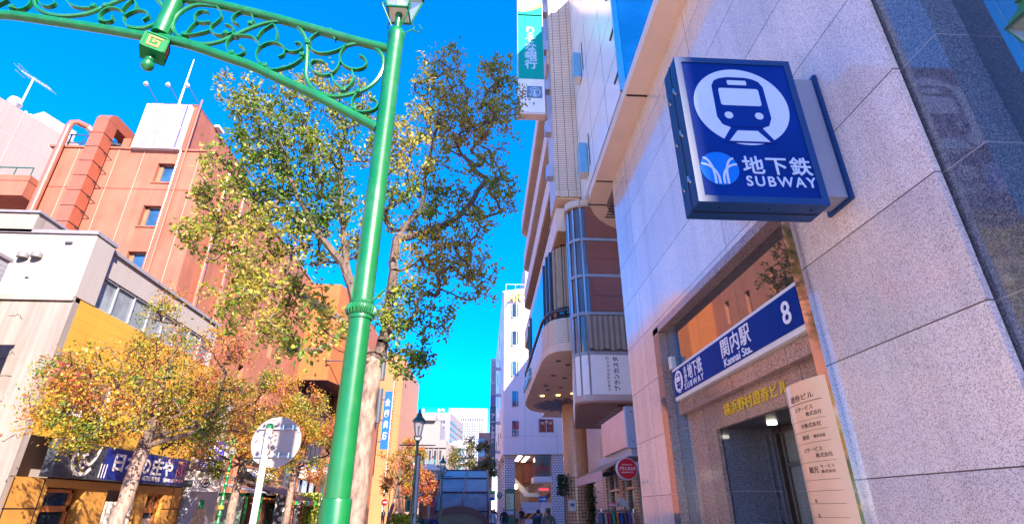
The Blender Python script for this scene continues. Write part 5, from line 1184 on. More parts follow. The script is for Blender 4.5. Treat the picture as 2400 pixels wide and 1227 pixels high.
# pale concrete tower far left
wc = stucco('pale_concrete', (0.30, 0.22, 0.195), 0.12, 0.8, (0.4, 0.3, 0.25), 0.15)
wb = thing('concrete_tower', 'pale board marked concrete tower at the upper left edge', 'building', (-45, 40, 0))
MB().prism([(-42.4, 28.4, 0), (-34.3, 51, 0), (-58, 60, 0), (-66, 36, 0)], (0, 0, 32)).build('wall', wc, wb)
wd = Vector((8.1, 22.6, 0)).normalized(); wn_ = Vector((wd.y, -wd.x, 0))
t = MB()
for k, z in enumerate((29.3, 26.0, 22.7)): 
    a = Vector((-42.4, 28.4, z)) + wn_*0.005; t.bar(a, a + wd*24, 0.02, 0.04)
for d in (5, 9.5, 14, 18.5):
    a = Vector((-42.4, 28.4, 10)) + wd*d + wn_*0.005; t.bar(a, a + Vector((0, 0, 22)), 0.03)
t.build('formwork_joint', paint('joint_brown', (0.42, 0.33, 0.3), 0.8), wb)
p = Vector((-42.4, 28.4, 32)) + wd*10.9 - wn_*0.5
MB().prism([p, p + wd*2.9, p + wd*2.9 - wn_*2.5, p - wn_*2.5], (0, 0, 1.35)).build('roof_unit', paint('unit_grey', (0.34, 0.36, 0.46), 0.4), wb)
for k in range(3):
    p = Vector((-42.4, 28.4, 32)) + wd*(9.75 + k*0.36) - wn_*0.4; MB().lathe(p, [(0.16, 0), (0.16, 0.25), (0.08, 0.36)], 10).build('roof_vent', M['white'], wb, smooth=True)
p = Vector((-42.4, 28.4, 32)) + wd*9.2 - wn_*0.4
MB().lathe(p - wd*0.4, [(0.15, 0), (0.55, 0.4), (0.4, 0.9)], 10).build('dish', M['white'], wb, smooth=True)
def antenna(p, h, lb, k=9):
    a = thing('tv_antenna', lb, 'antenna', p)
    p = Vector(p); MB().tube([p, p + Vector((0, 0, h))], 0.07, 6).build('mast', M['white'], a)
    t = MB(); q = p + Vector((-1.3, 0, h + 0.75)); e = p + Vector((1.6, 0.3, h - 0.95)); t.tube([q, e], 0.035, 5)
    for i in range(k + 1):
        c = q.lerp(e, i / k); L = 0.5 if i > 1 else 0.75; t.tube([c - Vector((0.1, L, -0.1)), c + Vector((0.1, L, -0.1))], 0.02, 4)
    for dz in (-0.35, 0.35): t.tube([q + Vector((0, -0.5, dz)), q + Vector((0, 0.5, dz))], 0.03, 4)
    t.build('aerial', M['lgrey'], a)
antenna(tuple(p + Vector((0, 0, 0.0))), 3.6, 'television antenna on a white mast on the pale concrete tower roof')
# pale orange block at the end of the row with its blue banner
po = thing('pale_orange_block', 'pale orange panelled block past the brick building at the sky line', 'building', (-13, 78, 0))
MB().prism([(x, y, 0) for x, y in [(-14.4, 71), (-11.3, 75.5), (-11.3, 95), (-19, 95), (-19, 71)]], (0, 0, 21.5)).build('wall', bricks('pale_orange_panel', (0.46, 0.20, 0.085), (0.45, 0.195, 0.08), (0.3, 0.14, 0.07), 3.0, 3.3, axis='y', gap=0.03, offset=0.0, rough=0.6, var=0.06, spec=0.3), po)
t = MB()
for k in range(46): t.bar((-12.15, 74.15, 1.5 + k*0.42), (-12.15, 74.15, 1.66 + k*0.42), 0.14)
t.build('ladder_rung', M['black'], po)
t2 = MB().bar((-12.22, 74.05, 1), (-12.22, 74.05, 20.6), 0.05); t2.build('ladder_rail', M['white'], po)
bn = thing('blue_banner', 'vertical blue banner sign with white 全国共済 characters on the orange block', 'banner', (-11.7, 68, 8))
MB().box(-12.25, 68, 8.2, -11.35, 68.2, 15.1).build('cabinet', paint('banner_blue', (0.01, 0.11, 0.36), 0.35), bn)
text('全\n国\n共\n済', M['white'], bn, (-11.8, 67.995, 11.75), XP, ZP, w=0.6, h=4.9, bold=0.04, line=1.5, depth=0.02, shear=0.1)
for z in (9, 11.5, 14): box('bracket', M['dgrey'], bn, -12.6, 68.05, z, -12.25, 68.15, z + 0.15)
for z0, z1, lb in ((15.2, 19.6, 'tall dark box sign hanging at the top of orange pier'), (10.4, 14.2, 'dark box sign hanging in the middle of orange pier')):
    o = thing('box_sign', lb, 'sign', (-11.9, 62, z0), 'dark box signs on the orange pier')
    MB().lathe((-11.75, 62, z0), [(0.36, 0), (0.36, z1 - z0)], 14).build('cabinet', M['dgrey'], o, smooth=True)
    for z in (z0 + 0.4, z1 - 0.5): box('bracket', M['black'], o, -12.3, 61.95, z, -12.05, 62.05, z + 0.12)
pk = tag(MB().tube([(-13.0, 44.5, 12.9), (-9.2, 44.5, 13.0)], 0.05, 6).lathe((-13.0, 44.5, 12.8), [(0.05, 0), (0.14, 0.1), (0.05, 0.2)], 8).build('flag_bracket', M['dgrey']), 'thin horizontal flag bracket pole sticking out of the projecting tiled bay', 'pole')
ground_at(pk)
# small tiled kiosk restaurant with lanterns
kr = thing('tiled_roof_stall', 'small restaurant porch with a brown tiled roof and coloured lantern string', 'shop', (-11.6, 32, 0))
MB().prism([(-13.0, 30.3, 2.35), (-9.7, 30.3, 2.05), (-9.7, 30.3, 1.97), (-13.0, 30.3, 2.25)], (0, 6.0, 0)).build('eave', wood, kr)
rt = bricks('roof_tile', (0.26, 0.13, 0.09), (0.22, 0.11, 0.08), (0.07, 0.04, 0.03), 0.26, 0.09, axis='xy', gap=0.02, rough=0.6)
MB().prism([(-13.0, 30.2, 3.2), (-9.75, 30.2, 2.12), (-9.75, 30.2, 2.02), (-13.0, 30.2, 3.0)], (0, 6.1, 0)).build('roof', rt, kr)
t = MB()
for y in (30.6, 33.0, 35.8): t.box(-9.98, y, 0, -9.86, y + 0.12, 2.1)
t.build('post', wood, kr)
MB().box(-13.4, 30.6, 0, -11.2, 36, 2.3).build('wall', paint('stall_wall', (0.24, 0.09, 0.05), 0.6, var=0.4), kr)
MB().box(-11.19, 31.2, 0.4, -11.15, 35.5, 1.9).build('stall_window', M['pane'], kr)
lc_ = [(0.75, 0.45, 0.05), (0.02, 0.45, 0.08), (0.7, 0.68, 0.66), (0.7, 0.1, 0.05)]
for k in range(13):
    c = lc_[k % 4]; n_ = ['amber', 'green', 'white', 'red'][k % 4]
    l_ = tag(MB().lathe((-9.66, 30.5 + k*0.43, 1.78), [(0.06, 0), (0.15, 0.06), (0.17, 0.14), (0.15, 0.22), (0.06, 0.28)], 10).build('paper_lantern', MATS.get('lantern_' + n_) or paint('lantern_' + n_, c, 0.5), smooth=True), '%s paper lantern on the string under the brown tiled porch roof' % n_, 'lantern', '%s lanterns on the porch string' % n_); ground_at(l_)
gp = thing('green_porch', 'green framed glass porch beside the lilac stair block', 'porch', (-11.6, 28.5, 0))
t = MB()
for y in (27.6, 29.4): 
    for x in (-12.3, -10.9): t.box(x, y, 0, x + 0.09, y + 0.09, 2.3)
t.box(-12.3, 27.6, 2.2, -10.8, 27.72, 2.32).box(-12.3, 29.4, 2.2, -10.8, 29.5, 2.32).box(-10.92, 27.6, 2.2, -10.8, 29.5, 2.32); t.build('frame', M['green'], gp)
MB().prism([(-12.4, 27.5, 2.75), (-10.7, 27.5, 2.4), (-10.7, 27.5, 2.36), (-12.4, 27.5, 2.7)], (0, 2.1, 0)).build('roof', M['lgrey'], gp)
MB().box(-12.2, 27.65, 0.1, -11.0, 27.67, 2.2).build('glass', clear_glass('porch_glass', (0.4, 0.55, 0.45), 0.4), gp)
for k in range(2):
    v = thing('wall_louvre_sign', ['upper row of white slatted awning boards over the tiled porch', 'lower row of white slatted awning boards over the tiled porch'][k], 'awning', (-12.6, 34, 3.6 + k*0.75), 'white slatted awnings over the porch')
    t = MB()
    for j in range(6): t.prism([(-12.7, 31.6 + j*0.62, 4.35 - k*0.72), (-12.2, 31.6 + j*0.62, 4.0 - k*0.72), (-12.2, 31.6 + j*0.62, 3.9 - k*0.72), (-12.7, 31.6 + j*0.62, 4.25 - k*0.72)], (0, 0.42, 0))
    t.build('board', M['white'], v)
    MB().box(-13.0, 31.4, 3.85 - k*0.72, -12.7, 35.4, 4.4 - k*0.72).build('backing', M['black'], v)
dwb = tag(MB().box(-15.3, 28.0, 3.0, -13.3, 29.8, 5.5).build('roof_plant', M['dgrey']), 'dark grey equipment cabinet on the low roof behind the green street lamp', 'cabinet'); ground_at(dwb)
fp = thing('pattern_flag', 'dark patterned advertising flag beside the green porch', 'flag', (-10.2, 29.9, 0))
MB().tube([(-10.3, 29.9, 0), (-10.3, 29.9, 2.35)], 0.02, 6).build('pole', M['dgrey'], fp)
t = NT('flag_pattern'); vv = t.new('ShaderNodeTexVoronoi'); vv.inputs['Scale'].default_value = 3.4; t.l.new(t.pos(), vv.inputs[0]); t.color(t.ramp(vv.outputs['Distance'], [(0.30, (0.55, 0.5, 0.45)), (0.36, (0.05, 0.05, 0.06))], 'CONSTANT')); t.set(Roughness=0.8)
MB().box(-10.28, 29.88, 0.5, -9.75, 29.92, 2.3).build('cloth', t.mat, fp)
gcab = tag(MB().box(-11.4, 39, 0, -10.2, 39.8, 1.75).build('utility_cabinet', paint('cabinet_green_grey', (0.20, 0.25, 0.25), 0.5)), 'grey green utility cabinet on the left pavement by the lobby', 'cabinet'); ground_at(gcab)

# ------------------------------------------------------------------ trees
def grow(rng, limbs, blobs, n_attr, step=0.22, jitter=0.25):
    """branch skeleton: limbs traced by hand, then twigs that reach out to points spread through the crown"""
    nodes = []; par = []; rad = []
    def addn(p, q): nodes.append(np.array(p, float)); par.append(q); return len(nodes) - 1
    for li, L in enumerate(limbs):
        L = smooth_path(L, 5)
        if li == 0: q = addn(L[0], -1)
        else:
            d = [np.sum((n - np.array(L[0]))**2) for n in nodes]; q = int(np.argmin(d))
        for p in L[1:]:
            p = np.array(p) + rng.normal(0, 0.012, 3); q = addn(p, q)
    A = []
    w = np.array([b[3]**2 for b in blobs]); w = w / w.sum()
    for i in rng.choice(len(blobs), n_attr, p=w):
        b = blobs[i]; v = rng.normal(size=3); v /= np.linalg.norm(v); r = b[3] * rng.random()**0.38
        A.append(np.array(b[:3]) + v * r * np.array([1, 0.9, 1]))
    base = np.array(limbs[0][-1]); A.sort(key=lambda p: np.sum((p - base)**2))
    tips = []
    N = np.array(nodes)
    first = len(limbs[0]) * 4
    for p in A:
        N = np.array(nodes)
        d = np.sum((N - p)**2, 1); d[:first] += 4
        q = int(np.argmin(d)); a = nodes[q]; L = math.sqrt(np.sum((a - p)**2))
        k = max(2, int(L / step)); side = rng.normal(0, jitter * L * 0.4, 3); chain = []
        for i in range(1, k + 1):
            t = i / k; c = a + (p - a) * t + side * math.sin(math.pi * t) * 0.5 + np.array([0, 0, -0.04 * L * math.sin(math.pi * t)])
            q = addn(c, q); chain.append(q)
        tips.append(chain)
    return nodes, par, tips
def radii(nodes, par, r0, rtip, power=0.52):
    n = len(nodes); cnt = np.zeros(n)
    ch = [0] * n
    for i in range(n):
        if par[i] >= 0: ch[par[i]] += 1
    for i in range(n - 1, -1, -1):
        if ch[i] == 0: cnt[i] = 1
        if par[i] >= 0: cnt[par[i]] += cnt[i] if ch[par[i]] else 0
    cnt = np.maximum(cnt, 1); m = cnt[0]
    return rtip + (r0 - rtip) * (cnt / m)**power if True else 0
def tree(name, label, base, limbs, blobs, n_attr, leaves_per, leaf, mat_leaf, mat_bark, r0, seed, group=None, rtip=0.004, flare=1.0, spread=0.10, sparse=0.0, min_r=0.0, droop=0.3, loose=()):
    rng = np.random.default_rng(seed)
    root = thing(name, label, 'tree', base, group)
    nodes, par, tips = grow(rng, limbs, blobs, n_attr)
    R = radii(nodes, par, r0, rtip)
    z0 = limbs[0][0][2]
    mbT = MB(); mbB = MB()
    # trunk = limb 0 as one tube, rest as segments
    k0 = 5 * (len(limbs[0]) - 1) + 1
    P = [tuple(nodes[i]) for i in range(k0)]
    rr = [R[i] * (1 + (flare - 1) * math.exp(-3 * (nodes[i][2] - z0))) * (1 + 0.04*math.sin(i*2.1)) for i in range(k0)]
    mbT.tube(P, rr, 14)
    for i in range(k0, len(nodes)):
        if par[i] < 0: continue
        a = nodes[par[i]]; b = nodes[i]; ra = max(R[par[i]] if par[i] >= k0 - 1 or True else 0, 0); rb = R[i]
        ra = min(ra, rb * 1.6)
        if rb < min_r: continue
        mbB.tube([a, b], [ra, rb], 7 if rb > 0.03 else (5 if rb > 0.012 else 3), caps=False)
    mbT.build('trunk', mat_bark, root, smooth=True); mbB.build('branches', MATS.get('twig_bark') or bark('twig_bark', (0.05, 0.03, 0.022), (0.16, 0.105, 0.08), 16), root, smooth=True)
    # leaves: folded diamond, two triangles each side of the rib
    V = []; Fc = []
    for cx, cy, cz, cr, cn_ in loose:
        nodes += [np.array((cx, cy, cz)) + rng.normal(0, cr, 3) for _ in range(cn_)]
        tips = tips + [[len(nodes) - 1 - i] for i in range(cn_)]
        par += [0] * cn_
    for chain in tips:
        if rng.random() < sparse: continue
        k = len(chain)
        for _ in range(leaves_per if len(chain) > 1 else 1):
            t = rng.random()**0.6; i = min(k - 1, int(t * k)); p = nodes[chain[i]] + rng.normal(0, spread, 3)
            u = rng.normal(size=3); u[2] -= droop; u /= np.linalg.norm(u)
            n_ = rng.normal(size=3) + np.array([0, 0, 0.9]); v = np.cross(u, n_); v /= (np.linalg.norm(v) + 1e-9); nn = np.cross(v, u)
            s = leaf * rng.uniform(0.5, 1.35); w = s * 0.30
            b = len(V)
            V += [p, p + u*s*0.35 + v*w - nn*w*0.25, p + u*s*0.75 + v*w*0.7 - nn*w*0.2, p + u*s, p + u*s*0.75 - v*w*0.7 - nn*w*0.2, p + u*s*0.35 - v*w - nn*w*0.25, p + u*s*0.5]
            Fc += [(b, b+6, b+1), (b+1, b+6, b+2), (b+2, b+6, b+3), (b+3, b+6, b+4), (b+4, b+6, b+5), (b+5, b+6, b)] if leaf < 0.0 else [(b, b+1, b+2, b+3), (b, b+3, b+4, b+5)]
    me = bpy.data.meshes.new('crown'); me.from_pydata([tuple(x) for x in V], [], Fc); me.materials.append(mat_leaf); me.update()
    link_mesh('crown', me, root)
    return root
lf_big = leafmat('elm_leaf', [(0.025, 0.10, 0.014), (0.07, 0.17, 0.02), (0.18, 0.26, 0.03), (0.36, 0.36, 0.045), (0.50, 0.38, 0.06), (0.54, 0.31, 0.15)], 0.45, 0.6, 0.5)
lf_aut = leafmat('autumn_leaf', [(0.04, 0.12, 0.012), (0.12, 0.21, 0.02), (0.40, 0.34, 0.03), (0.54, 0.25, 0.025), (0.50, 0.14, 0.06), (0.44, 0.09, 0.08)], 0.40, 0.74, 0.85)
lf_olive = leafmat('olive_leaf', [(0.03, 0.07, 0.015), (0.08, 0.12, 0.02), (0.25, 0.20, 0.04), (0.35, 0.20, 0.05)], 0.3, 0.4, 0.8)
lf_red = leafmat('red_leaf', [(0.35, 0.22, 0.03), (0.45, 0.15, 0.03), (0.40, 0.08, 0.04), (0.34, 0.07, 0.06)], 0.3, 0.5, 0.8)
bk3 = bark('elm_bark', (0.12, 0.07, 0.05), (0.31, 0.215, 0.165), 13); bk1 = bark('pale_bark', (0.16, 0.10, 0.075), (0.36, 0.25, 0.20), 16); bk2 = bark('brown_bark', (0.10, 0.065, 0.05), (0.32, 0.22, 0.17), 18)
BLOBS = [(-4.5, 7.6, 8.37, 0.46),(-3.86, 7.8, 7.79, 0.84),(-4.14, 7.9, 6.76, 0.88),(-3.44, 8.3, 7.05, 1.01),(-3.67, 8.0, 5.66, 0.85),(-4.53, 8.0, 5.8, 0.5),(-3.69, 8.0, 4.75, 0.74),(-3.05, 8.2, 4.12, 0.6),(-3.42, 8.0, 5.05, 0.62),(-2.83, 8.4, 8.02, 0.9),(-2.8, 8.6, 6.35, 0.86),(-1.46, 8.0, 7.86, 0.79),(-1.28, 8.4, 6.91, 0.87),(-0.77, 8.6, 9.14, 0.97),(-0.14, 8.9, 8.86, 0.9),(0.31, 9.0, 9.78, 0.56),(-0.02, 8.8, 7.31, 0.75),(-0.62, 8.6, 6.06, 0.85),(-0.22, 8.8, 5.48, 0.62),(-1.14, 8.3, 5.24, 0.58),(-0.96, 8.4, 4.51, 0.5),(-1.24, 8.3, 3.83, 0.47),(-1.08, 8.6, 10.05, 0.55),(-2.72, 8.2, 8.8, 0.5),(-3.43, 7.8, 8.82, 0.56),(-1.56, 8.2, 4.5, 0.41),(-4.85, 7.9, 6.47, 0.29),(-4.81, 7.9, 5.73, 0.28),(-0.83, 8.6, 10.56, 0.28),(0.2, 9.0, 10.52, 0.48),]
LIMBS = [[(-1.53, 8.2, 1.35), (-1.61, 8.2, 2.4), (-1.65, 8.2, 3.33), (-1.72, 8.2, 3.66)],[(-1.72, 8.2, 3.66), (-1.98, 8.2, 4.06), (-2.32, 8.3, 5.21), (-2.94, 8.2, 5.95), (-3.36, 8.0, 6.67), (-3.79, 7.9, 7.59)],[(-1.72, 8.2, 3.66), (-1.56, 8.2, 4.14), (-1.54, 8.2, 5.03), (-1.54, 8.2, 5.83), (-1.15, 8.2, 6.52), (-1.14, 8.3, 7.32), (-1.0, 8.5, 8.81)],[(-1.54, 8.2, 5.83), (-1.0, 8.5, 6.17), (-0.49, 8.7, 6.66), (-0.03, 8.9, 7.58)],[(-1.48, 8.2, 5.18), (-1.03, 8.4, 5.61), (-0.46, 8.6, 6.06)],[(-2.32, 8.3, 5.21), (-2.64, 8.5, 6.47), (-2.79, 8.5, 7.6)],[(-1.98, 8.2, 4.06), (-2.55, 8.1, 4.52), (-3.38, 8.0, 4.83), (-3.92, 8.0, 4.89)],[(-2.94, 8.2, 5.95), (-3.66, 8.0, 6.32), (-4.4, 7.9, 6.66)],[(-1.15, 8.2, 6.52), (-1.45, 8.1, 7.55), (-1.58, 8.0, 8.26)],]
LIMBS[0] = [(-1.72, 8.2, 0.0), (-1.72, 8.2, 1.35), (-1.735, 8.2, 2.4), (-1.71, 8.2, 3.33), (-1.72, 8.2, 3.66)]
LIMBS += [[(-1.72, 8.2, 3.66), (-1.9, 7.2, 3.55), (-1.95, 6.0, 3.35)]]
BLOBS += [(-1.9, 6.9, 3.75, 0.3), (-2.05, 6.3, 3.9, 0.3)]
big = tree('elm_tree', 'big elm with green and yellow leaves just behind the green lamp pole', (-1.5, 8.2, 0), LIMBS, BLOBS, 1750, 20, 0.072, lf_big, bk3, 0.142, 3, flare=1.12, spread=0.062, rtip=0.003, loose=[(-1.95, 5.85, 3.22, 0.15, 60), (-1.9, 5.8, 3.45, 0.1, 25)])  # loose leaves hang free, added to dapple the road sign's back
def street_tree(x, y, H, cr, label, seed, mat, lean=(0, 0), n=420, lp=26, leaf=0.11, r0=0.14, zc=None, bk=bk2, extra=(), low=2.3, sparse=0.0, rz=1.0):
    rng = np.random.default_rng(seed); zc = zc or (H + low) / 2
    lx, ly = lean
    top = (x + lx, y + ly, low + (H - low)*0.35)
    limbs = [[(x, y, 0), (x + lx*0.25 + 0.03, y + ly*0.25, low*0.5), (x + lx*0.7, y + ly*0.7, low + 0.15)],
             [(x + lx*0.7, y + ly*0.7, low + 0.15), top, (x + lx*1.1, y + ly*1.1, H - 0.6)]]
    for k in range(6):
        a = k * 1.05 + rng.uniform(-0.3, 0.3); z = low + 0.2 + 0.25*k*(H-low)/6
        limbs.append([(x + lx*0.8, y + ly*0.8, z), (x + lx + math.cos(a)*cr*0.45, y + ly + math.sin(a)*cr*0.45, z + 0.5), (x + lx + math.cos(a)*cr*0.85, y + ly + math.sin(a)*cr*0.85, z + 0.8 + rng.uniform(0, 0.8))])
    blobs = [(x + lx, y + ly, zc, cr*0.5)]
    for k in range(20):
        a = rng.uniform(0, 6.28); t = rng.uniform(-1, 1); rr = cr*0.82*math.sqrt(max(0, 1 - (t*0.8)**2)); s = cr*rng.uniform(0.14, 0.30)
        blobs.append((x + lx + math.cos(a)*rr, y + ly + math.sin(a)*rr, zc + t*(H - low)*0.42*rz, s))
    blobs += list(extra)
    return tree('street_tree', label, (x, y, 0), limbs, blobs, n, lp, leaf, mat, bk, r0, seed, 'street trees along the pavement', spread=0.13, rtip=0.004, min_r=0.0045, sparse=sparse)
street_tree(-9.0, 15.0, 7.1, 2.75, 'orange and yellow street tree in front of the yellow shop front', 21, lf_aut, (0.25, 0.1), n=1000, lp=25, leaf=0.075, r0=0.17, bk=bk1, zc=4.95, low=2.9, extra=((-9.2, 12.6, 4.4, 0.8), (-8.9, 17.2, 5.0, 0.9), (-9.0, 14.5, 6.8, 0.6), (-9.4, 12.4, 3.5, 0.4), (-8.8, 18.0, 5.2, 0.6), (-9.0, 16.0, 3.9, 0.7), (-9.1, 12.9, 3.35, 0.45), (-9.2, 12.0, 3.4, 0.35), (-9.1, 13.6, 3.2, 0.4)))
street_tree(-9.2, 22.0, 6.6, 2.4, 'reddish yellow street tree between the green lamp and the round sign back', 22, lf_aut, (0.1, 0.2), n=700, lp=26, leaf=0.085, r0=0.15, zc=4.5, low=2.4)
street_tree(-9.0, 27.8, 7.0, 2.5, 'yellow green street tree in front of the brick building lobby', 23, lf_aut, (0.1, -0.2), n=700, lp=26, leaf=0.09, r0=0.15, zc=4.9, low=3.0)
street_tree(-8.6, 55, 8.2, 2.6, 'thin tree with a forked bare trunk in front of the pale orange block', 24, lf_aut, (0.8, 0.4), n=320, lp=20, leaf=0.16, r0=0.16, zc=5.6, low=2.4, sparse=0.15)
street_tree(-8.3, 78, 7.5, 2.6, 'small red leaved tree beside the cream stone building far down the street', 25, lf_red, n=300, lp=18, leaf=0.2, r0=0.16, zc=5.0)
street_tree(-7.0, 92, 6.5, 2.4, 'orange tree farthest down the left side of the street', 26, lf_red, n=220, lp=16, leaf=0.22, r0=0.16)
street_tree(-1.2, 58, 8.2, 2.7, 'feathery olive green tree rising behind the subway canopy', 27, lf_olive, n=420, lp=20, leaf=0.17, r0=0.16, zc=5.4, low=2.6, extra=((-1.2, 58, 8.0, 0.7), (0.4, 58, 7.6, 0.5), (-2.6, 58, 7.2, 0.6)))

# ------------------------------------------------------------------ lamps
def yprism(c, pts, y0, y1): pass
def square_lantern(mbF, mbG, c, w0, w1, h, bar=0.012):
    """four sided lantern: w0 half width at the foot, w1 at the eave"""
    x, y, z = c
    lo_ = [(x + sx*w0, y + sy*w0, z) for sx, sy in ((-1,-1),(1,-1),(1,1),(-1,1))]; hi = [(x + sx*w1, y + sy*w1, z + h) for sx, sy in ((-1,-1),(1,-1),(1,1),(-1,1))]
    for i in range(4):
        j = (i + 1) % 4; mbF.bar(lo_[i], hi[i], bar*1.6); mbF.bar(lo_[i], lo_[j], bar*1.6); mbF.bar(hi[i], hi[j], bar*2)
        mbG.quad(lo_[i], lo_[j], hi[j], hi[i])
lamp_glass = clear_glass('lamp_glass', (0.55, 0.62, 0.66), 0.30); mantle = paint('gas_mantle', (0.75, 0.68, 0.6), 0.6)
LOW = []
LOW = [(-3.523,6.158),(-3.158,6.058),(-2.794,5.922),(-2.5,5.811),(-2.169,5.641),(-1.845,5.48),(-1.524,5.298),(-1.289,5.164),(-1.117,5.056)]
UP = [(-4.072,6.862),(-3.827,6.837),(-3.427,6.761),(-3.08,6.703),(-2.761,6.624),(-2.409,6.528),(-2.074,6.423),(-1.742,6.317),(-1.414,6.216),(-1.106,6.136)]
LOWL = [(-5.25,6.393),(-4.94,6.365),(-4.466,6.296),(-3.991,6.222),(-3.577,6.146)]
POST = [(-3.498,6.975),(-3.512,6.783),(-3.534,6.196)]
BIG = [[(-3.063,6.662),(-3.262,6.672),(-3.394,6.571),(-3.449,6.421),(-3.422,6.29),(-3.341,6.186),(-3.218,6.119),(-3.058,6.086),(-2.916,6.126),(-2.797,6.209),(-2.639,6.339),(-2.5,6.425),(-2.351,6.469),(-2.206,6.455),(-2.098,6.373),(-2.01,6.224),(-1.967,6.054),(-1.941,5.846),(-1.915,5.685),(-1.842,5.549),(-1.725,5.467),(-1.574,5.445),(-1.431,5.482),(-1.29,5.558),(-1.185,5.693),(-1.142,5.87),(-1.165,6.015),(-1.23,6.118),(-1.348,6.187),(-1.458,6.192),(-1.563,6.153)],[(-5.003,6.68),(-4.924,6.526),(-4.803,6.444),(-4.655,6.41),(-4.507,6.419),(-4.369,6.462),(-4.271,6.536),(-4.151,6.646),(-4.026,6.748)],[(-3.749,6.767),(-3.634,6.635),(-3.575,6.502),(-3.598,6.389),(-3.709,6.294),(-3.81,6.277),(-3.891,6.293)]]
THIN = [[(-3.063,6.662),(-2.99,6.586),(-2.959,6.486),(-2.996,6.405),(-3.034,6.336),(-3.011,6.272),(-2.938,6.222),(-2.849,6.238),(-2.788,6.275),(-2.792,6.329),(-2.848,6.37),(-2.896,6.378)],[(-3.116,6.555),(-3.176,6.574),(-3.229,6.536),(-3.238,6.457),(-3.197,6.403),(-3.118,6.397),(-3.059,6.412)],[(-3.192,6.415),(-3.239,6.323),(-3.269,6.201)],[(-3.269,6.201),(-3.167,6.219),(-3.036,6.281)],[(-2.635,6.395),(-2.607,6.452),(-2.641,6.541),(-2.707,6.594),(-2.796,6.565),(-2.836,6.494),(-2.832,6.438),(-2.759,6.393)],[(-2.756,6.233),(-2.808,6.154),(-2.812,6.068),(-2.759,5.966),(-2.677,5.939),(-2.617,5.974),(-2.613,6.027),(-2.679,6.087)],[(-2.754,6.222),(-2.663,6.232),(-2.567,6.212),(-2.489,6.13),(-2.466,6.057)],[(-2.389,6.421),(-2.479,6.316),(-2.519,6.204)],[(-2.389,6.421),(-2.323,6.314),(-2.31,6.162)],[(-2.349,5.803),(-2.446,5.88),(-2.482,5.982),(-2.45,6.09),(-2.354,6.149),(-2.256,6.122),(-2.198,6.051),(-2.2,5.977),(-2.247,5.943)],[(-2.424,5.84),(-2.297,5.765),(-2.194,5.781),(-2.084,5.838),(-2.002,5.936),(-2.003,5.988)],[(-2.199,6.062),(-2.131,6.023),(-2.044,6.05),(-2.022,6.104),(-2.061,6.156),(-2.107,6.153)],[(-1.969,6.161),(-1.956,6.227),(-1.898,6.307),(-1.825,6.341),(-1.742,6.317),(-1.69,6.221)],[(-1.969,6.161),(-1.934,6.088),(-1.856,6.029),(-1.748,6.029),(-1.632,6.084),(-1.571,6.152)],[(-1.563,6.153),(-1.609,6.032),(-1.595,5.928),(-1.531,5.848),(-1.427,5.813),(-1.339,5.848),(-1.317,5.922),(-1.355,5.983),(-1.405,6.012)],[(-1.603,5.927),(-1.607,5.844),(-1.654,5.749),(-1.732,5.715),(-1.826,5.74),(-1.881,5.798),(-1.9,5.869),(-1.853,5.913),(-1.759,5.898)],[(-1.669,5.748),(-1.613,5.62),(-1.511,5.527)],[(-1.456,5.801),(-1.427,5.69),(-1.452,5.589),(-1.502,5.517)],[(-1.345,5.515),(-1.4,5.415),(-1.395,5.319),(-1.343,5.256),(-1.255,5.25),(-1.17,5.283),(-1.141,5.351),(-1.169,5.407),(-1.231,5.433)],[(-3.891,6.293),(-3.958,6.366),(-3.977,6.454),(-4.038,6.528),(-4.139,6.556),(-4.204,6.517),(-4.232,6.437),(-4.204,6.372),(-4.134,6.344),(-4.081,6.369),(-4.094,6.435)],[(-3.978,6.431),(-3.922,6.502),(-3.841,6.541),(-3.756,6.513),(-3.722,6.448),(-3.767,6.389)],[(-3.954,6.718),(-4.001,6.611),(-4.023,6.529)],[(-3.962,6.717),(-3.894,6.618),(-3.887,6.538)],[(-4.949,6.638),(-4.873,6.552),(-4.79,6.535),(-4.746,6.583),(-4.77,6.627)],[(-4.669,6.669),(-4.574,6.572),(-4.455,6.535),(-4.335,6.543),(-4.319,6.566)],[(-5.326,6.51),(-5.242,6.606)],[(-5.152,6.488),(-5.055,6.472),(-5.002,6.532),(-5.008,6.611),(-5.047,6.654)]]
CLIPS = [(-3.277,6.201),(-2.755,6.226),(-2.706,6.601),(-2.626,6.406),(-2.728,5.964),(-1.762,6.345),(-1.969,6.161),(-2.006,5.982),(-1.51,5.523),(-1.348,5.511),(-1.376,5.286),(-2.357,5.807),(-2.852,6.249),(-4.206,6.574),(-4.182,6.352),(-4.325,6.561),(-5.149,6.488)]

lp_ = thing('arch_lamp', 'big glossy green gas lamp post carrying the scrollwork arch over the street', 'street lamp', (-1.04, 4.3, 0))
GX, GY = -1.045, 4.3
MB().lathe((GX, GY, 0), [(0.20, 0), (0.20, 0.12), (0.14, 0.25), (0.112, 0.5), (0.108, 1.655), (0.104, 1.67), (0.093, 1.675)], 40).build('base', M['green'], lp_, smooth=True)
MB().lathe((GX, GY, 1.67), [(0.092, 0), (0.090, 1.42), (0.092, 2.6), (0.0925, 2.68), (0.090, 2.69), (0.086, 4.5), (0.086, 4.62), (0.094, 4.64), (0.094, 4.68), (0.086, 4.70), (0.080, 4.73), (0.035, 4.76)], 40).build('pole', M['green'], lp_, smooth=True)
rg = MB().lathe((GX, GY, 3.04), [(0.092, 0), (0.10, 0.005), (0.104, 0.03), (0.10, 0.04), (0.112, 0.06), (0.122, 0.09), (0.118, 0.115), (0.10, 0.13), (0.106, 0.145), (0.10, 0.16), (0.088, 0.165)], 36)
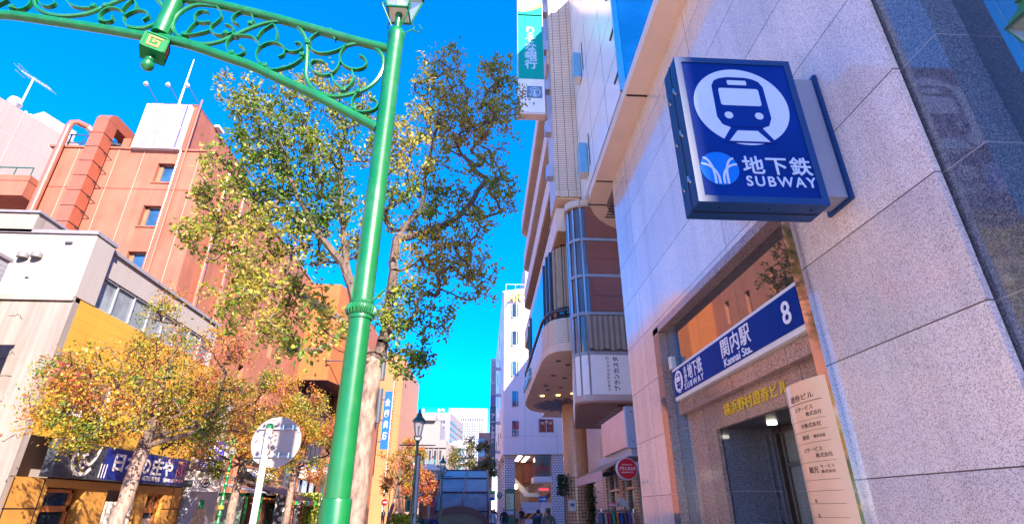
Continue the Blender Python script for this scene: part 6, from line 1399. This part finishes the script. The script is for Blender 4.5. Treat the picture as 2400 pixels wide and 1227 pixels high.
for k in range(24):
    a = 2*math.pi*k/24; rg.tube([(GX + 0.108*math.cos(a), GY + 0.108*math.sin(a), 3.085), (GX + 0.126*math.cos(a), GY + 0.126*math.sin(a), 3.12), (GX + 0.108*math.cos(a + 0.12), GY + 0.108*math.sin(a + 0.12), 3.165)], 0.011, 6)
rg.build('collar', M['green'], lp_, smooth=True)
MB().bar((GX + 0.10, GY - 0.05, 3.20), (GX + 0.19, GY - 0.06, 3.30), 0.014).bar((GX - 0.06, GY - 0.11, 3.2), (GX - 0.055, GY - 0.14, 3.38), 0.012).build('ladder_stub', M['green'], lp_)
MB().lathe((GX, GY, 6.40), [(0.036, 0), (0.034, 0.24), (0.04, 0.25), (0.04, 0.28), (0.02, 0.29)], 16).build('lantern_stem', M['green'], lp_, smooth=True)
fF = MB(); fG = MB(); square_lantern(fF, fG, (GX, GY, 6.66), 0.115, 0.215, 0.50)
fF.lathe((GX, GY, 7.16), [(0.33, 0.0), (0.30, 0.03), (0.12, 0.22), (0.10, 0.3), (0.13, 0.32), (0.05, 0.42), (0.02, 0.6)], 4, math.pi/4)
for sx, sy in ((-1,-1),(1,-1),(1,1),(-1,1)):
    fF.tube([(GX + sx*0.05, GY + sy*0.05, 6.42), (GX + sx*0.07, GY + sy*0.07, 6.46), (GX + sx*0.15, GY + sy*0.15, 6.62), (GX + sx*0.155, GY + sy*0.155, 6.66), (GX + sx*0.12, GY + sy*0.12, 6.69)], 0.009, 6)
lt = fF.build('lantern', M['green'], lp_); fG.build('lantern_glass', lamp_glass, lt)
MB().box(GX - 0.10, GY - 0.10, 6.665, GX + 0.10, GY + 0.10, 6.675).lathe((GX, GY, 6.68), [(0.012, 0), (0.012, 0.12), (0.03, 0.14), (0.035, 0.2), (0.015, 0.24)], 10).lathe((GX + 0.04, GY, 6.7), [(0.008, 0), (0.02, 0.12), (0.005, 0.18)], 8).build('burner', mantle, lt, smooth=True)
MB().tube([(GX + 0.16, GY + 0.02, 6.46), (GX + 0.24, GY + 0.0, 6.40), (GX + 0.28, GY - 0.01, 6.43), (GX + 0.235, GY, 6.52)], 0.008, 6).build('hook', M['green'], lp_)
MID = -5.72
def mir(L): return [(2*MID - x, z) for x, z in L]
def arch3(L): return [(x, GY, z) for x, z in L]
lowp = [p for p in LOWL] + [p for p in LOW]
ch = MB(); full_low = [(x, z) for x, z in lowp]; full_low = mir(full_low)[::-1] + full_low
ch.tube(arch3(smooth_path(full_low, 3)), 0.050, 14)
full_up = mir(UP)[::-1] + UP; ch.tube(arch3(smooth_path(full_up, 3)), 0.050, 14)
ch.build('arch_chord', M['green'], lp_, smooth=True)
for L in (POST, mir(POST)): MB().tube(arch3(L), 0.088, 24).build('arch_post', M['green'], lp_, smooth=True)
for s_ in (lambda q: q, mir):
    for L in BIG: MB().tube(arch3(smooth_path(s_(L), 4)), 0.024, 8).build('scroll', M['green'], lp_, smooth=True)
    for L in THIN:
        d_ = MB(); d_.y = GY; d_.strip(smooth_path(s_(L), 4), 0.016, 0.05).build('scroll_strip', M['green'], lp_, smooth=True)
    for x, z in s_(CLIPS): MB().box(x - 0.024, GY - 0.04, z - 0.024, x + 0.024, GY + 0.04, z + 0.024).build('scroll_clip', M['green'], lp_, bevel=0.005)
for sgn in (1, -1):
    cx = POST[2][0] if sgn == 1 else 2*MID - POST[2][0]; cz = 6.0
    ax = Vector((POST[0][0] - POST[2][0], 0, POST[0][1] - POST[2][1])).normalized(); ax.x *= sgn
    rot = Vector((0, 0, 1)).rotation_difference(ax).to_matrix() @ Matrix.Rotation(math.radians(28), 3, 'Z')
    def place(mb):
        mb.v = [tuple(Vector((cx, GY, cz)) + rot @ Vector(q)) for q in mb.v]; return mb
    h = 0.105
    gm_ = MATS.get('box_green') or paint('box_green', (0.004, 0.17, 0.05), 0.6, spec=0.15)
    bx = place(MB().box(-h, -h, -0.10, h, h, 0.10)).build('pendant_box', gm_, lp_)
    fr = MB()
    for f in range(4):
        Rz = Matrix.Rotation(math.radians(90*f), 3, 'Z'); t = MB()
        for a in ((-h, -0.10, -h + 0.016, 0.10), (h - 0.016, -0.10, h, 0.10), (-h, -0.10, h, -0.084), (-h, 0.084, h, 0.10)): t.box(a[0], -h - 0.008, a[1], a[2], -h + 0.002, a[3])
        fr.add([tuple(Rz @ Vector(q)) for q in t.v], t.f)
    place(fr).build('box_edge', gm_, bx)
    k_ = MB()
    key = [(-0.062, -0.065, 0.045, -0.047), (0.028, -0.047, 0.046, 0.02), (-0.02, 0.002, 0.03, 0.02), (-0.02, 0.018, -0.003, 0.035), (-0.062, 0.044, 0.062, 0.062), (-0.062, -0.05, -0.044, 0.05), (-0.02, -0.02, 0.0, 0.006)]
    for f in range(4):
        Rz = Matrix.Rotation(math.radians(90*f), 3, 'Z'); t = MB()
        for a in key: t.box(a[0], -h - 0.007, a[1], a[2], -h - 0.001, a[3])
        k_.add([tuple(Rz @ Vector(q)) for q in t.v], t.f)
    place(k_).build('key_ornament', MATS.get('key_copper') or paint('key_copper', (0.50, 0.22, 0.09), 0.7, spec=0.1), bx)
    place(MB().lathe((0, 0, 0), [(0.02, -0.30), (0.05, -0.275), (0.062, -0.24), (0.055, -0.20), (0.03, -0.19), (0.045, -0.17), (0.045, -0.155), (0.03, -0.14), (0.03, -0.10)], 18)).build('finial', M['green'], lp_, smooth=True)
# the arch's other post across the pavement edge
MB().lathe((2*MID - GX, GY, 0), [(0.2, 0), (0.14, 0.25), (0.11, 0.5), (0.108, 1.67), (0.092, 1.68), (0.086, 6.4), (0.04, 6.45)], 28).build('far_pole', M['green'], lp_, smooth=True)

def gas_lamp(x, y, label, m, h=4.45, arm=False, detail=True):
    t = thing('gas_lamp', label, 'street lamp', (x, y, 0), 'old style gas lamps along the street')
    MB().lathe((x, y, 0), [(0.17, 0), (0.17, 0.3), (0.12, 0.4), (0.095, 0.9), (0.10, 1.0), (0.06, 1.1), (0.055, h*0.5), (0.075, h*0.5 + 0.03), (0.05, h*0.5 + 0.1), (0.042, h - 1.0), (0.06, h - 0.97), (0.035, h - 0.9)], 14).build('post', m, t, smooth=True)
    if arm: MB().tube([(x - 0.55, y, h - 1.05), (x + 0.55, y, h - 1.05)], 0.018, 6).build('ladder_bar', m, t)
    f = MB(); g = MB(); square_lantern(f, g, (x, y, h - 0.80), 0.075, 0.15, 0.44, 0.010)
    for sx, sy in ((-1,-1),(1,-1),(1,1),(-1,1)): f.tube([(x + sx*0.02, y + sy*0.02, h - 0.98), (x + sx*0.1, y + sy*0.1, h - 0.85), (x + sx*0.1, y + sy*0.1, h - 0.78)], 0.012, 5)
    l = f.build('lantern', m, t); g.build('lantern_glass', lamp_glass, l)
    MB().lathe((x, y, h - 0.78), [(0.02, 0), (0.02, 0.15), (0.035, 0.25), (0.01, 0.3)], 8).build('burner', mantle, l)
    MB().lathe((x, y, h - 0.36), [(0.22, 0), (0.21, 0.03), (0.11, 0.14), (0.085, 0.17), (0.085, 0.20), (0.06, 0.26), (0.035, 0.30), (0.045, 0.33), (0.015, 0.38), (0.008, 0.48)], 16).build('roof', m, t, smooth=True)
    return t
gas_lamp(-1.94, 17, 'dark green gas lamp with a crossbar in front of the cream stone building', M['dgreen'], 4.42, True)
gas_lamp(-2.15, 32, 'dark green gas lamp whose head shows just above the subway canopy', M['dgreen'], 4.35, True)
def stem_lamp(x, y, label, m):
    t = thing('gas_lamp', label, 'street lamp', (x, y, 0), 'old style gas lamps along the street')
    prof = [(0.17, 0), (0.16, 0.5), (0.10, 0.6), (0.085, 1.2)]
    for k in range(9): z = 1.2 + k*0.24; prof += [(0.085 - k*0.004, z + 0.02), (0.055 - k*0.002, z + 0.06), (0.055 - k*0.002, z + 0.2), (0.08 - k*0.004, z + 0.22)]
    prof += [(0.03, 3.4)]
    MB().lathe((x, y, 0), prof, 14).build('post', m, t, smooth=True)
    MB().lathe((x, y, 1.62), [(0.1, 0), (0.11, 0.1), (0.06, 0.12)], 12).build('gold_band', M['gold'], t)
    MB().lathe((x, y, 2.75), [(0.075, 0), (0.075, 0.05), (0.06, 0.06)], 12).build('gold_band', M['gold'], t)
    MB().lathe((x, y, 3.38), [(0.05, 0), (0.12, 0.05), (0.14, 0.25), (0.12, 0.4)], 12).build('globe', lamp_glass, t, smooth=True)
    MB().lathe((x, y, 3.76), [(0.34, 0.0), (0.33, 0.03), (0.16, 0.12), (0.12, 0.15), (0.12, 0.2), (0.07, 0.24), (0.04, 0.28), (0.05, 0.31), (0.01, 0.38)], 18).build('hood', m, t, smooth=True)
    for k in range(3):
        a = k*2.1; t2 = MB().tube([(x + 0.05*math.cos(a), y + 0.05*math.sin(a), 3.38), (x + 0.16*math.cos(a), y + 0.16*math.sin(a), 3.5), (x + 0.16*math.cos(a), y + 0.16*math.sin(a), 3.78)], 0.012, 5); t2.build('hood_stay', m, t)
stem_lamp(-9.0, 20.8, 'bright green ornate lamp post with a disc hood in front of the lilac stair block', M['green'])
gas_lamp(-9.0, 33.5, 'dark green gas lamp beside the orange tiled pier left of the big pole', M['dgreen'], 4.25)
gas_lamp(-9.0, 58, 'slim dark green gas lamp in front of the pale orange block', M['dgreen'], 4.3)
stem_lamp(-8.6, 74, 'small bright green lamp under the red leaved tree far down the street', M['green'])
gp_ = thing('signal_pole', 'grey steel pole with a red cap standing right beside the dark green gas lamp', 'pole', (-1.82, 16.9, 0))
MB().tube([(-1.84, 16.8, 0), (-1.84, 16.8, 3.05)], 0.055, 12).build('pole', M['grey'], gp_, smooth=True)
MB().lathe((-1.84, 16.8, 3.05), [(0.058, 0), (0.05, 0.06), (0.01, 0.08)], 12).build('cap', M['red'], gp_)
MB().box(-1.92, 16.72, 1.42, -1.86, 16.74, 1.52).build('tag_plate', M['black'], gp_)
MB().tube([(-2.1, 16.95, 1.55), (-2.1, 16.95, 1.85)], 0.07, 8).lathe((-2.13, 16.8, 1.86), [(0.02, 0), (0.07, 0.05), (0.02, 0.12)], 8).build('signal_box', M['dgreen'], gp_)

# ------------------------------------------------------------------ road signs
rs_ = thing('road_sign', 'grey back of a round road sign on a leaning white pole', 'road sign', (-2.66, 7.05, 0))
def ydisc(cx, cz, r, y0, y1, n=48): return MB().prism([(cx + r*math.cos(2*math.pi*k/n), y0, cz + r*math.sin(2*math.pi*k/n)) for k in range(n)], (0, y1 - y0, 0))
ydisc(-2.575, 2.37, 0.305, 7.12, 7.14).build('disc', paint('sign_back_grey', (0.30, 0.245, 0.235), 0.7, var=0.1), rs_, bevel=0.004)
t = MB()
for z in (2.53, 2.20): t.box(-2.80, 7.095, z - 0.012, -2.33, 7.118, z + 0.012)
t.build('rail', M['grey'], rs_)
MB().tube([(-2.645, 7.05, 0), (-2.65, 7.05, 1.4), (-2.66, 7.05, 2.52)], 0.038, 16).build('pole', M['white'], rs_, smooth=True)
MB().lathe((-2.66, 7.05, 2.52), [(0.042, 0), (0.042, 0.05), (0.03, 0.06)], 14).build('cap', M['green'], rs_)
t = MB()
for x, z in ((-2.5, 2.53), (-2.38, 2.53), (-2.5, 2.2), (-2.38, 2.2)): t.bar((x, 7.08, z - 0.02), (x, 7.08, z + 0.04), 0.016)
t.build('bolt', M['steel'], rs_)
for x, y, r, z, lb in ((-9.2, 56.5, 0.30, 2.25, 'red no entry sign on a pole in front of the pale orange block'), (-9.3, 84, 0.32, 2.4, 'red no entry sign farther off under the red leaved tree')):
    o = thing('no_entry_sign', lb, 'road sign', (x, y, 0), 'red no entry signs')
    MB().tube([(x, y + 0.05, 0), (x, y + 0.05, z + 0.3)], 0.03, 8).build('pole', M['lgrey'], o, smooth=True)
    ydisc(x, z, r, y, y + 0.02, 28).build('disc', M['red'], o); MB().box(x - r*0.75, y - 0.012, z - r*0.17, x + r*0.75, y - 0.004, z + r*0.17).build('bar', M['white'], o)
nsb = thing('blue_sign_edge', 'dark blue round sign seen edge on beside a pole left of subway canopy', 'road sign', (-3.1, 40, 0))
MB().tube([(-2.55, 37, 0), (-2.55, 37, 3.0)], 0.04, 8).build('pole', M['lgrey'], nsb); ydisc(-2.72, 2.1, 0.3, 37.05, 37.07, 24).build('disc', M['dblue'], nsb)
for x, y, m, lb in ((-9.6, 30.5, 'pipe_brown', 'bare reddish brown flag pole on the left pavement by the lobby'), (-9.5, 36.0, 'dark_grey_metal', 'thin dark pole to the right of the brown flag pole')):
    o = tag(MB().tube([(x, y, 0), (x, y, 4.3)], 0.06 if m == 'pipe_brown' else 0.035, 8).build('flag_pole', MATS[m], smooth=True), lb, 'pole'); ground_at(o)
# planters with flowers
def planter(x0, y0, x1, y1, h, label, cols, seed, mat):
    t = thing('flower_planter', label, 'planter', ((x0+x1)/2, (y0+y1)/2, 0), 'flower planters on the pavement')
    MB().box(x0, y0, 0, x1, y1, h).build('box', mat, t, bevel=0.02)
    rng = np.random.default_rng(seed); f = MB(); g = MB()
    n = int(90 * (x1-x0) * (y1-y0)) + 60
    for k in range(n):
        c = Vector((rng.uniform(x0, x1), rng.uniform(y0, y1), h + rng.uniform(0.02, 0.28)))
        for q in range(5):
            u = Vector(rng.normal(size=3)).normalized(); v = u.cross(Vector(rng.normal(size=3))).normalized(); s = rng.uniform(0.05, 0.1)
            (g if q < 2 else f).quad(c - u*s, c + v*s, c + u*s, c - v*s)
    g.build('leaves', leafmat('planter_leaf_%d' % seed, [(0.03, 0.1, 0.02), (0.08, 0.18, 0.03)], 0.2), t); f.build('blossoms', leafmat('blossom_%d' % seed, cols, 0.2), t)
cpl_ = paint('planter_pale', (0.52, 0.48, 0.47), 0.7)
planter(-3.15, 20.6, -2.2, 21.4, 1.15, 'planter full of bright yellow flowers left of the subway canopy', [(0.85, 0.55, 0.01), (0.8, 0.6, 0.02)], 31, cpl_)
planter(-2.1, 20.6, -1.5, 21.4, 0.98, 'low planter with purple flowers beside the yellow flowers', [(0.12, 0.05, 0.35), (0.05, 0.12, 0.04)], 32, cpl_)
for k, (y, c, lb) in enumerate(((36, [(0.75, 0.5, 0.05), (0.6, 0.1, 0.1)], 'white planter of mixed flowers by the lobby entrance'), (39, [(0.8, 0.6, 0.05)], 'white planter of yellow flowers in front of the lobby glass'), (42.5, [(0.8, 0.75, 0.5), (0.75, 0.5, 0.05)], 'white planter of pale flowers nearest the orange pier'))):
    planter(-9.5, y, -8.7, y + 2.2, 1.05, lb, c, 40 + k, cpl_)
sh_ = MB(); rng = np.random.default_rng(77)
for k in range(2200):
    c = Vector((-10.0 + rng.normal(0, 0.32), 34.8 + rng.normal(0, 0.35), 0.2 + 2.3*rng.random()**0.8)); u = Vector(rng.normal(size=3)).normalized(); v = u.cross(Vector(rng.normal(size=3))).normalized(); s = rng.uniform(0.04, 0.09)
    sh_.quad(c - u*s, c + v*s, c + u*s, c - v*s)
bsh = thing('climbing_shrub', 'yellow green climbing shrub beside the dark green lamp by the orange pier', 'shrub', (-10, 34.8, 0))
sh_.build('foliage', leafmat('shrub_leaf', [(0.1, 0.2, 0.02), (0.4, 0.42, 0.05), (0.6, 0.5, 0.08)], 0.3), bsh)
MB().tube([(-10, 34.8, 0), (-10, 34.8, 1.8)], 0.05, 6).build('stem', bk2, bsh)

# ------------------------------------------------------------------ people
def person(x, y, label, face, jacket, trouser, hair, h=1.66, step=0.16, female=False, bag=None, seed=0, arms=0.1):
    """one continuous skinned body facing angle 'face' (0 = along +y, away from the camera)"""
    s = h / 1.70
    J = [(0, 0, .95), (0, 0, 1.12), (0, .01, 1.30), (0, 0.0, 1.43), (0, 0.01, 1.50), (0, 0.02, 1.58), (0, 0.01, 1.67)]
    R = [(.155, .115), (.14, .105), (.165, .115), (.13, .09), (.055, .055), (.082, .098), (.06, .075)]
    E = [(i, i + 1) for i in range(6)]
    def chain(start, pts):
        q = start
        for p, r in pts:
            J.append(p); R.append(r); E.append((q, len(J) - 1)); q = len(J) - 1
    for sd, st in ((-1, step), (1, -step)):
        chain(0, [((sd*.10, .0, .84), (.095, .10)), ((sd*.10, st*.35 + .02, .48), (.062, .068)), ((sd*.10, st*.9 - .02, .10), (.042, .048)), ((sd*.10, st*.9 + .06, .045), (.04, .04)), ((sd*.10, st*.9 + .14, .03), (.036, .028))])
        chain(3, [((sd*.19, 0, 1.39), (.062, .065)), ((sd*.235, -st*.4*0.6 - .01, 1.12), (.047, .05)), ((sd*.235, -st*1.0 + arms, .90), (.036, .038)), ((sd*.23, -st*1.1 + arms + .02, .82), (.036, .024)), ((sd*.225, -st*1.15 + arms + .03, .755), (.022, .016))])
    me = bpy.data.meshes.new('person'); me.from_pydata(J, E, []); o = bpy.data.objects.new('person_build', me); COL.objects.link(o)
    sk = o.modifiers.new('skin', 'SKIN'); sb2 = o.modifiers.new('sub', 'SUBSURF'); sb2.levels = 2; sb2.render_levels = 2
    for v, r in zip(me.skin_vertices[0].data, R): v.radius = r
    me.skin_vertices[0].data[0].use_root = True
    dg = bpy.context.evaluated_depsgraph_get(); bm_ = bpy.data.meshes.new_from_object(o.evaluated_get(dg)); bpy.data.objects.remove(o)
    bm_.materials.clear()
    for m in (M['skin'], jacket, trouser, M['black']): bm_.materials.append(m)
    for p in bm_.polygons:
        z = p.center.z; ax = abs(p.center.x)
        p.material_index = 3 if z < .075 else (2 if z < .93 and ax < .2 else (0 if z > 1.475 or (z < .845 and ax > .19) else 1)); p.use_smooth = True
    T = Matrix.Translation((x, y, 0)) @ Matrix.Rotation(face, 4, 'Z') @ Matrix.Scale(s, 4)
    bm_.transform(T)
    root = thing('person', label, 'person', (x, y, 0))
    link_mesh('body', bm_, root)
    hb_ = MB()
    for (cx, cy, cz, rx, ry, rz) in ([(0, -.005, 1.625, .088, .10, .095)] + ([(0, -.10, 1.55, .05, .05, .14)] if female else [])):
        for i in range(8):
            pass
        n, k = 14, 9; vs = []
        for i in range(k):
            t = math.pi * i / (k - 1)
            for j in range(n):
                q = 2*math.pi*j/n; yy = ry*math.sin(t)*math.sin(q)
                cut = 0.4 if (math.sin(q) > 0.3 and math.cos(t) < 0.25) else 1.0
                vs.append((cx + rx*math.sin(t)*math.cos(q)*cut, cy + yy*cut, cz + rz*math.cos(t)))
        hb_.add(vs, [(i*n + j, (i+1)*n + j, (i+1)*n + (j+1) % n, i*n + (j+1) % n) for i in range(k-1) for j in range(n)])
    hb_.v = [tuple(T @ Vector(v)) for v in hb_.v]; hb_.build('hair', hair, root, smooth=True)
    fc = MB()
    for sd in (-1, 1):
        fc.lathe((sd*.032, .098, 1.605), [(.003, -.006), (.009, 0), (.003, .006)], 6)
    fc.lathe((0, .11, 1.565), [(.006, -.02), (.014, -.01), (.005, .02)], 6).box(-.022, .096, 1.53, .022, .104, 1.537)
    fc.v = [tuple(T @ Vector(v)) for v in fc.v]; fc.build('face', paint('face_shade_%d' % seed, (0.28, 0.13, 0.09), 0.6), root)
    if female or True:
        hd_ = MB().tube([(-.10, -.02, 1.43), (-.09, -.10, 1.45), (0, -.125, 1.46), (.09, -.10, 1.45), (.10, -.02, 1.43)], .045, 8)
        hd_.v = [tuple(T @ Vector(v)) for v in hd_.v]; hd_.build('collar', jacket, root, smooth=True)
    if bag:
        b = MB().box(-.15, -.26, 1.02, .15, -.11, 1.40); b.v = [tuple(T @ Vector(v)) for v in b.v]
        bo = b.build('backpack', bag, None, bevel=0.03); tag(ground_at(bo), 'dark backpack worn by the person in the blue jacket', 'backpack')
    return root
def cl(n, c): return paint('cloth_' + n, c, 0.9, var=0.25, scale=14)
Hd = cl('dark_hair', (0.02, 0.012, 0.01)); Hb = cl('brown_hair', (0.10, 0.04, 0.02)); Hr = cl('reddish_hair', (0.16, 0.05, 0.03)); Hg = cl('grey_hair', (0.25, 0.25, 0.27))
TR = cl('dark_trousers', (0.03, 0.03, 0.04)); TG = cl('grey_trousers', (0.22, 0.2, 0.2))
person(2.22, 19.0, 'woman in an olive grey hooded coat with a brown ponytail, walking away', 0.15, cl('olive_coat', (0.16, 0.14, 0.115)), TR, Hb, 1.64, female=True, seed=1)
person(2.35, 23.5, 'person in a blue jacket with a dark backpack beside the arrow sign pole', -0.5, cl('blue_jacket', (0.05, 0.10, 0.22)), TR, Hd, 1.60, bag=cl('bag_dark', (0.02, 0.025, 0.04)), seed=2)
person(1.55, 37.5, 'grey haired man in a dark navy jacket walking left of the map board', 0.0, cl('navy_jacket', (0.012, 0.02, 0.035)), cl('navy_trousers', (0.03, 0.06, 0.15)), Hg, 1.68, seed=3)
person(0.76, 36.0, 'woman in a pale blue top with reddish hair beside subway canopy', 0.1, cl('pale_top', (0.42, 0.50, 0.62)), TR, Hr, 1.60, female=True, seed=4)
person(1.15, 47, 'distant person in black between the pale blue top and the map board', 0.0, cl('black_coat', (0.02, 0.02, 0.03)), TR, Hd, 1.68, seed=5)
person(3.25, 52, 'woman in a beige open coat facing the camera by the stair', 2.9, cl('beige_coat', (0.50, 0.36, 0.32)), TR, Hd, 1.66, female=True, seed=6)
person(3.75, 52.5, 'man in a black coat and grey trousers beside the woman in beige', 3.4, cl('long_black_coat', (0.02, 0.025, 0.035)), TG, Hd, 1.74, seed=7)
person(-10.1, 62, 'person in a plum coat far off beside the orange pier', 0.6, cl('plum_coat', (0.14, 0.08, 0.13)), TR, Hd, 1.66, seed=8)
person(-9.0, 63, 'person in a grey coat far off beneath the slim lamp', -0.4, cl('grey_coat', (0.25, 0.22, 0.24)), TG, Hb, 1.7, seed=9)
person(-8.9, 72, 'person in a rose jacket far off beyond the forked tree', 0.2, cl('rose_jacket', (0.42, 0.22, 0.22)), TR, Hd, 1.66, seed=10)
person(-8.1, 73, 'person in a cream jumper far off right of the rose jacket', 2.6, cl('cream_jumper', (0.55, 0.45, 0.38)), TR, Hd, 1.7, seed=11)
